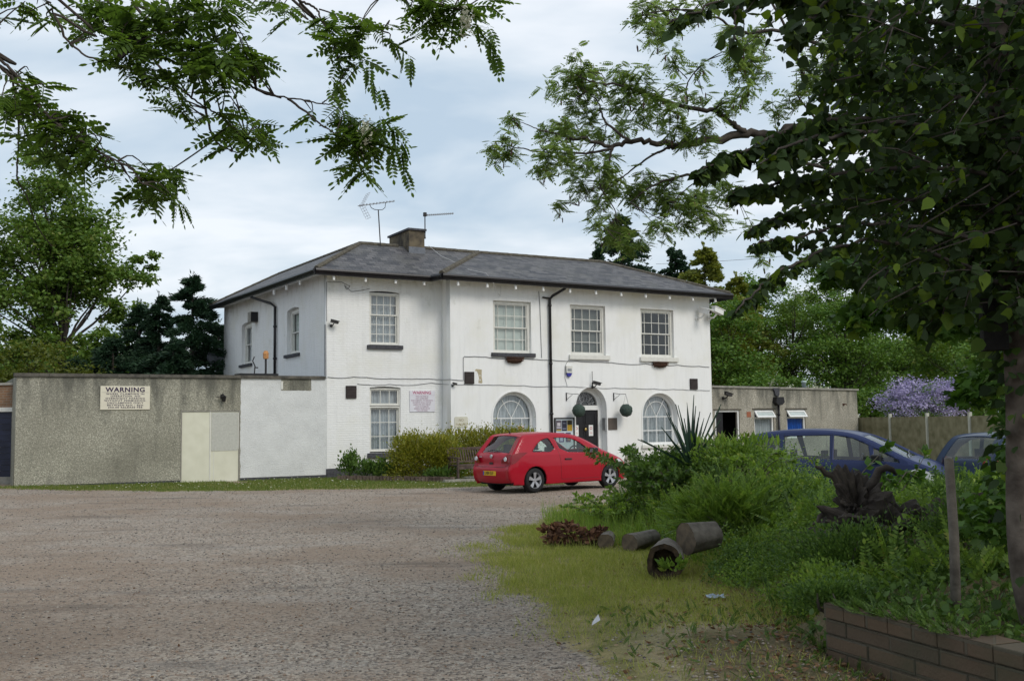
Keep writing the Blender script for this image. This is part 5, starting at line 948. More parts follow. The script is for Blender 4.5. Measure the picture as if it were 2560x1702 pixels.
# ------------------------------------------------ plants: shared pieces
def smooth(pts, k=5):
    P = [np.array(p, float) for p in pts]; P = [2*P[0]-P[1]]+P+[2*P[-1]-P[-2]]; out = []
    for i in range(1, len(P)-2):
        for j in range(k):
            t = j/k; a, b, c, d = P[i-1], P[i], P[i+1], P[i+2]
            out.append(0.5*((2*b)+(c-a)*t+(2*a-5*b+4*c-d)*t*t+(3*b-a-3*c+d)*t**3))
    out.append(P[-2]); return out
def taper(mb, pts, r0, r1, n=6, k=4, jit=0.0):
    p = smooth(pts, k); m = len(p)
    if jit: p = [q+(RNG.normal(0, jit, 3) if 0 < i < m-1 else 0) for i, q in enumerate(p)]
    mb.tube([tuple(q) for q in p], [r0+(r1-r0)*(i/(m-1)) for i in range(m)], n)
def basis(d, roll):
    d = d/np.maximum(np.linalg.norm(d, axis=1, keepdims=True), 1e-9); a = np.cross(d, np.array([[0,0,1.0]])+1e-3); a /= np.maximum(np.linalg.norm(a, axis=1, keepdims=True), 1e-9)
    b = np.cross(a, d); c, s = np.cos(roll)[:,None], np.sin(roll)[:,None]
    return d, a*c+b*s, b*c-a*s            # axis, width, normal
def leaves(name, pos, d, size, V0, F0, mat, parent=None, roll=None, spread=0.5):
    n = len(pos); V0 = np.asarray(V0, float)
    roll = RNG.normal(0, spread, n) if roll is None else roll; ax, wd, nm = basis(d, roll)
    P = (V0[None,:,0,None]*wd[:,None]+V0[None,:,1,None]*ax[:,None]+V0[None,:,2,None]*nm[:,None])*np.asarray(size).reshape(n,1,1)+pos[:,None]
    F = np.asarray(F0); me = mesh_np(name, P.reshape(-1,3), (F[None]+(np.arange(n)*len(V0))[:,None,None]).reshape(-1, F.shape[1]))
    return link(name, me, mat, parent)
L4 = [(0,0,0),(0.30,0.45,0.05),(0,1,-0.06),(-0.30,0.45,0.05)]; F4 = [(0,1,2,3)]
L4N = [(0,0,0),(0.14,0.4,0.02),(0,1,-0.12),(-0.14,0.4,0.02)]
HEXV = [(0,0,0),(0.24,0.25,0.02),(0.27,0.65,0.02),(0,1,0),(-0.27,0.65,0.02),(-0.24,0.25,0.02)]
HEART = [(0,0,0.02),(0.36,0.12,0.0),(0.42,0.45,-0.03),(0,1,-0.12),(-0.42,0.45,-0.03),(-0.36,0.12,0.0)]
def compound(pairs=7, ll=0.2, droop=0.35, up=False, w_=1.0):      # feather-shaped leaf of small leaflets, axis +y, length 1
    V, F = [], []
    def rach(s): return np.array([0, s, -droop*s*s])
    for i in range(pairs):
        s = 0.18+0.78*i/pairs; p = rach(s); sz = ll*(0.75+0.5*math.sin(math.pi*min(1,(i+0.7)/pairs)))
        for sg in (1,-1):
            dx, dy = math.cos(0.35), math.sin(0.35); n0 = len(V)
            for hx_, hy_, hz_ in HEXV:
                lx, ly = hy_*sz, hx_*sz*w_; V.append((sg*(dx*lx+0.0)-sg*dy*ly*0.4, p[1]+dy*lx+dx*ly, p[2]+hz_-0.25*lx*abs(1)))
            F.append(tuple(range(n0, n0+6)))
    p = rach(0.96); n0 = len(V)
    for hx_, hy_, hz_ in HEXV: V.append((hx_*ll, p[1]+hy_*ll, p[2]-0.3*hy_*ll))
    F.append(tuple(range(n0, n0+6))); n0 = len(V); a, b, c = rach(0), rach(0.5), rach(0.98); q = 0.006
    V += [(q,a[1],a[2]),(q,b[1],b[2]),(q*0.6,c[1],c[2]),(-q*0.6,c[1],c[2]),(-q,b[1],b[2]),(-q,a[1],a[2])]; F.append(tuple(range(n0, n0+6)))
    return V, F
CV, CF = compound(5, 0.245, 0.30, w_=1.0); CV2, CF2 = compound(6, 0.22, 0.3); PV, PF = compound(12, 0.125, 0.22, w_=0.85)
def rdir(n, zlo=-1, zhi=1):
    a = RNG.random(n)*2*math.pi; z = zlo+(zhi-zlo)*RNG.random(n); r = np.sqrt(np.maximum(0, 1-z*z)); return np.stack([r*np.cos(a), r*np.sin(a), z], 1)
# leaf colours
LM = {}
LM['locust'] = leafmat('locust_leaf', (0.05,0.095,0.018), (0.12,0.20,0.035), 0.5); LM['locust2'] = leafmat('locust_leaf_pale', (0.11,0.175,0.045), (0.22,0.31,0.085), 0.5, c3=(0.16,0.12,0.07))
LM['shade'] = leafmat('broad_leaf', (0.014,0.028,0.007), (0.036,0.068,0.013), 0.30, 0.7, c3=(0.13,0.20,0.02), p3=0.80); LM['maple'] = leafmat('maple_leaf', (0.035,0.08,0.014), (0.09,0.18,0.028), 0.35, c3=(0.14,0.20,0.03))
LM['mid'] = leafmat('tree_leaf', (0.07,0.14,0.022), (0.15,0.23,0.04), 0.32, c3=(0.20,0.22,0.06)); LM['mid2'] = leafmat('tree_leaf_green', (0.06,0.13,0.022), (0.14,0.24,0.04), 0.32, c3=(0.20,0.26,0.07))
LM['con'] = leafmat('conifer_leaf', (0.012,0.035,0.018), (0.03,0.065,0.028), 0.15, 0.6); LM['gold'] = leafmat('golden_conifer_leaf', (0.10,0.14,0.02), (0.22,0.23,0.04), 0.25, 0.6); LM['yel'] = leafmat('yellow_green_leaf', (0.06,0.085,0.012), (0.13,0.15,0.02), 0.3)
LM['hedge'] = leafmat('golden_hedge_leaf', (0.13,0.16,0.018), (0.27,0.26,0.03), 0.3, c3=(0.33,0.28,0.05)); LM['grass'] = leafmat('grass_blade', (0.19,0.24,0.04), (0.36,0.37,0.09), 0.3, c3=(0.48,0.42,0.19))
LM['weed'] = leafmat('weed_leaf', (0.10,0.175,0.03), (0.21,0.32,0.055), 0.38, c3=(0.30,0.33,0.08)); LM['weed_d'] = leafmat('weed_leaf_dark', (0.045,0.095,0.02), (0.12,0.20,0.04), 0.33)
LM['lilac'] = leafmat('lilac_blossom', (0.34,0.29,0.48), (0.50,0.45,0.64), 0.25); LM['pod'] = leafmat('brown_pod', (0.05,0.025,0.02), (0.11,0.06,0.045), 0.1); LM['yucca'] = leafmat('blue_green_spike', (0.02,0.045,0.03), (0.05,0.09,0.06), 0.1, 0.35)
LM['litter'] = leafmat('dead_leaf', (0.10,0.05,0.025), (0.24,0.14,0.07), 0.15, 0.8, c3=(0.33,0.25,0.15)); LM['white'] = leafmat('white_blossom', (0.5,0.5,0.38), (0.65,0.65,0.55), 0.2)
# ------------------------------------------------ grass, weeds, litter on the ground
def blades(name, x, y, h, w_, mat, lean=0.35, kind='stuff', z0=None):
    n = len(x); z = hgt(x, y) if z0 is None else z0; d = np.stack([RNG.normal(0,lean,n), RNG.normal(0,lean,n), np.ones(n)], 1)
    V0 = [(0.5,0,0),(0.32,0.55,0.03),(0,1,0.16),(-0.32,0.55,0.03),(-0.5,0,0)]; V0 = [(a*1.0,b,c) for a,b,c in V0]
    ax, wd, nm = basis(d, RNG.random(n)*6.28); V0 = np.array(V0); P = V0[None,:,0,None]*wd[:,None]*np.asarray(w_).reshape(n,1,1)+(V0[None,:,1,None]*ax[:,None]+V0[None,:,2,None]*nm[:,None])*np.asarray(h).reshape(n,1,1)+np.stack([x,y,z-0.01],1)[:,None]
    me = mesh_np(name, P.reshape(-1,3), np.arange(5*n).reshape(n,5)); o = link(name, me, mat); 
    if kind: o['kind'] = kind
    return o
n = 240000; yy = 6.0+16*RNG.random(n)**1.25; xx = -1.2+RNG.random(n)*4.5; k_ = RNG.random(n) < grassy(xx,yy)**1.0*(0.25+1.0*vnoise(xx,yy,1.6,21))*ss(8.5,11,yy+0.3)**0.35*np.where(yy<9.5,0.55,1); k_ &= (xx-np.interp(yy,XE_Y,XE_X) < 1.0)
xx, yy = xx[k_], yy[k_]; hh = 0.025+0.07*RNG.random(len(xx))**1.8*(0.5+vnoise(xx,yy,1.3,5)); blades('grass', xx, yy, hh*(1+0.02*yy), 0.004+0.0002*yy, LM['grass'], 0.5)
n = 120000; xx = -16+18*RNG.random(n); yy = 27+9*RNG.random(n); k_ = RNG.random(n) < grassy(xx,yy)*0.9; xx, yy = xx[k_], yy[k_]; blades('verge_grass', xx, yy, 0.03+0.07*RNG.random(len(xx))**2, np.full(len(xx),0.014), leafmat('verge_blade', (0.07,0.12,0.018), (0.15,0.19,0.035), 0.25), 0.4)
n = 500; xx = -15+16*RNG.random(n); yy = 28+6*RNG.random(n); k_ = grassy(xx,yy) > 0.7; xx, yy = xx[k_], yy[k_]; m = len(xx)
leaves('daisies', np.stack([xx,yy,hgt(xx,yy)+0.07],1), rdir(m,-0.2,0.2), np.full(m,0.045), HEXV, [tuple(range(6))], LM['white'])['kind'] = 'stuff'
# tall grass tufts at the left tip of the mound
n = 2600; xx = 0.5+1.5*RNG.random(n); yy = 14.5+5*RNG.random(n); k_ = RNG.random(n) < ss(0.9,0.2,np.abs(xx-np.interp(yy,XE_Y,XE_X)+0.3)); xx, yy = xx[k_], yy[k_]; blades('long_grass', xx, yy, 0.15+0.33*RNG.random(len(xx))**2, np.full(len(xx),0.009), LM['weed'], 0.25)
def domes(name, spots, per, size, mat):              # fuzzy mounds of small leaves
    P_ = []
    for (x, y, r, h) in spots:
        q = rdir(per,0,1)*(0.55+0.5*RNG.random(per)**0.5)[:,None]*np.array([r,r,h])+np.array([x,y,gz(x,y)-0.03]); P_.append(q)
    P_ = np.concatenate(P_); d = rdir(len(P_),-0.2,0.9)
    leaves(name, P_, d, size*(0.5+0.9*RNG.random(len(P_))), HEXV, [tuple(range(6))], mat, spread=1.5)['kind'] = 'stuff'
def moundpts(n, y0, y1, x1, lo=0.0, seed=0):
    y = y0+(y1-y0)*RNG.random(n); x = np.interp(y, XE_Y, XE_X)+lo+(x1-lo)*RNG.random(n)**1.15; return x, y
# feathery weeds: two tones, in drifts
def plumes(name, x, y, h, mat, V=PV, F=PF, lean=0.5, z0=0.0):
    n = len(x); d = np.stack([RNG.normal(0,lean,n), RNG.normal(0,lean,n)-0.15, 0.8+0*x], 1); pos = np.stack([x, y, hgt(x,y)+z0], 1)
    o = leaves(name, pos, d, h, V, F, mat, roll=RNG.random(n)*6.28); o['kind'] = 'stuff'; return o
x, y = moundpts(11000, 7.9, 20.3, 8.5, 0.05); dr = vnoise(x,y,0.8,31); prof = ss(0.0,1.6,x-np.interp(y,XE_Y,XE_X)); k_ = (dr > 0.22) & ((y > 12) | (RNG.random(len(x)) < 0.45)) & (RNG.random(len(x)) < 0.45+0.5*prof) & ~((np.abs(x-3.7) < 0.75) & (y > 9.2) & (y < 11.0) & (RNG.random(len(x)) < 0.8))
for nm_, sel, mt in (('cow_parsley', dr >= 0.50, LM['weed']), ('nettles', dr < 0.50, LM['weed_d'])):
    s_ = k_ & sel; plumes(nm_, x[s_], y[s_], (0.16+0.32*RNG.random(s_.sum()))*(0.5+0.5*prof[s_])*(0.55+1.05*vnoise(x[s_],y[s_],0.9,9)), mt, lean=0.6)
x, y = moundpts(9000, 8.2, 19.5, 8.0, 0.2); prof = ss(0.0,1.8,x-np.interp(y,XE_Y,XE_X)); pos = np.stack([x, y, hgt(x,y)+RNG.random(len(x))*0.34*prof], 1)
leaves('cleavers', pos, rdir(len(x),-0.2,0.9), 0.03+0.05*RNG.random(len(x)), HEXV, [tuple(range(6))], LM['weed'], spread=1.5)['kind'] = 'stuff'
x, y = moundpts(5000, 9.5, 20, 7.0, 0.1); k_ = vnoise(x,y,0.6,77) > 0.42; x, y = x[k_], y[k_]; blades('weed_blades', x, y, 0.14+0.32*RNG.random(len(x)), np.full(len(x),0.007), LM['weed'], 0.45)
x, y = moundpts(520, 8.4, 19.5, 6.5, 0.35); pr = ss(0.0,1.5,x-np.interp(y,XE_Y,XE_X)); sp_ = [(a, b_, 0.18+0.24*RNG.random(), (0.20+0.42*RNG.random()**1.1*(1.25 if 13 < b_ < 18.5 and a < 5.2 else 0.75))*(0.45+0.55*c_)) for a, b_, c_ in zip(x, y, pr) if not (abs(a-3.6) < 0.75 and 8.7 < b_ < 11)]
sp_ += [(2.42,11.75,0.24,0.50),(2.55,12.3,0.3,0.5),(2.12,11.2,0.16,0.26),(2.3,10.9,0.25,0.34),(1.95,13.4,0.22,0.22),(1.6,14.4,0.2,0.2),(2.0,12.9,0.2,0.32)]
x, y = moundpts(230, 8.2, 12.2, 3.6, 0.25); sp_ = [s_ for a, b_ in zip(x, y) if not (abs(a-3.6) < 0.65 and 8.9 < b_ < 11) for s_ in [(a, b_, 0.14+0.14*RNG.random(), 0.10+0.24*RNG.random())]]+sp_
h_ = len(sp_); domes('undergrowth', sp_[::2], 230, 0.028, LM['weed']); domes('undergrowth', sp_[1::2], 230, 0.032, LM['weed_d'])
# low cover on the bank behind the retaining wall
yb = 4.6+3.9*RNG.random(7000); xb = np.interp(yb, XE_Y, XE_X)+0.02+3.2*RNG.random(7000)**1.3; k_ = RNG.random(7000) < 0.35+0.6*vnoise(xb,yb,2.2,14); xb, yb = xb[k_], yb[k_]
plumes('ground_ivy', xb[::2], yb[::2], 0.06+0.11*RNG.random(len(xb[::2])), LM['weed_d'], lean=0.8); xb, yb = xb[1::2], yb[1::2]
leaves('bank_weeds', np.stack([xb,yb,hgt(xb,yb)+0.02+0.10*RNG.random(len(xb))],1), rdir(len(xb),-0.1,0.9), 0.03+0.04*RNG.random(len(xb)), HEART, [tuple(range(6))], LM['weed_d'], spread=1.5)['kind'] = 'stuff'
# dead leaves
n = 6500; yy = 5.8+7.5*RNG.random(n)**1.5; xx = 0.2+2.5*RNG.random(n); k_ = (xx-np.interp(yy,XE_Y,XE_X) < 0.3) & (RNG.random(n) < ss(-1.6,0.2,xx-np.interp(yy,XE_Y,XE_X))+0.15*ss(9,7,yy)); xx, yy = xx[k_], yy[k_]
leaves('leaf_litter', np.stack([xx,yy,hgt(xx,yy)+0.012],1), rdir(len(xx),-0.25,0.25), 0.018+0.035*RNG.random(len(xx)), HEXV, [tuple(range(6))], LM['litter'], spread=0.6)['kind'] = 'stuff'
xx = RNG.random(260)*7-4.5; yy = 6.5+9*RNG.random(260); leaves('scattered_leaves', np.stack([xx,yy,hgt(xx,yy)+0.01],1), rdir(260,-0.1,0.3), 0.012+0.03*RNG.random(260), HEXV, [tuple(range(6))], LM['litter'])['kind'] = 'stuff'
n = 5200; yy = 5.6+4.4*RNG.random(n); xx = 0.3+2.6*RNG.random(n); k_ = (xx < np.interp(yy,XE_Y,XE_X)-0.02) & (vnoise(xx,yy,3.2,51)*0.6+vnoise(xx,yy,1.1,52)*0.5 > 0.60+0.05*(yy<6.6)); xx, yy = xx[k_], yy[k_]; blades('tufts', xx, yy, 0.03+0.07*RNG.random(len(xx)), np.full(len(xx),0.005), LM['grass'], 0.6)
n = 420; yy = 5.8+4.0*RNG.random(n); xx = np.interp(yy,XE_Y,XE_X)-0.03-1.6*RNG.random(n)**1.6; plumes('low_weeds', xx, yy, 0.04+0.08*RNG.random(n), LM['weed_d'], lean=0.9)
# ------------------------------------------------ retaining wall
t = empty('retaining_wall', (0,0,0), 0, 'low mossy brick retaining wall at the bottom right holding back the bank', 'wall'); w0, w1_ = np.array([2.20,7.58]), np.array([3.35,4.55]); dd = w1_-w0; Lw = float(np.linalg.norm(dd)); an = math.atan2(dd[1],dd[0])
wm = brickmat('wall_brick_mossy', (0.15,0.098,0.058), (0.09,0.066,0.044), (0.11,0.095,0.065), bw=0.44, rh=0.10, ms=0.012, bump=1.0)
t.location = (w0[0],w0[1],0); t.rotation_euler = (0,0,an)
def wallrow(z0, z1, y0, y1, nm, mat, L_=None, jit=0.006, ln=0.44, off=0.0, tilt=0.0):
    b = MB(); x = -off; rg = random.Random(int(z0*1000)+5)
    while x < Lw:
        j = rg.uniform(-jit,jit); x2 = min(Lw, x+ln-0.005); b.box(max(0,x), x2, y0+j, y1, z0+tilt*0, z1+rg.uniform(-jit,jit)*0.6); x += ln
    o = put(nm, b, mat, t, bevel=0.006); return o
wallrow(0.315,0.415,-0.015,0.21,'capping_brick',wm,jit=0.008,ln=0.22); wallrow(0.205,0.305,0.0,0.20,'brick_course',wm,off=0.22); wallrow(0.095,0.195,0.0,0.20,'brick_course',wm); wallrow(-0.15,0.085,0.0,0.20,'brick_course',wm,off=0.22)
put('mortar', MB().box(0.005,Lw,0.012,0.19,-0.15,0.35), M('old_mortar', (0.10,0.085,0.06), 0.95, 0.3, 20), t)
n = 420; q_ = RNG.random(n)**1.5*Lw*0.97; k_ = vnoise(q_*2.4, q_*0, 1.0, 15) > 0.38; q_ = q_[k_]; n = len(q_); of = RNG.random(n)*0.2-0.02; nrm = np.array([-dd[1],dd[0]])/Lw; nrm = nrm if nrm[0] > 0 else -nrm
wx = w0[0]+dd[0]/Lw*q_+nrm[0]*of; wy = w0[1]+dd[1]/Lw*q_+nrm[1]*of
o = leaves('creeping_weeds', np.stack([wx,wy,0.405+0*wx],1), np.stack([RNG.normal(-0.6,0.5,n),RNG.normal(-0.3,0.5,n),0.35+0.4*RNG.random(n)],1), 0.06+0.08*RNG.random(n), PV, PF, LM['weed_d'], roll=RNG.random(n)*6.28); o['kind'] = 'stuff'
# ------------------------------------------------ logs
bark = K['bark']; endg = M('sawn_end_grain', (0.16,0.12,0.08), 0.9, 0.25, 12, col2=(0.09,0.07,0.05), bump=0.3); rot = M('rotten_wood', (0.03,0.022,0.016), 0.95, 0.4, 12, col2=(0.09,0.06,0.035), bump=1.0, bscale=30)
def log(loc, L_, r, az, el, label, hollow=0.0, mat=None):
    t = empty('log', loc, 0, label, 'log', rot=(0, -el, az)); prof = []; n = 40; rg = np.random.default_rng(int(r*1000)); ph = rg.random(6)*6.28
    def ringpts(rad, x): return [(x, rad*(1+0.035*math.sin(3*a+ph[0])+0.025*math.sin(5*a+ph[1]+x*3)+0.02*math.sin(9*a+ph[2])+0.012*math.sin(17*a+x*9))*math.cos(a), rad*(1+0.035*math.sin(3*a+ph[0])+0.025*math.sin(5*a+ph[1]+x*3)+0.02*math.sin(9*a+ph[2])+0.012*math.sin(17*a+x*9))*math.sin(a)) for a in np.linspace(0,2*math.pi,n+1)[:-1]]
    b = MB(); R_ = [ringpts(r*(1-0.03*k), L_*k/6) for k in range(7)]; base = sum(R_, []); b.poly(base, [(k*n+i, k*n+(i+1)%n, (k+1)*n+(i+1)%n, (k+1)*n+i) for k in range(6) for i in range(n)])
    put('bark', b, mat or bark, t, smooth=True)
    for x, sg in ((0.0,-1),(L_,1)):
        e_ = MB(); rr1 = r if x == 0 else r*0.82
        o1 = ringpts(rr1*0.995, x+sg*-0.004)
        if hollow and x == 0:
            i1 = ringpts(rr1*hollow, x+0.01); i2 = ringpts(rr1*hollow*0.8, 0.3); e_.poly(o1+i1+i2, [(i,(i+1)%n,n+(i+1)%n,n+i) for i in range(n)]+[(n+i,n+(i+1)%n,2*n+(i+1)%n,2*n+i) for i in range(n)]+[tuple(range(2*n,3*n))])
        else: e_.poly(o1, [tuple(range(n))])
        put('cut_end', e_, rot if hollow and x == 0 else endg, t)
    return t
def gat(px, py, up=0.0):     # ground point (z from the terrain) along the line of sight
    lo, hi = 3.0, 80.0
    for _ in range(40):
        mid_ = (lo+hi)/2; p = at(px,py,mid_)
        if p[2] > gz(p[0],p[1])+up: lo = mid_
        else: hi = mid_
    return at(px,py,(lo+hi)/2)
log((1.62,11.5,0.185), 0.55, 0.20, R(78), R(4), 'large hollow log lying lowest with its dark open end towards the grass', 0.72)
log((1.93,12.0,0.38), 0.42, 0.18, R(28), R(3), 'thick grey log propped above the hollow log'); log((1.50,13.9,0.12), 0.6, 0.125, R(50), R(3), 'small half-buried log left of the hollow log'); log((1.22,14.25,0.10), 0.5, 0.11, R(80), R(2), 'short grey log end between the brown fungus log and the hollow log', mat=bark)
lg = log((0.46,14.8,0.04), 0.74, 0.11, R(-12), R(0), 'rotting log smothered in curled brown leaves at the tip of the grass', mat=rot)
n = 900; a = RNG.random(n)*math.pi; xx = RNG.random(n)*0.85-0.06; rad = 0.09+(0.03+0.15*vnoise(xx*9,a*2,1.0,4))*(1-0.55*xx); P_ = np.stack([xx, rad*np.cos(a), rad*np.sin(a)*1.15], 1)
leaves('fungus', P_, rdir(n,-0.3,0.9), 0.04+0.075*RNG.random(n)**2, HEXV, [tuple(range(6))], leafmat('curled_brown', (0.05,0.022,0.013), (0.22,0.11,0.06), 0.1, 0.8), lg, spread=1.5)['kind'] = 'stuff'
n = 260; xx = 0.25+1.1*RNG.random(n); yy = 14.35+0.5*RNG.random(n); blades('rough_grass', xx, yy, 0.06+0.14*RNG.random(n), np.full(n,0.008), LM['grass'], 0.3)
# dead root plate
def blobmesh(parts, seed, amp=0.35, sub=4):
    bm = bmesh.new(); rg = np.random.default_rng(seed)
    for (c, s) in parts:
        r_ = bmesh.ops.create_icosphere(bm, subdivisions=sub, radius=1.0)
        fr = rg.normal(0,1,(26,3))*np.linspace(1.5,22,26)[:,None]; ph = rg.random(26)*6.28; am = 0.9/np.linspace(1.2,9,26)
        for v in r_['verts']:
            q = np.array(v.co); dsp = float((np.sin(fr@q+ph)*am).sum())*amp*0.5+rg.normal(0,0.02); v.co = Vector(q*(1+dsp)*np.array(s)+np.array(c))
    me = bpy.data.meshes.new('blob'); bm.to_mesh(me); bm.free(); return me
t = empty('tree_stump', (3.42,10.6,gz(3.42,10.6)+0.0), 0, 'dark torn root plate of a dead tree rising out of the weeds', 'stump'); put('root_mass', blobmesh([((0,0,0.34),(0.20,0.2,0.24)),((0.25,-0.1,0.05),(0.40,0.32,0.26)),((0.8,-0.1,0.05),(0.40,0.3,0.22)),((-0.15,-0.1,-0.05),(0.30,0.3,0.24))], 3, 0.9, 5), K['bark_d'], t)
for pts in ([(0.0,0,0.45),(-0.25,-0.05,0.66),(-0.42,-0.1,0.76)],[(0.1,0,0.5),(0.3,-0.05,0.72),(0.42,0,0.66)],[(0.0,0,0.3),(-0.3,-0.15,0.3),(-0.5,-0.2,0.2)],[(0.6,0,0.1),(0.9,-0.2,0.3),(1.2,-0.25,0.22)],[(0.9,0,0.3),(1.2,-0.1,0.45),(1.5,-0.1,0.35)]):
    b = MB(); taper(b, pts, 0.06, 0.012, 7, 4, 0.012); put('root', b, K['bark_d'], t, smooth=True)
# post, stake, paper
t = tag(MB().tube([(0,0,-0.3),(0.012,0,0.4),(0.0,0,0.93)],[0.036,0.033,0.031],10).build('wooden_post', K['bark'], None, True), 'slim rough wooden post standing in the bank left of the right-hand trunk', 'post'); t.location = (3.03,7.35,0.50)
me = bpy.data.meshes.new('p'); rg = np.random.default_rng(8); g_ = 7; vs = [((i/g_-0.5)*0.17+rg.normal(0,0.006),(j/g_-0.5)*0.12+rg.normal(0,0.006),0.02+abs(rg.normal(0,0.016))) for j in range(g_+1) for i in range(g_+1)]
me.from_pydata(vs, [], [(j*(g_+1)+i,j*(g_+1)+i+1,(j+1)*(g_+1)+i+1,(j+1)*(g_+1)+i) for j in range(g_) for i in range(g_)]); t = tag(link('paper', me, M('crumpled_paper', (0.40,0.47,0.56), 0.7, 0.1, 9)), 'crumpled pale blue paper lying at the foot of the mound', 'litter'); t.location = (1.93,10.3,gz(1.93,10.3)+0.0)
me = bpy.data.meshes.new('p2'); me.from_pydata([(-.03,-.02,0.01),(.03,-.01,0.03),(.02,.03,0.05),(-.02,.03,0.02)],[],[(0,1,2,3)]); t = tag(link('paper', me, M('white_scrap', (0.6,0.58,0.6), 0.7, 0.1, 9)), 'small white scrap of paper in the grass near the bottom', 'litter'); p = gat(1490,1570); t.location = (p[0],p[1],p[2]+0.01); t.scale = (1.2,1.2,2)
# ------------------------------------------------ shrubs
def bush(name, label, c, r, n, size, mat, cat='shrub', clumps=30, V=L4, F=F4, stems=6, up=0.6, flat=1.0, power=0.45, group=None, wisps=0, boxy=False):
    t = empty(name, (c[0],c[1],c[2]), 0, label, cat, group)
    cc = rdir(clumps,-0.3,1)*(RNG.random(clumps)**power)[:,None]
    if boxy: cc = np.sign(cc)*np.abs(cc)**0.6
    cc = cc*np.array(r)*0.85+np.array([0,0,r[2]*0.55])
    per = n//clumps; pos = []; 
    for q in cc: pos.append(q+RNG.normal(0,1,(per,3))*np.array([r[0],r[1],r[2]*flat])*0.20)
    pos = np.concatenate(pos); pos[:,2] = np.maximum(pos[:,2], 0.02)
    d = pos-np.array([0,0,r[2]*0.2]); d = d/np.linalg.norm(d,axis=1,keepdims=True)+rdir(len(pos))*0.7+np.array([0,0,up])
    leaves('foliage', pos, d, size*(0.6+0.8*RNG.random(len(pos))), V, F, mat, t, spread=1.2)
    b = MB()
    for k in range(stems):
        q = cc[k % len(cc)]; taper(b, [(RNG.normal(0,0.05),RNG.normal(0,0.05),0),tuple(q*0.5+RNG.normal(0,0.04,3)),tuple(q)], 0.02, 0.006, 5, 3)
    for k in range(wisps):
        x, y = RNG.uniform(-r[0],r[0]), RNG.uniform(-r[1],r[1]); taper(b, [(x,y,r[2]*1.1),(x+RNG.normal(0,.03),y,r[2]*1.35),(x+RNG.normal(0,.07),y,r[2]*1.35+0.28*RNG.random())], 0.008, 0.003, 4, 2)
    if b.v: b.build('stem', K['bark'], t)
    if wisps:
        m = wisps*14; x, y = RNG.uniform(-r[0],r[0],m), RNG.uniform(-r[1],r[1],m); wp = np.stack([x,y,r[2]*(1.25+0.25*RNG.random(m))],1); leaves('shoot', wp, np.stack([RNG.normal(0,.25,m),RNG.normal(0,.25,m),np.ones(m)],1), 0.10+0.16*RNG.random(m)**2, L4N, F4, mat, t)
    return t
zf = gz(-4,32)
bush('hedge', 'large clipped golden hedge bush in front of the ground floor window', (-2.72,32.35,0), (1.0,0.75,0.86), 26000, 0.055, LM['hedge'], 'hedge', 90, wisps=28, boxy=True, power=0.3)
bush('hedge', 'golden hedge behind the bench left of the red car', (-0.75,34.3,-0.05), (1.45,0.55,0.98), 20000, 0.055, LM['hedge'], 'hedge', 80, wisps=34, boxy=True, power=0.3)
bush('shrub', 'bright green shrub between the two golden hedges', (-1.95,33.2,0), (0.45,0.4,0.75), 1500, 0.11, LM['weed'], 'shrub', 14)
for (x, y, r, h, lb) in ((-5.2,33.3,0.35,0.55,'leggy green plant at the left corner of the flower bed'),(-4.5,32.7,0.5,0.42,'low leafy plant second from the left in the flower bed'),(-3.9,32.4,0.45,0.45,'dark green plant touching the left of the golden hedge'),(-2.2,31.6,0.7,0.22,'low green cover at the foot of the golden hedge')):
    bush('bed_plant', lb, (x,y,0), (r,0.35,h), 900, 0.09, LM['weed_d'], 'plant', 14, group='plants in the flower bed', up=0.9)
# spiky plant
t = empty('yucca', (2.9,17.2,gz(2.9,17.2)+0.16), 0, 'spiky dark blue-green yucca rising out of the weed mound', 'yucca'); b = MB(); rg = random.Random(12)
for k in range(26):
    az = rg.random()*6.28; el = R(rg.uniform(22,80)) if k > 9 else R(rg.uniform(62,86)); L_ = rg.uniform(0.85,1.25); d_ = np.array([math.cos(az)*math.cos(el), math.sin(az)*math.cos(el), math.sin(el)]); sd = np.array([-math.sin(az), math.cos(az), 0]); V_ = []
    for s_ in (0,0.25,0.55,0.8,1.0):
        w_ = 0.042*(1-s_**2.2)*(0.6+0.9*s_*(1-s_)*2)+0.001; p = d_*L_*s_+np.array([0,0,-0.10*L_*s_*s_*math.cos(el)]); nn = np.cross(d_, sd)
        V_ += [tuple(p-sd*w_+nn*0.010), tuple(p-nn*0.004), tuple(p+sd*w_+nn*0.010)]
    b.poly(V_, [(3*i+j,3*i+j+1,3*i+j+4,3*i+j+3) for i in range(4) for j in range(2)])
b.build('leaf_blade', LM['yucca'], t)['kind'] = 'stuff'
MB().tube([(0,0,-0.2),(0,0,0.05)],0.06,8).build('stem', K['bark'], t)
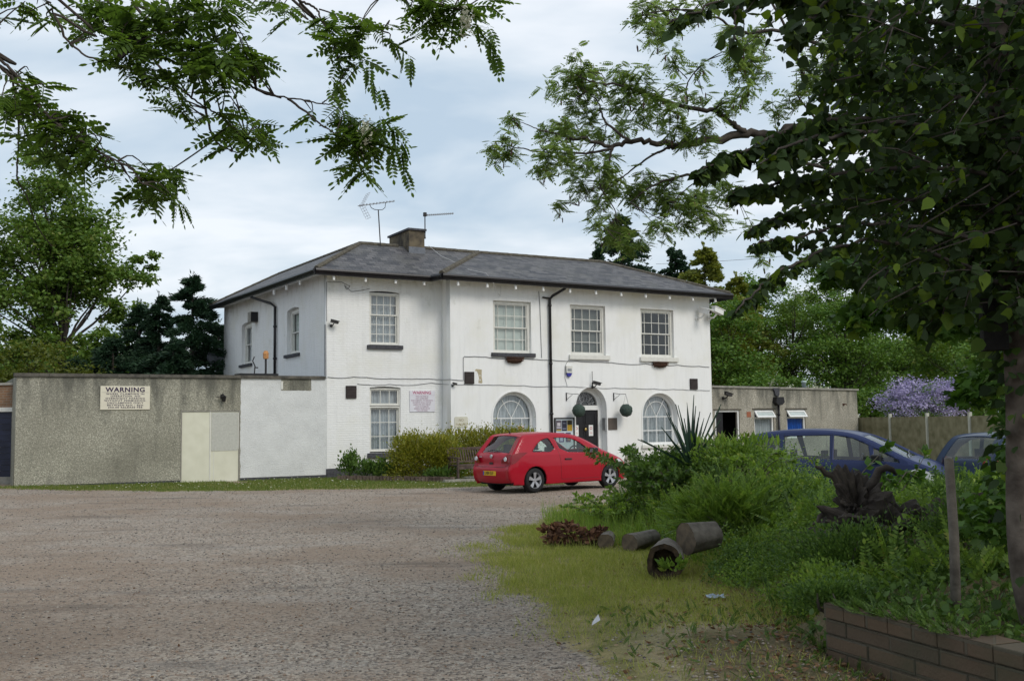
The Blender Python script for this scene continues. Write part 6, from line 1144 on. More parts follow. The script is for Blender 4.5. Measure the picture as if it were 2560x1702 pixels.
# leafy branching shrubs made of long stems
def stemmy(name, label, base, stems, leaf, mat, V=L4, dens=26, r0=0.012, whorl=False, group=None):
    t = empty(name, base, 0, label, 'shrub', group); t.location.z = gz(base[0],base[1])-0.02; b = MB(); pos = []; dr_ = []
    for st in stems:
        st = [np.array(p, float) for p in st]; taper(b, [tuple(p) for p in st], r0, 0.003, 5, 4, 0.006); sm = smooth(st, 8); m = len(sm)
        for k in range(dens):
            s_ = 0.25+0.75*(k+RNG.random())/dens; i = min(m-2, int(s_*(m-1))); p = sm[i]; tg_ = sm[i+1]-sm[i]; tg_ /= np.linalg.norm(tg_)+1e-9
            for _ in range(3 if whorl else 2): pos.append(p+RNG.normal(0,0.008,3)); dr_.append(tg_*0.5+rdir(1)[0]*0.9+np.array([0,0,-0.05]))
        for _ in range(7): pos.append(sm[-1]); dr_.append(tg_*0.8+rdir(1)[0]*0.8)
    b.build('stem', K['bark'], t); leaves('foliage', np.array(pos), np.array(dr_), leaf*(0.6+0.7*RNG.random(len(pos))), V, [tuple(range(len(V)))], mat, t, spread=0.8); return t
def rstems(n, h, spread, lean=(0,0), seed=0):
    rg = random.Random(seed); out = []
    for _ in range(n):
        a = rg.random()*6.28; s = spread*rg.uniform(0.3,1); x, y = math.cos(a)*s+lean[0], math.sin(a)*s+lean[1]; hh = h*rg.uniform(0.55,1)
        out.append([(0,0,0),(x*0.35,y*0.35,hh*0.55),(x*0.8,y*0.8,hh*0.9),(x*1.15,y*1.15,hh*rg.uniform(0.8,1.05))])
    return out
L4L = [(0,0,0),(0.17,0.45,0.03),(0,1,-0.10),(-0.17,0.45,0.03)]
stemmy('shrub', 'open shrub with narrow grey-green leaves at the left of the yucca', (2.3,18.2,0.35), rstems(16,0.95,0.9,(-0.2,0),3), 0.11, LM['weed_d'], L4L, 22, whorl=True)
stemmy('shrub', 'leafy bush spilling off the left tip of the mound', (1.6,17.4,0.1), rstems(30,0.62,0.75,(-0.1,-0.2),5), 0.07, LM['weed'], L4, 26)
stemmy('shrub', 'arching shoots with oval leaves in front of the blue car bonnet', (4.7,13.6,0.55), rstems(7,0.85,0.5,(0.12,0),9)+[[(0,0,0),(-0.35,0,0.45),(-0.2,0,0.75),(0.1,0,1.05)],[(0,0,0),(0.2,0,0.4),(0.4,0,0.65),(0.6,0,0.95)]], 0.13, LM['maple'], L4, 12)
stemmy('shrub', 'straggly low shoots in front of the rear of the blue car', (3.6,15.8,0.5), rstems(14,0.55,0.7,(0.1,0),10), 0.09, LM['weed'], L4, 16)
stemmy('shrub', 'small ferny sapling just right of the yucca', (3.5,17.6,0.5), rstems(9,0.62,0.5,(0.1,0),13), 0.10, LM['gold'], L4L, 18)
# ------------------------------------------------ trees
def trunkline(mb, base, top, r0, r1, jit=0.05, n=8):
    m = 7; pts = [np.array(base)+(np.array(top)-np.array(base))*k/(m-1)+(RNG.normal(0,jit,3)*np.array([1,1,0]) if 0<k<m-1 else 0) for k in range(m)]; taper(mb, [tuple(p) for p in pts], r0, r1, n, 3); return pts
def broadleaf(name, label, base, H, tr, blobs, n, size, mat, V=L4, F=F4, clumps=None, lean=(0,0), group=None, hang=-0.1, tight=0.22, nbr=26, mat2=None, mat2n=0.0, cat='tree'):
    """blobs: (dx,dy,z,rx,ry,rz) relative to the base"""
    t = empty(name, base, 0, label, cat, group); b = MB(); tp = trunkline(b, (0,0,-0.3), (lean[0],lean[1],H*0.8), tr, tr*0.25); b.build('trunk', K['bark_d'], t, True)
    vol = np.array([q[3]*q[4]*q[5] for q in blobs])**0.8; vol = vol/vol.sum(); clumps = clumps or max(20, n//110); C_ = []; S_ = []
    for q, v in zip(blobs, vol):
        m = max(3, int(clumps*v)); dd_ = rdir(m)*(RNG.random(m)**0.40)[:,None]*np.array(q[3:6]); C_.append(dd_+np.array(q[:3])); S_.append(np.full(m, min(q[3:6])))
    C_ = np.concatenate(C_); S_ = np.concatenate(S_); bb = MB()
    idx = RNG.choice(len(C_), min(nbr,len(C_)), replace=False)
    for i in idx:
        q = C_[i]; k = min(5, max(1, int((q[2]/(H*0.8)-0.18)*6))); s_ = tp[k]; md = (s_+q)/2+np.array([0,0,-0.04*np.linalg.norm(q-s_)]); taper(bb, [tuple(s_),tuple(md),tuple(q)], tr*0.28, tr*0.05, 5, 4, 0.03)
    bb.build('branches', K['bark_d'], t, True)['kind'] = 'stuff'
    per = n//len(C_); sg = S_*tight; pos = (C_[:,None]+RNG.normal(0,1,(len(C_),per,3))*sg[:,None,None]*np.array([1.15,1.15,0.62])).reshape(-1,3)
    d = rdir(len(pos),-0.7,0.5)+np.array([0,0,hang]); k2 = int(len(pos)*mat2n); sz = size*(0.6+0.8*RNG.random(len(pos)))
    if k2:
        pm = RNG.random(len(C_)) < mat2n; sel = np.repeat(pm, per); leaves('blossom', pos[sel], d[sel], sz[sel], V, F, mat2, t, spread=1.0); pos, d, sz = pos[~sel], d[~sel], sz[~sel]
    leaves('crown', pos, d, sz, V, F, mat, t, spread=1.0); return t
def conifer(name, label, base, H, R_, n, mat, size=0.25, group=None, col=0.12):
    R_ = R_*1.6; n = int(n*(1.1 if base[0] < 0 else 0.6))
    t = empty(name, base, 0, label, 'tree', group); MB().tube([(0,0,-0.3),(0,0,H*0.5),(0,0,H*0.97)],[0.22,0.12,0.02],8).build('trunk', K['bark_d'], t, True)
    nb_ = int(H*15); pos = []; dr_ = []; per = max(6, n//nb_)
    for k in range(nb_):
        z = H*(0.04+0.95*(k+RNG.random())/nb_); rad = R_*(1-(z/H))**0.85*(0.45+0.8*RNG.random())+0.10; a = RNG.random()*6.283; dv = np.array([math.cos(a), math.sin(a), 0]); s_ = RNG.random(per)**0.55
        p = dv[None]*(rad*s_)[:,None]; p[:,2] = z+rad*(0.30*s_-0.42*s_*s_); p += RNG.normal(0,1,(per,3))*np.array([0.10,0.10,0.06])*(0.5+rad*0.5); pos.append(p)
        dr_.append(np.tile(dv*0.9+np.array([0,0,0.12]), (per,1))+rdir(per)*0.55)
    tipn = 30; pos.append(np.stack([RNG.normal(0,.05,tipn),RNG.normal(0,.05,tipn),H*(0.93+0.09*RNG.random(tipn))],1)); dr_.append(np.tile([0,0,1.0],(tipn,1))+rdir(tipn)*0.5)
    pos = np.concatenate(pos); leaves('crown', pos, np.concatenate(dr_), size*(0.6+0.8*RNG.random(len(pos))), L4N if size < 0.2 else L4, F4, mat, t, spread=1.2); return t
def onto(px, D, z=0.0): p = at(px, 1045, D); return (float(p[0]), float(D), z)
G1 = 'trees behind the pebbledashed building'; G2 = 'trees behind the house and annex'
b0 = onto(150, 49)
broadleaf('broadleaf_tree', 'tall light green tree filling the upper left above the pebbledashed building', b0, 14, 0.28, [(-0.3,0,12.4,1.5,1.5,1.9),(-1.6,0,10.8,2.2,2,1.7),(1.1,0,10.6,1.8,2,1.6),(2.3,-0.5,8.9,1.9,1.8,1.0),(-2.2,0,8.0,2.2,2,1.7),(0.6,0,8.0,2.2,2,1.5),(2.7,0,6.9,1.3,1.6,0.9),(-1.2,-1,5.6,2.6,2,1.2),(1.8,-1,5.4,1.8,2,0.9),(-4.4,0,8.5,1.6,2,3),(-1.0,0,13.6,1.3,1.4,1.3),(3.4,0,9.6,0.9,1.2,0.6),(0.2,0.5,9.5,2.6,2,2.0)], 46000, 0.20, LM['mid'], clumps=330, group=G1, tight=0.20, nbr=60)
b0 = onto(40, 44); broadleaf('broadleaf_tree', 'dull yellow-green bush at the far left behind the pebbledashed building', b0, 5, 0.15, [(-1.5,0,3.8,2.2,1.5,1.6),(1.2,0,3.6,1.9,1.5,1.6),(2.8,0.5,3.0,1.2,1.2,1.2),(-0.5,-0.6,2.3,2.5,1.2,1.2)], 15000, 0.15, LM['yel'], clumps=120, group=G1)
for px, D, H, R_, lb in ((478,46,8.3,2.4,'pointed dark conifer nearest the side wall of the house'),(395,47,7.6,1.5,'pointed dark conifer left of the tallest one behind the low building'),(345,48,7.4,1.6,'narrow dark conifer beside the light green tree'),(545,50,6.6,2.0,'dark conifer just behind the far corner of the house side wall'),(432,44,5.4,1.9,'short bushy conifer in front of the pointed ones'),(280,46,5.6,2.3,'low dark conifer under the light green tree'),(190,45,4.6,2.2,'low dark conifer left of centre under the light green tree')):
    conifer('conifer', lb, onto(px, D), H, R_, int(H*R_*2300), LM['con'], 0.19, G1)
for px, D, H, R_, lb, mt in ((1562,62,14.2,3.9,'big dark conifer rising over the right end of the slate roof',LM['con']),(1500,60,12.0,1.4,'slim dark conifer left of the big one above the roof',LM['con']),(1697,64,12.6,2.4,'small dark conifer between the big one and the golden one',LM['con']),(1772,58,11.6,3.7,'golden yellow-green conifer behind the right corner of the house',LM['gold']),(1850,60,10.2,2.8,'second golden conifer partly hidden behind the green trees',LM['gold']),(1640,66,9.4,2.0,'dark conifer low behind the roof hip',LM['con'])):
    conifer('conifer', lb, onto(px, D, -0.3), H, R_, int(H*R_*1500), mt, 0.20, G2)
for px, D, H, bl, n, sz, mt, lb, kw in (
 (1830,54,7.5,[(0,0,7.0,1.7,1.5,1.2),(-0.9,0,4.9,1.6,1.5,1.3),(0.8,0,4.2,1.6,1.5,1.3),(0,-0.5,2.6,2.2,1.5,1.2)],14000,0.16,LM['mid2'],'bright green leafy tree right behind the house corner',{}),
 (1990,60,9,[(0,0,8.3,1.6,1.5,1.1),(-1.3,0,6.9,1.6,1.5,1.0),(1.5,0,6.9,1.8,1.5,1.2),(0,0,5.0,2.4,1.8,1.3),(-1.5,0,3.2,2.0,1.5,1.2),(1.9,0,3.5,1.9,1.5,1.3)],17000,0.14,LM['mid'],'airy ash-like tree showing sky between its twigs above the annex',dict(tight=0.2,nbr=50)),
 (2120,58,8.5,[(0,0,7.8,1.8,1.5,1.2),(-1.2,0,5.5,1.8,1.5,1.4),(1.3,0,5.3,1.9,1.5,1.4),(0,0,3.3,2.4,1.5,1.3)],15000,0.16,LM['mid2'],'green tree behind the right end of the annex roof',dict(tight=0.21,nbr=40)),
 (1925,52,4.6,[(0,0,3.5,1.6,1.2,0.9),(1.6,0,3.2,1.3,1.2,0.9),(-1.5,0,3.1,1.3,1.2,0.9)],9000,0.14,LM['mid2'],'elder bush with creamy blossom just above the annex parapet',dict(mat2=LM['white'],mat2n=0.05)),
 (1900,63,11,[(0,0,9.4,2.0,1.5,1.3),(-1.6,0,7.4,2.0,1.5,1.4),(1.6,0,7.2,2.0,1.5,1.4),(0,0,5.2,2.8,1.5,1.5)],17000,0.19,LM['mid2'],'tall fresh green tree between the golden conifers and the airy tree',dict(tight=0.21)),
 (2110,66,13,[(0,0,11.4,2.4,1.8,1.6),(-1.8,0,9.2,2.2,1.8,1.4),(2.0,0,9.0,2.4,1.8,1.6),(0,0,6.5,3.0,2,1.6)],18000,0.19,LM['mid'],'tallest green tree far behind the annex, partly hidden by the dark boughs',dict(tight=0.21)),
 (2175,56,3.6,[(0,0,2.6,1.3,1.2,1.1),(0.3,0,1.3,1.3,1.2,1.0)],6000,0.16,LM['mid2'],'bright bush between the annex corner and the fence',{}),
 (2250,66,9,[(0,0,8.0,2.2,2,1.6),(-1.6,0,5.8,2.0,2,1.5),(1.6,0,5.5,2.2,2,1.5),(0,0,3.5,3.0,2,1.4)],16000,0.18,LM['mid2'],'tall green tree rising behind the lilac',dict(tight=0.21)),
 (2420,62,10,[(0,0,9.0,2.4,2,1.6),(-1.6,0,6.5,2.2,2,1.6),(1.8,0,6.5,2.4,2,1.8),(0,0,4.0,3.2,2,1.6)],16000,0.18,LM['mid'],'tall green tree behind the fence near the right edge',dict(tight=0.21)),
 (2560,55,9,[(0,0,8.0,2.6,2,1.8),(-1.6,0,5.5,2.4,2,1.6),(1.8,0,5.5,2.4,2,1.8),(0,0,3.2,3.2,2,1.4)],14000,0.18,LM['mid2'],'dense green tree at the right edge behind the fence',dict(tight=0.22))):
    broadleaf('broadleaf_tree', lb, onto(px,D,-0.3), H, 0.16, bl, n, sz, mt, group=G2, **kw)
broadleaf('lilac_bush', 'lilac bush covered in purple blossom above the fence', onto(2275,52,-0.3), 4.2, 0.08, [(0,0,3.0,1.5,1.0,1.1),(1.7,0,2.9,1.3,1,0.9),(0.3,-0.3,2.3,1.6,1.0,0.8),(2.8,0,3.4,0.9,0.8,0.6)], 20000, 0.10, LM['mid2'], group=None, mat2=LM['lilac'], mat2n=0.78, tight=0.24, cat='bush')
# far-off tree line that closes the horizon
n = 60000; xx = np.concatenate([-150+110*RNG.random(n//2), 35+140*RNG.random(n//2)]); yy = 95+20*RNG.random(n); zz = RNG.random(n)**0.7*(5.5+3.5*vnoise(xx,0*xx,0.11,3)+1.5*vnoise(xx,0*xx,0.5,4)); o = leaves('distant_trees', np.stack([xx,yy,zz],1), rdir(n), 0.9+0.5*RNG.random(n), L4, F4, LM['mid2'], spread=1.5); o['kind'] = 'stuff'

bush('shrub', 'dense leafy bush just left of the yucca in front of the third arched window', (2.55,17.6,gz(2.55,17.6)), (0.70,0.5,0.42), 4200, 0.06, LM['weed_d'], 'shrub', 40, power=0.35)
bush('shrub', 'bright bushy growth right of the yucca hiding the tail of the blue car', (3.55,17.0,gz(3.55,17.0)), (0.65,0.5,0.30), 4200, 0.055, LM['weed'], 'shrub', 44, power=0.35, wisps=10)
bush('shrub', 'reddish-green bush below the front wing of the blue car', (4.9,14.6,gz(4.9,14.6)), (0.7,0.5,0.24), 3000, 0.055, LM['maple'], 'shrub', 30, power=0.35)
stemmy('shrub', 'dark leafy bush under the left side of the yucca', (2.55,17.0,0.35), rstems(34,0.62,0.75,(-0.1,0),21), 0.10, LM['weed_d'], L4, 20)
b_ = bush('ivy_patch', 'few ivy leaves growing in the open end of the hollow log', (1.66,11.36,0.08), (0.16,0.05,0.14), 60, 0.06, LM['weed'], 'plant', 6, V=HEART, F=[tuple(range(6))], stems=0)
PBV = [tuple(v) for v in PV]
for nm_, lb, c, r, n, sz, mt, V_, F_ in (('bramble','dark leafy bramble at the foot of the right-hand tree trunk',(4.5,8.5,gz(4.5,8.5)),(0.55,0.45,0.62),2000,0.075,LM['maple'],HEART,[tuple(range(6))]),
  ('shrub','dense feathery green bush below the torn stump',(3.1,9.7,gz(3.1,9.7)),(0.7,0.5,0.30),7000,0.032,LM['weed_d'],HEXV,[tuple(range(6))]),('shrub','fluffy bright green bush just above the left end of the retaining wall',(2.75,8.9,gz(2.75,8.9)),(0.48,0.4,0.26),6000,0.028,LM['weed'],HEXV,[tuple(range(6))]),
  ('shrub','low feathery plant spilling over the left end of the retaining wall',(2.30,7.75,gz(2.5,7.6)-0.05),(0.30,0.26,0.15),2600,0.026,LM['weed_d'],HEXV,[tuple(range(6))]),('shrub','tall dark weeds behind the slim wooden post',(4.0,9.3,gz(4.0,9.3)),(0.5,0.45,0.36),4500,0.035,LM['weed_d'],HEXV,[tuple(range(6))]),
  ('shrub','green bush hiding the front bumper of the blue car',(6.3,15.2,gz(6.3,15.2)),(0.6,0.5,0.30),700,0.19,LM['weed_d'],PV,PF),('shrub','feathery bush behind the thick grey log',(2.75,13.6,gz(2.75,13.6)),(0.7,0.6,0.45),1000,0.20,LM['weed'],PV,PF)):
    bush(nm_, lb, c, r, n, sz, mt, 'shrub', 34, V=V_, F=F_, stems=5, up=0.5)
# ------------------------------------------------ near trees: boughs reach in from trunks outside the frame
def px_path(pts, D0, D1=None, ox=0, oy=0, sc=1.0):
    m = len(pts); D1 = D0 if D1 is None else D1
    return [at(ox+x/sc, oy+y/sc, D0+(D1-D0)*i/max(1,m-1)) for i, (x, y) in enumerate(pts)]
def locust(name, label, base, trunk_pts, tr, boughs, blobs, mat, leaf, V, F, depthjit, pods=0, extra=None, twr=0.006, scat=0.14):
    t = empty(name, base, 0, label, 'tree'); base = np.array(base); b = MB(); taper(b, [tuple(np.array(p)-base) for p in trunk_pts], tr, tr*0.4, 10, 5, 0.01); b.build('trunk', K['bark_d'], t, True)
    allp = []
    for pts, r0, r1, conn in boughs:
        b = MB(); q = list(pts)
        if conn is not None: q = [np.array(conn)]+q
        taper(b, [tuple(p-base) for p in q], r0, r1, 7, 5, r0*0.25); b.build('bough', K['bark_d'], t, True); allp += smooth(pts, 4)
    allp = np.array(allp); pos = []; dr_ = []; b = MB(); pp = []
    for (c, r, cnt) in blobs:
        c = np.array(c); dd_ = allp-c; near_ = allp[np.argmin((dd_**2).sum(1))]
        nt_ = 2+int(r*4)
        for _ in range(nt_):
            e = c+rdir(1)[0]*r*RNG.uniform(0.3,0.9)*np.array([1,depthjit,1]); s0 = near_; md = (s0+e)/2+rdir(1)[0]*0.04+np.array([0,0,0.03]); L_ = np.linalg.norm(e-s0)
            if L_ < 1.6*r+0.9: taper(b, [tuple(s0-base),tuple(md-base),tuple(e-base)], twr, twr*0.35, 4, 3)
            k_ = max(1, cnt//nt_); s_ = 0.25+0.75*RNG.random(k_); p = (1-s_)[:,None]**2*s0+2*((1-s_)*s_)[:,None]*md+(s_**2)[:,None]*e
            far_ = np.linalg.norm(p-c, axis=1) > r*1.15; p[far_] = c+rdir(int(far_.sum()))*r*0.8*(RNG.random(int(far_.sum()))**0.5)[:,None]
            p += RNG.normal(0, r*scat, p.shape); pos.append(p)
            ax_ = rdir(len(p),-0.6,0.5); dr_.append(ax_+np.array([0,0,-0.12]))
            if pods and RNG.random() < 0.6: pp.append(p[:max(1,pods)])
    if b.v: b.build('twig', K['bark_d'], t)['kind'] = 'stuff'
    pos = np.concatenate(pos)-base; leaves('foliage', pos, np.concatenate(dr_), leaf*(0.6+0.6*RNG.random(len(pos))), V, F, mat, t, spread=0.45)
    if pods and pp:
        p = np.concatenate(pp)-base+np.array([0,0,-0.08]); m = len(p); leaves('seed_pod', p, np.tile([0,0,-1.0],(m,1))+rdir(m)*0.25, 0.07+0.04*RNG.random(m), [(0,0,0),(0.13,0.3,0.03),(0.10,0.85,0),(0,1,0),(-0.1,0.85,0),(-0.13,0.3,0.03)], [tuple(range(6))], LM['pod'], t)['kind'] = 'stuff'
    if extra: extra(t, base)
    return t
sA = 2.529
def A(pts, D0, D1=None): return px_path(pts, D0, D1, 0, 0, sA)
def B(pts, D0, D1=None): return px_path(pts, D0, D1, 600, 0, sA)
def Cc(pts, D0, D1=None): return px_path(pts, D0, D1, 1200, 0, sA)
def blob(f_, x, y, r, D, cnt, ox): c = at(ox+x/sA, y/sA, D); return (c, r/sA/PX_F*D, cnt)
ct = np.array([-5.2,3.2,6.2]); D = 6.2
bo = [(A([(420,-200),(600,0),(690,70),(780,150),(880,260),(980,390),(1060,480),(1130,550),(1210,620),(1300,680),(1400,740),(1500,850),(1620,890),(1740,950)],6.4,6.0),0.011,0.003,ct),
 (A([(1300,690),(1330,820),(1370,900),(1440,945),(1500,968)],6.1),0.008,0.003,None),
 (A([(700,-150),(840,20),(930,130),(1020,220),(1100,300),(1200,350),(1330,420),(1430,480),(1520,510),(1620,560),(1700,600),(1770,615)],6.6,6.2)+B([(100,560),(190,600),(300,620),(400,635),(500,655),(570,660),(620,685)],6.2,6.0),0.012,0.003,ct),
 (B([(520,652),(550,632),(578,615)],6.1),0.005,0.002,None),(B([(300,625),(420,710),(500,780),(580,830),(700,900)],6.1),0.008,0.003,None),
 (A([(300,-60),(340,90),(390,180),(410,240),(460,290),(530,350),(600,375),(680,408),(730,408)],5.6,5.8),0.009,0.004,ct),
 (A([(-250,180),(-20,360),(80,450),(160,550),(240,660),(300,730),(380,800),(460,860),(560,920),(640,970),(740,1020),(820,1060),(860,1110),(900,1160)],5.8,5.6),0.010,0.003,ct-np.array([0,0,1])),
 (A([(-250,260),(-20,410),(60,475),(120,540)],5.7),0.010,0.006,ct-np.array([0,0,1])),
 (A([(60,450),(100,640),(120,830),(115,950),(108,1060),(115,1150),(170,1240),(200,1340),(230,1420),(280,1500),(330,1560)],5.9,7.0),0.007,0.003,None),
 (B([(200,-120),(370,0),(440,30),(490,70),(510,120),(560,200),(600,300),(620,380)],6.3),0.010,0.003,ct+np.array([1,1.5,0.6])),(B([(370,0),(390,60),(430,125)],6.3),0.004,0.002,None),
 (B([(800,-260),(1000,-100),(1150,-20),(1300,40),(1400,60)],6.0),0.012,0.004,ct+np.array([2,1.5,0.9])),(B([(500,60),(640,100),(780,120),(900,200)],6.3),0.005,0.002,None)]
bl = []
for x,y,r,c in ((40,60,100,7),(150,20,110,9),(250,60,80,6),(310,120,70,6),(480,60,140,20),(620,80,150,26),(560,180,60,5),(760,60,170,30),(900,110,180,36),(1050,80,180,34),(1200,60,180,34),(1340,110,170,32),(1420,60,110,16),(740,200,90,10),(830,280,100,14),(1020,260,140,22),(1180,280,150,26),(1330,330,160,32),(1440,380,160,34),(1560,330,150,26),(1640,400,80,10),(1250,430,110,14),(1420,500,110,14),(880,400,110,16),(960,480,120,18),(820,440,70,7),(1010,560,110,16),(1080,640,80,9),(1120,700,50,3),(1340,720,70,7),(1460,800,90,14),(1560,830,80,10),(1620,760,50,4),(1670,890,80,11),(1480,660,40,2),(1380,860,40,4),(1420,940,40,4),
 (30,600,130,14),(110,560,100,11),(150,460,70,6),(220,560,80,7),(200,660,100,12),(100,700,110,14),(60,650,100,10),(300,780,110,14),(360,860,120,20),(430,760,80,7),(480,740,80,7),(520,830,90,10),(460,930,100,16),(400,1000,80,12),(560,970,90,14),(600,900,70,7),(660,960,50,4),(550,1050,60,6),(660,1060,60,5),(160,850,70,9),(240,850,60,6),(330,950,70,9),(930,1080,90,14),(1030,1090,90,12),(1000,1170,110,20),(920,1240,60,9),(1060,1230,50,6),(870,1170,45,4),(690,1110,35,2)): bl.append(blob(None,x,y,r,5.9+RNG.normal(0,0.15),int(c*0.95),0))
for x,y,r,c in ((30,30,70,5),(230,50,80,8),(300,80,70,7),(180,20,50,3),(540,150,90,12),(620,200,110,18),(740,180,100,14),(840,200,90,10),(720,300,100,13),(560,250,70,6),(620,380,80,9),(720,420,50,4),(900,290,50,4),(950,180,50,3),(1060,60,80,8),(1150,120,110,16),(1260,80,130,22),(1350,160,120,20),(1200,200,90,10),(1420,80,90,10),(1450,200,70,7),(1530,10,50,3),(470,700,50,4),(650,740,80,12),(700,830,120,22),(790,860,120,22),(720,950,110,20),(830,960,80,12),(860,800,70,7),(740,1040,70,9),(900,930,60,4),(640,900,60,7),(780,1080,50,5)): bl.append(blob(None,x,y,r,6.1+RNG.normal(0,0.15),int(c*0.95),600))
def frill(t, base):
    # hanging leaf sprays at the tips and a few creamy flower clusters
    P_, D_ = [], []
    for (ox, pts) in ((600,[(1500,130),(1540,190),(1570,250),(1590,330)]),(600,[(900,740),(960,800)]),(600,[(980,880),(1030,960)]),(600,[(940,960),(1010,1060)]),(600,[(790,430),(850,500),(890,560)]),(600,[(940,230),(1000,300),(1050,350)]),(600,[(590,480),(570,560)]),(0,[(1090,1040),(1130,1110)]),(0,[(1100,1230),(1130,1280)])):
        for x, y in pts: P_.append(at(ox+x/sA, y/sA, 6.0)); D_.append(np.array([0.35,0.1,-0.9]))
    P_ = np.repeat(np.array(P_), 2, 0)+RNG.normal(0,0.015,(2*len(P_),3)); leaves('hanging_leaf', P_-base, np.repeat(np.array(D_),2,0)+rdir(len(P_))*0.5, np.full(len(P_),0.15), CV2, CF2, LM['locust'], t)['kind'] = 'stuff'
    for (x, y) in ((1420,110),(1440,150),(790,830),(800,870)):
        c = at(600+x/sA, y/sA, 5.9); m = 60; q = RNG.normal(0,1,(m,3))*np.array([0.018,0.018,0.045])+c; leaves('flower_cluster', q-base, rdir(m), np.full(m,0.022), HEXV, [tuple(range(6))], LM['white'], t)['kind'] = 'stuff'
    # the part of the crown overhead and to the left, outside the picture
    m = 1500; q = rdir(m)*(RNG.random(m)**0.45)[:,None]*np.array([3.4,3.0,1.4])+np.array([-4.6,3.0,7.3]); leaves('upper_crown', q-base, rdir(m,-0.6,0.3), np.full(m,0.3), CV2, CF2, LM['locust'], t)['kind'] = 'stuff'
locust('locust_tree', 'near locust tree whose feathery leafy boughs hang across the top left', (-5.4,2.6,0), [(-5.4,2.6,-0.2),(-5.3,2.7,2.5),(-5.2,3.0,4.8),tuple(ct)], 0.20, bo, bl, LM['locust'], 0.175, CV, CF, 1.3, extra=frill)
# locust standing farther off on the right
D = 14.5; tb = at(2600, 1045, 15.5); jn_ = at(2560, 420, 15.3); jn2 = at(2560,250,15.3)
bo = [(Cc([(2100,830),(1880,850),(1680,850),(1500,882),(1380,900),(1260,922),(1180,910),(1100,900),(950,897),(840,932),(700,890),(560,870)],15.0,14.2),0.075,0.02,jn_),
 (Cc([(1675,830),(1600,790),(1530,730),(1480,700),(1330,680),(1200,650),(1100,610),(990,580),(900,545),(760,530),(640,490)],14.8,14.2),0.045,0.010,None),
 (Cc([(950,895),(850,820),(790,770),(760,690),(740,640),(650,560)],14.3),0.022,0.006,None),(Cc([(1250,920),(1180,940),(1080,990),(980,1060),(900,1120),(800,1200)],14.4),0.022,0.006,None),
 (Cc([(840,935),(820,1000),(805,1090),(760,1180)],14.2),0.016,0.006,None),(Cc([(840,935),(700,965),(560,970),(380,960),(250,935),(100,920)],14.2),0.020,0.005,None),(Cc([(560,870),(450,840),(370,820),(300,790),(220,760)],14.2),0.012,0.004,None),
 (Cc([(1310,660),(1305,570),(1320,510),(1390,420),(1440,380)],14.6),0.014,0.005,None),(Cc([(1310,500),(1240,420),(1240,330)],14.6),0.008,0.004,None),
 (Cc([(1900,1000),(1600,1060),(1340,1105),(1240,1120),(1180,1145),(1050,1200),(950,1280)],14.6,14.2),0.030,0.008,jn_-np.array([0,0,0.8])),(Cc([(1580,1080),(1520,1130),(1370,1150),(1250,1250),(1150,1400)],14.5),0.015,0.005,None),(Cc([(1450,1100),(1380,1200),(1280,1350),(1230,1460)],14.5),0.012,0.004,None),
 (Cc([(760,1180),(860,1350),(800,1450)],14.2),0.010,0.004,None),(Cc([(805,1090),(700,1200),(620,1300)],14.2),0.008,0.003,None),
 (Cc([(2200,300),(1900,200),(1660,200),(1500,120),(1300,60),(1100,80)],15,14.4),0.035,0.008,jn2),(Cc([(1660,30),(1670,150),(1660,270),(1630,360)],14.6),0.010,0.004,None),
 (px_path([(2120,300),(2050,240),(1990,150),(1960,60),(1900,-40)],15.2,14.8),0.04,0.015,jn2),(px_path([(2070,330),(2000,250),(1990,190)],15),0.02,0.006,None)]
bl = []
for x,y,r,c in ((600,390,90,20),(520,480,100,24),(480,560,90,18),(620,600,120,40),(720,560,90,24),(700,470,80,16),(860,430,50,7),(900,520,120,42),(1040,480,100,32),(1200,430,70,14),(1230,320,50,7),(1400,420,60,10),(1550,420,80,18),(1650,480,90,22),(1700,560,70,14),(1640,620,60,10),(180,750,70,16),(160,850,60,12),(70,920,45,8),(180,1010,90,26),(100,990,50,8),(420,830,80,20),(560,850,100,34),(660,840,70,18),(430,980,110,36),(560,960,100,34),(660,1010,90,26),(380,1060,60,14),(1100,650,100,30),(880,700,110,36),(1000,720,100,28),(780,860,60,14),(900,800,60,14),(750,1100,90,28),(580,1080,60,16),(640,1160,60,16),(850,1180,120,46),(980,1250,130,58),(1120,1170,120,48),(1200,1300,120,52),(1320,1280,110,42),(1450,1300,120,44),(1550,1200,100,32),(490,1290,50,10),(720,1400,60,14),(850,1480,110,40),(960,1540,80,22),(1150,1430,80,26),(1300,1420,80,26),(1500,1420,80,22),(650,1210,60,14),(740,1300,70,18),(1250,800,80,22),(1350,860,90,26),(1440,800,90,24),(1550,650,90,24),(1400,620,60,12),(1230,690,70,16),(700,750,90,22),(600,700,70,14),(560,760,60,10),(1240,560,60,12),(1300,610,50,8),(1150,760,70,14),(1560,960,80,16),(1450,930,60,12),(830,1000,50,8),(1050,1080,50,9),
 (1050,60,90,26),(1130,180,100,28),(1230,170,80,18),(1000,140,60,12),(1090,250,50,8),(1180,60,100,24),(1350,60,90,22),(1460,30,80,16),(1550,200,80,18),(1680,250,90,20),(1600,310,50,8),(1700,420,80,18)): bl.append(blob(None,x,y,r,14.4+RNG.normal(0,0.5),int(c*2.3),1200))
for x,y,r,c in ((380,450,120,50),(280,560,90,24),(470,380,100,34),(60,200,80,20),(40,300,80,18),(60,420,80,20),(150,600,80,18),(600,300,100,30),(640,400,90,24),(750,330,100,26),(820,480,80,16),(330,350,60,10),(720,560,80,14),(560,520,70,14),(700,200,120,30),(500,250,90,24)): c_ = at(1860+x/2.24, y/2.24, 15.0); bl.append((c_, r/2.24/PX_F*15, int(c*2.3)))
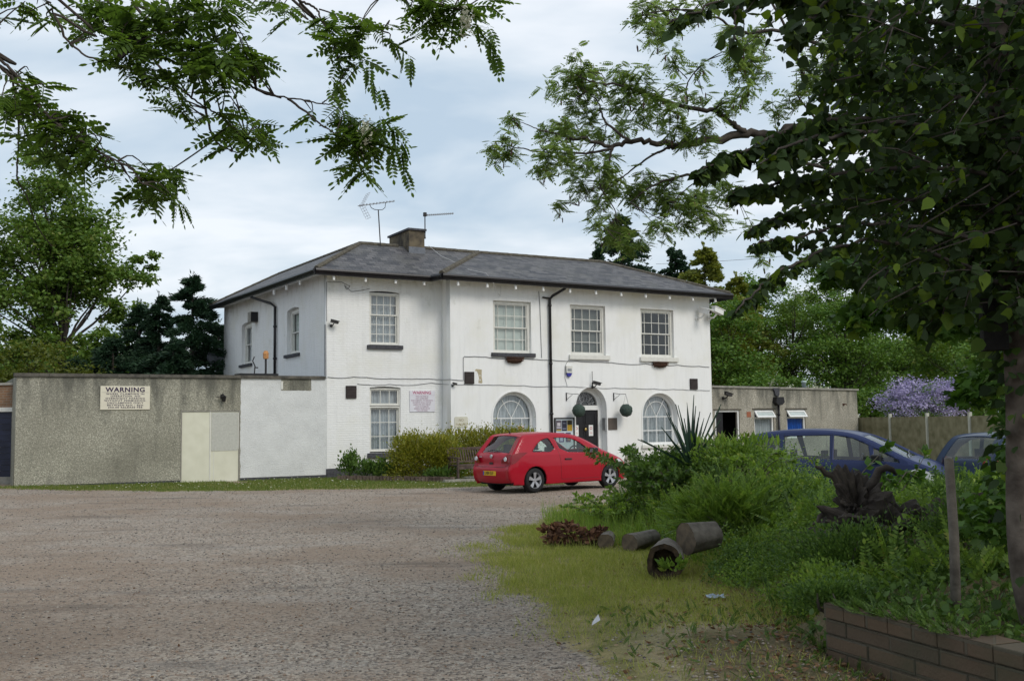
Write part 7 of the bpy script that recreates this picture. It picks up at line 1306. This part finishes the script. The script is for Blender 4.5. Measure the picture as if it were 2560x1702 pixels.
for px,py,r,c in ((1905,640,30,24),(1940,700,30,20),(1870,560,30,20),(1560,560,40,34),(1600,600,30,16),(1510,600,22,10)): bl.append((at(px,py,14.6), r/PX_F*14.6, c))
locust('locust_tree', 'farther locust tree with pale airy leaves reaching over the roof from the right', (tb[0],tb[1],0.0), [(tb[0],tb[1],-0.3),tuple(at(2590,800,15.5)),tuple(at(2575,600,15.4)),tuple(jn_),tuple(jn2),tuple(at(2550,-150,15.5))], 0.17, bo, bl, LM['locust2'], 0.175, CV2, CF2, 1.5, pods=2, twr=0.009, scat=0.30)
# ------------------------------------------------ dark broad-leaved tree on the right, its trunk at the edge of the picture
tb = np.array([3.37,6.75,0.45]); base = tb; t = empty('broadleaf_tree', tuple(base), 0, 'dark ivy-clad tree at the right edge with drooping heart-shaped leaves', 'tree')
b = MB(); tp = [tb-np.array([0,0,0.4]), at(2562,1400,6.75), at(2552,1000,6.75), at(2535,700,6.7), at(2505,400,6.65), at(2490,100,6.6), at(2470,-300,6.6)]; tp = [np.array(p) for p in tp]
b.tube([tuple(p-base) for p in smooth(tp,6)], [0.098-0.0006*i for i in range(len(smooth(tp,6)))], 16); b.build('trunk', M('ivy_trunk_bark', (0.05,0.038,0.03), 0.95, 0.3, 6, col2=(0.16,0.13,0.105), bump=1.0, bscale=20), t, True)
pos, dr_, sz = [], [], []
def bough(pts, D0, D1, r0, rad, cnt, size=0.095, root=None, hang=-0.55):
    p = px_path(pts, D0, D1); q = ([np.array(root)] if root is not None else [])+p; b = MB(); taper(b, [tuple(np.array(x)-base) for x in q], r0, 0.004, 6, 5, 0.008); b.build('bough', K['bark_d'], t, True)
    sm = np.array(smooth(p, 8)); m = len(sm); s_ = RNG.random(cnt); i = np.minimum((s_*(m-1)).astype(int), m-1); cnt = int(cnt*0.62); s_ = s_[:cnt]; i = i[:cnt]; rr = (rad[0]+(rad[1]-rad[0])*s_)*(0.35+1.25*vnoise(s_*13+r0*99, s_*0+cnt, 1.0, 6)); k__ = RNG.random(cnt)
    c = sm[i]+rdir(cnt)*(RNG.random(cnt)**0.6)[:,None]*rr[:,None]*np.array([1,1.4,0.8])+np.array([0,0,-0.3])*rr[:,None]
    pos.append(c); dr_.append(rdir(cnt,-0.6,0.2)+np.array([-0.25,0,hang])); sz.append(0.80*size*(0.45+0.9*RNG.random(cnt)))
tr_ = lambda y: at(2510, y, 6.7)
bough([(2500,120),(2350,60),(2200,20),(2050,-10),(1920,-40)],6.5,5.8,0.03,(0.30,0.14),1000,root=tr_(150)); bough([(1900,-40),(1830,-10),(1760,20),(1700,45),(1668,62)],5.7,5.5,0.010,(0.07,0.035),90)
bough([(2100,-30),(2040,40),(1990,80),(1975,60)],5.8,5.6,0.012,(0.20,0.06),170); bough([(2200,0),(2140,90),(2080,170),(2060,240)],5.9,5.7,0.012,(0.2,0.06),200,0.07); bough([(1850,-40),(1840,30),(1835,90),(1838,100)],5.6,5.5,0.008,(0.06,0.04),40)
bough([(2500,280),(2350,230),(2230,190),(2150,170)],6.4,5.9,0.025,(0.28,0.10),700,0.07,root=tr_(300))
bough([(2500,350),(2400,330),(2250,310),(2100,300),(1980,320),(1880,370),(1800,405),(1745,432)],6.4,5.2,0.022,(0.17,0.022),1050,root=tr_(400)); bough([(2200,330),(2050,340),(1950,380),(1900,410)],5.8,5.3,0.012,(0.09,0.05),240)
bough([(2500,450),(2350,420),(2150,430),(2000,450),(1900,465),(1832,482)],6.3,5.4,0.020,(0.16,0.022),700,root=tr_(500)); bough([(2500,540),(2350,500),(2200,500),(2050,510),(1950,540),(1870,582)],6.5,5.8,0.018,(0.17,0.025),800,0.07,root=tr_(560))
bough([(2450,600),(2300,570),(2150,560),(2000,590),(1920,605),(1876,618)],6.2,5.6,0.014,(0.15,0.02),600,0.065); bough([(2480,700),(2350,640),(2200,600),(2080,620),(1980,665),(1920,700),(1880,740),(1838,782)],6.3,5.0,0.014,(0.10,0.018),420,0.075,root=tr_(700))
for y0 in (20,150,290,430,560,680): bough([(2520,y0),(2640,y0-30),(2760,y0-20)],6.6,6.0,0.02,(0.40,0.5),500); bough([(2500,y0+30),(2400,y0-10),(2300,y0-30),(2220,y0-20)],6.9,7.8,0.018,(0.26,0.34),360,0.085)
# loose sprays that fill the crown between the boughs
bt = MB()
for _ in range(370):
    y = -60+830*RNG.random()**1.15; xl = np.interp(y, [-60,0,100,230,300,430,480,560,620,700,780,900,960], [1860,1930,2000,2120,2010,1960,2010,2040,2090,2170,2330,2440,2470]); x = xl+(2700-xl)*RNG.random()**0.85
    D_ = RNG.uniform(5.6,8.6); c = at(x, y, D_); L_ = RNG.uniform(0.18,0.42); dv = np.array([RNG.uniform(-0.9,-0.1), RNG.normal(0,0.5), RNG.uniform(-0.75,0.15)]); dv /= np.linalg.norm(dv); k_ = int(RNG.integers(9,24)); s_ = RNG.random(k_)
    bt.tube([tuple(c-dv*L_*0.6-base), tuple(c+dv*L_*0.5+np.array([0,0,0.02])-base), tuple(c+dv*L_-base)], [0.005,0.004,0.002], 4)
    pos.append(c+dv*(L_*s_)[:,None]+RNG.normal(0,0.045,(k_,3))); dr_.append(rdir(k_)*0.8+dv*0.5+np.array([0,0,-0.35])); sz.append(RNG.uniform(0.05,0.095)*(0.5+0.8*RNG.random(k_)))
bt.build('twig', K['bark_d'], t)['kind'] = 'stuff'
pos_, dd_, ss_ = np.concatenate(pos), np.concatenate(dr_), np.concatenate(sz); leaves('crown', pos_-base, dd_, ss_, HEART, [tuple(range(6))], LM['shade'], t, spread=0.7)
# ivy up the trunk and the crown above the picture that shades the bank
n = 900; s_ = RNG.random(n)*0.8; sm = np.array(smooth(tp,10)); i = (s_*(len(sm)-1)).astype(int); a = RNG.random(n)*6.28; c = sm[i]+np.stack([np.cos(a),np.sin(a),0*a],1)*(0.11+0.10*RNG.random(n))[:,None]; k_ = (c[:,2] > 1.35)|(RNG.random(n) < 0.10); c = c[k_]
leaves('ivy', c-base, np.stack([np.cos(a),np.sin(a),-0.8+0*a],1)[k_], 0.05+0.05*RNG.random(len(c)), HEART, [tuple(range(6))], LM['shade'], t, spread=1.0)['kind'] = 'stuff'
n = 3600; c = rdir(n)*(RNG.random(n)**0.4)[:,None]*np.array([4.2,5.0,1.7])+np.array([6.6,5.4,6.9]); leaves('upper_crown', c-base, rdir(n,-0.6,0.3), 0.13+0.1*RNG.random(n), HEART, [tuple(range(6))], LM['shade'], t, spread=0.8)['kind'] = 'stuff'
t = empty('nest_box', tuple(at(2486,815,6.62)), R(-14), 'dark upright wooden box fixed to the left of the right-hand trunk', 'box'); wdk = M('dark_old_board', (0.012,0.011,0.010), 0.9, 0.3, 10, bump=0.3); put('box_body', MB().box(-0.075,0.07,-0.06,0.08,-0.155,0.155), wdk, t, bevel=0.004); put('lid', MB().box(-0.085,0.08,-0.08,0.09,0.157,0.17), wdk, t)
# maple whose boughs hang between the dark tree and the fence
base = np.array(at(2700,1045,10.5)); base[2] = 0.2; t = empty('maple_tree', tuple(base), 0, 'mid-green maple filling the gap between the dark trunk and the lilac', 'tree'); b = MB(); taper(b, [(0,0,-0.2),(0.05,0,2.0),(-0.1,0,4.5),(-0.2,0.1,6.5)], 0.16, 0.05, 10, 5); b.build('trunk', K['bark_d'], t, True)
pos, dr_, sz = [], [], []
MAPLE = [(0,0,0),(0.22,0.12,0),(0.55,0.05,-0.04),(0.40,0.35,0.0),(0.62,0.62,-0.06),(0.25,0.62,0),(0,1.05,-0.10),(-0.25,0.62,0),(-0.62,0.62,-0.06),(-0.40,0.35,0),(-0.55,0.05,-0.04),(-0.22,0.12,0)]
for pts, D0, D1, rad, cnt, s in (([(2700,500),(2500,620),(2300,660),(2150,670),(2060,690)],10.5,9.5,(0.5,0.14),800,0.12),([(2700,560),(2500,700),(2350,740),(2220,760),(2120,800)],10.5,9.6,(0.5,0.2),850,0.12),([(2700,640),(2550,780),(2440,790),(2350,800),(2300,820)],10.5,9.8,(0.42,0.15),560,0.12),([(2700,760),(2560,880),(2480,930),(2450,960),(2410,985)],10.5,9.4,(0.42,0.16),520,0.11),([(2700,820),(2640,960),(2590,1010),(2540,1040)],10.2,8.8,(0.4,0.26),700,0.10),([(2650,900),(2640,1060),(2600,1140),(2560,1200)],9.8,8.4,(0.30,0.16),400,0.09),([(2600,950),(2540,1150),(2500,1260),(2450,1330)],8.4,7.6,(0.28,0.2),600,0.08),([(2700,420),(2500,560),(2320,600),(2200,620)],11.5,11,(0.6,0.3),700,0.12),([(2700,300),(2400,420),(2250,450),(2150,470)],12,11.5,(0.7,0.4),800,0.12),([(2700,100),(2450,200),(2250,220),(2150,100)],12,11.5,(0.8,0.5),900,0.12)):
    p = px_path(pts, D0, D1); b = MB(); taper(b, [tuple(np.array([0.0,0,max(1.0,p[0][2]-0.6)])),*[tuple(x-base) for x in p]], 0.03, 0.006, 6, 4, 0.01); b.build('bough', K['bark_d'], t, True); sm = np.array(smooth(p,8)); m = len(sm); s_ = RNG.random(cnt); i = (s_*(m-1)).astype(int); rr = rad[0]+(rad[1]-rad[0])*s_
    pos.append(sm[i]+rdir(cnt)*(RNG.random(cnt)**0.55)[:,None]*rr[:,None]*np.array([1,1.3,0.85])); dr_.append(rdir(cnt,-0.5,0.1)+np.array([-0.2,-0.2,-0.25])); sz.append(s*(0.6+0.7*RNG.random(cnt)))
leaves('crown', np.concatenate(pos)-base, np.concatenate(dr_), np.concatenate(sz), MAPLE, [tuple(range(12))], LM['maple'], t, spread=0.6)
S.render.resolution_x = 1024; S.render.resolution_y = 680
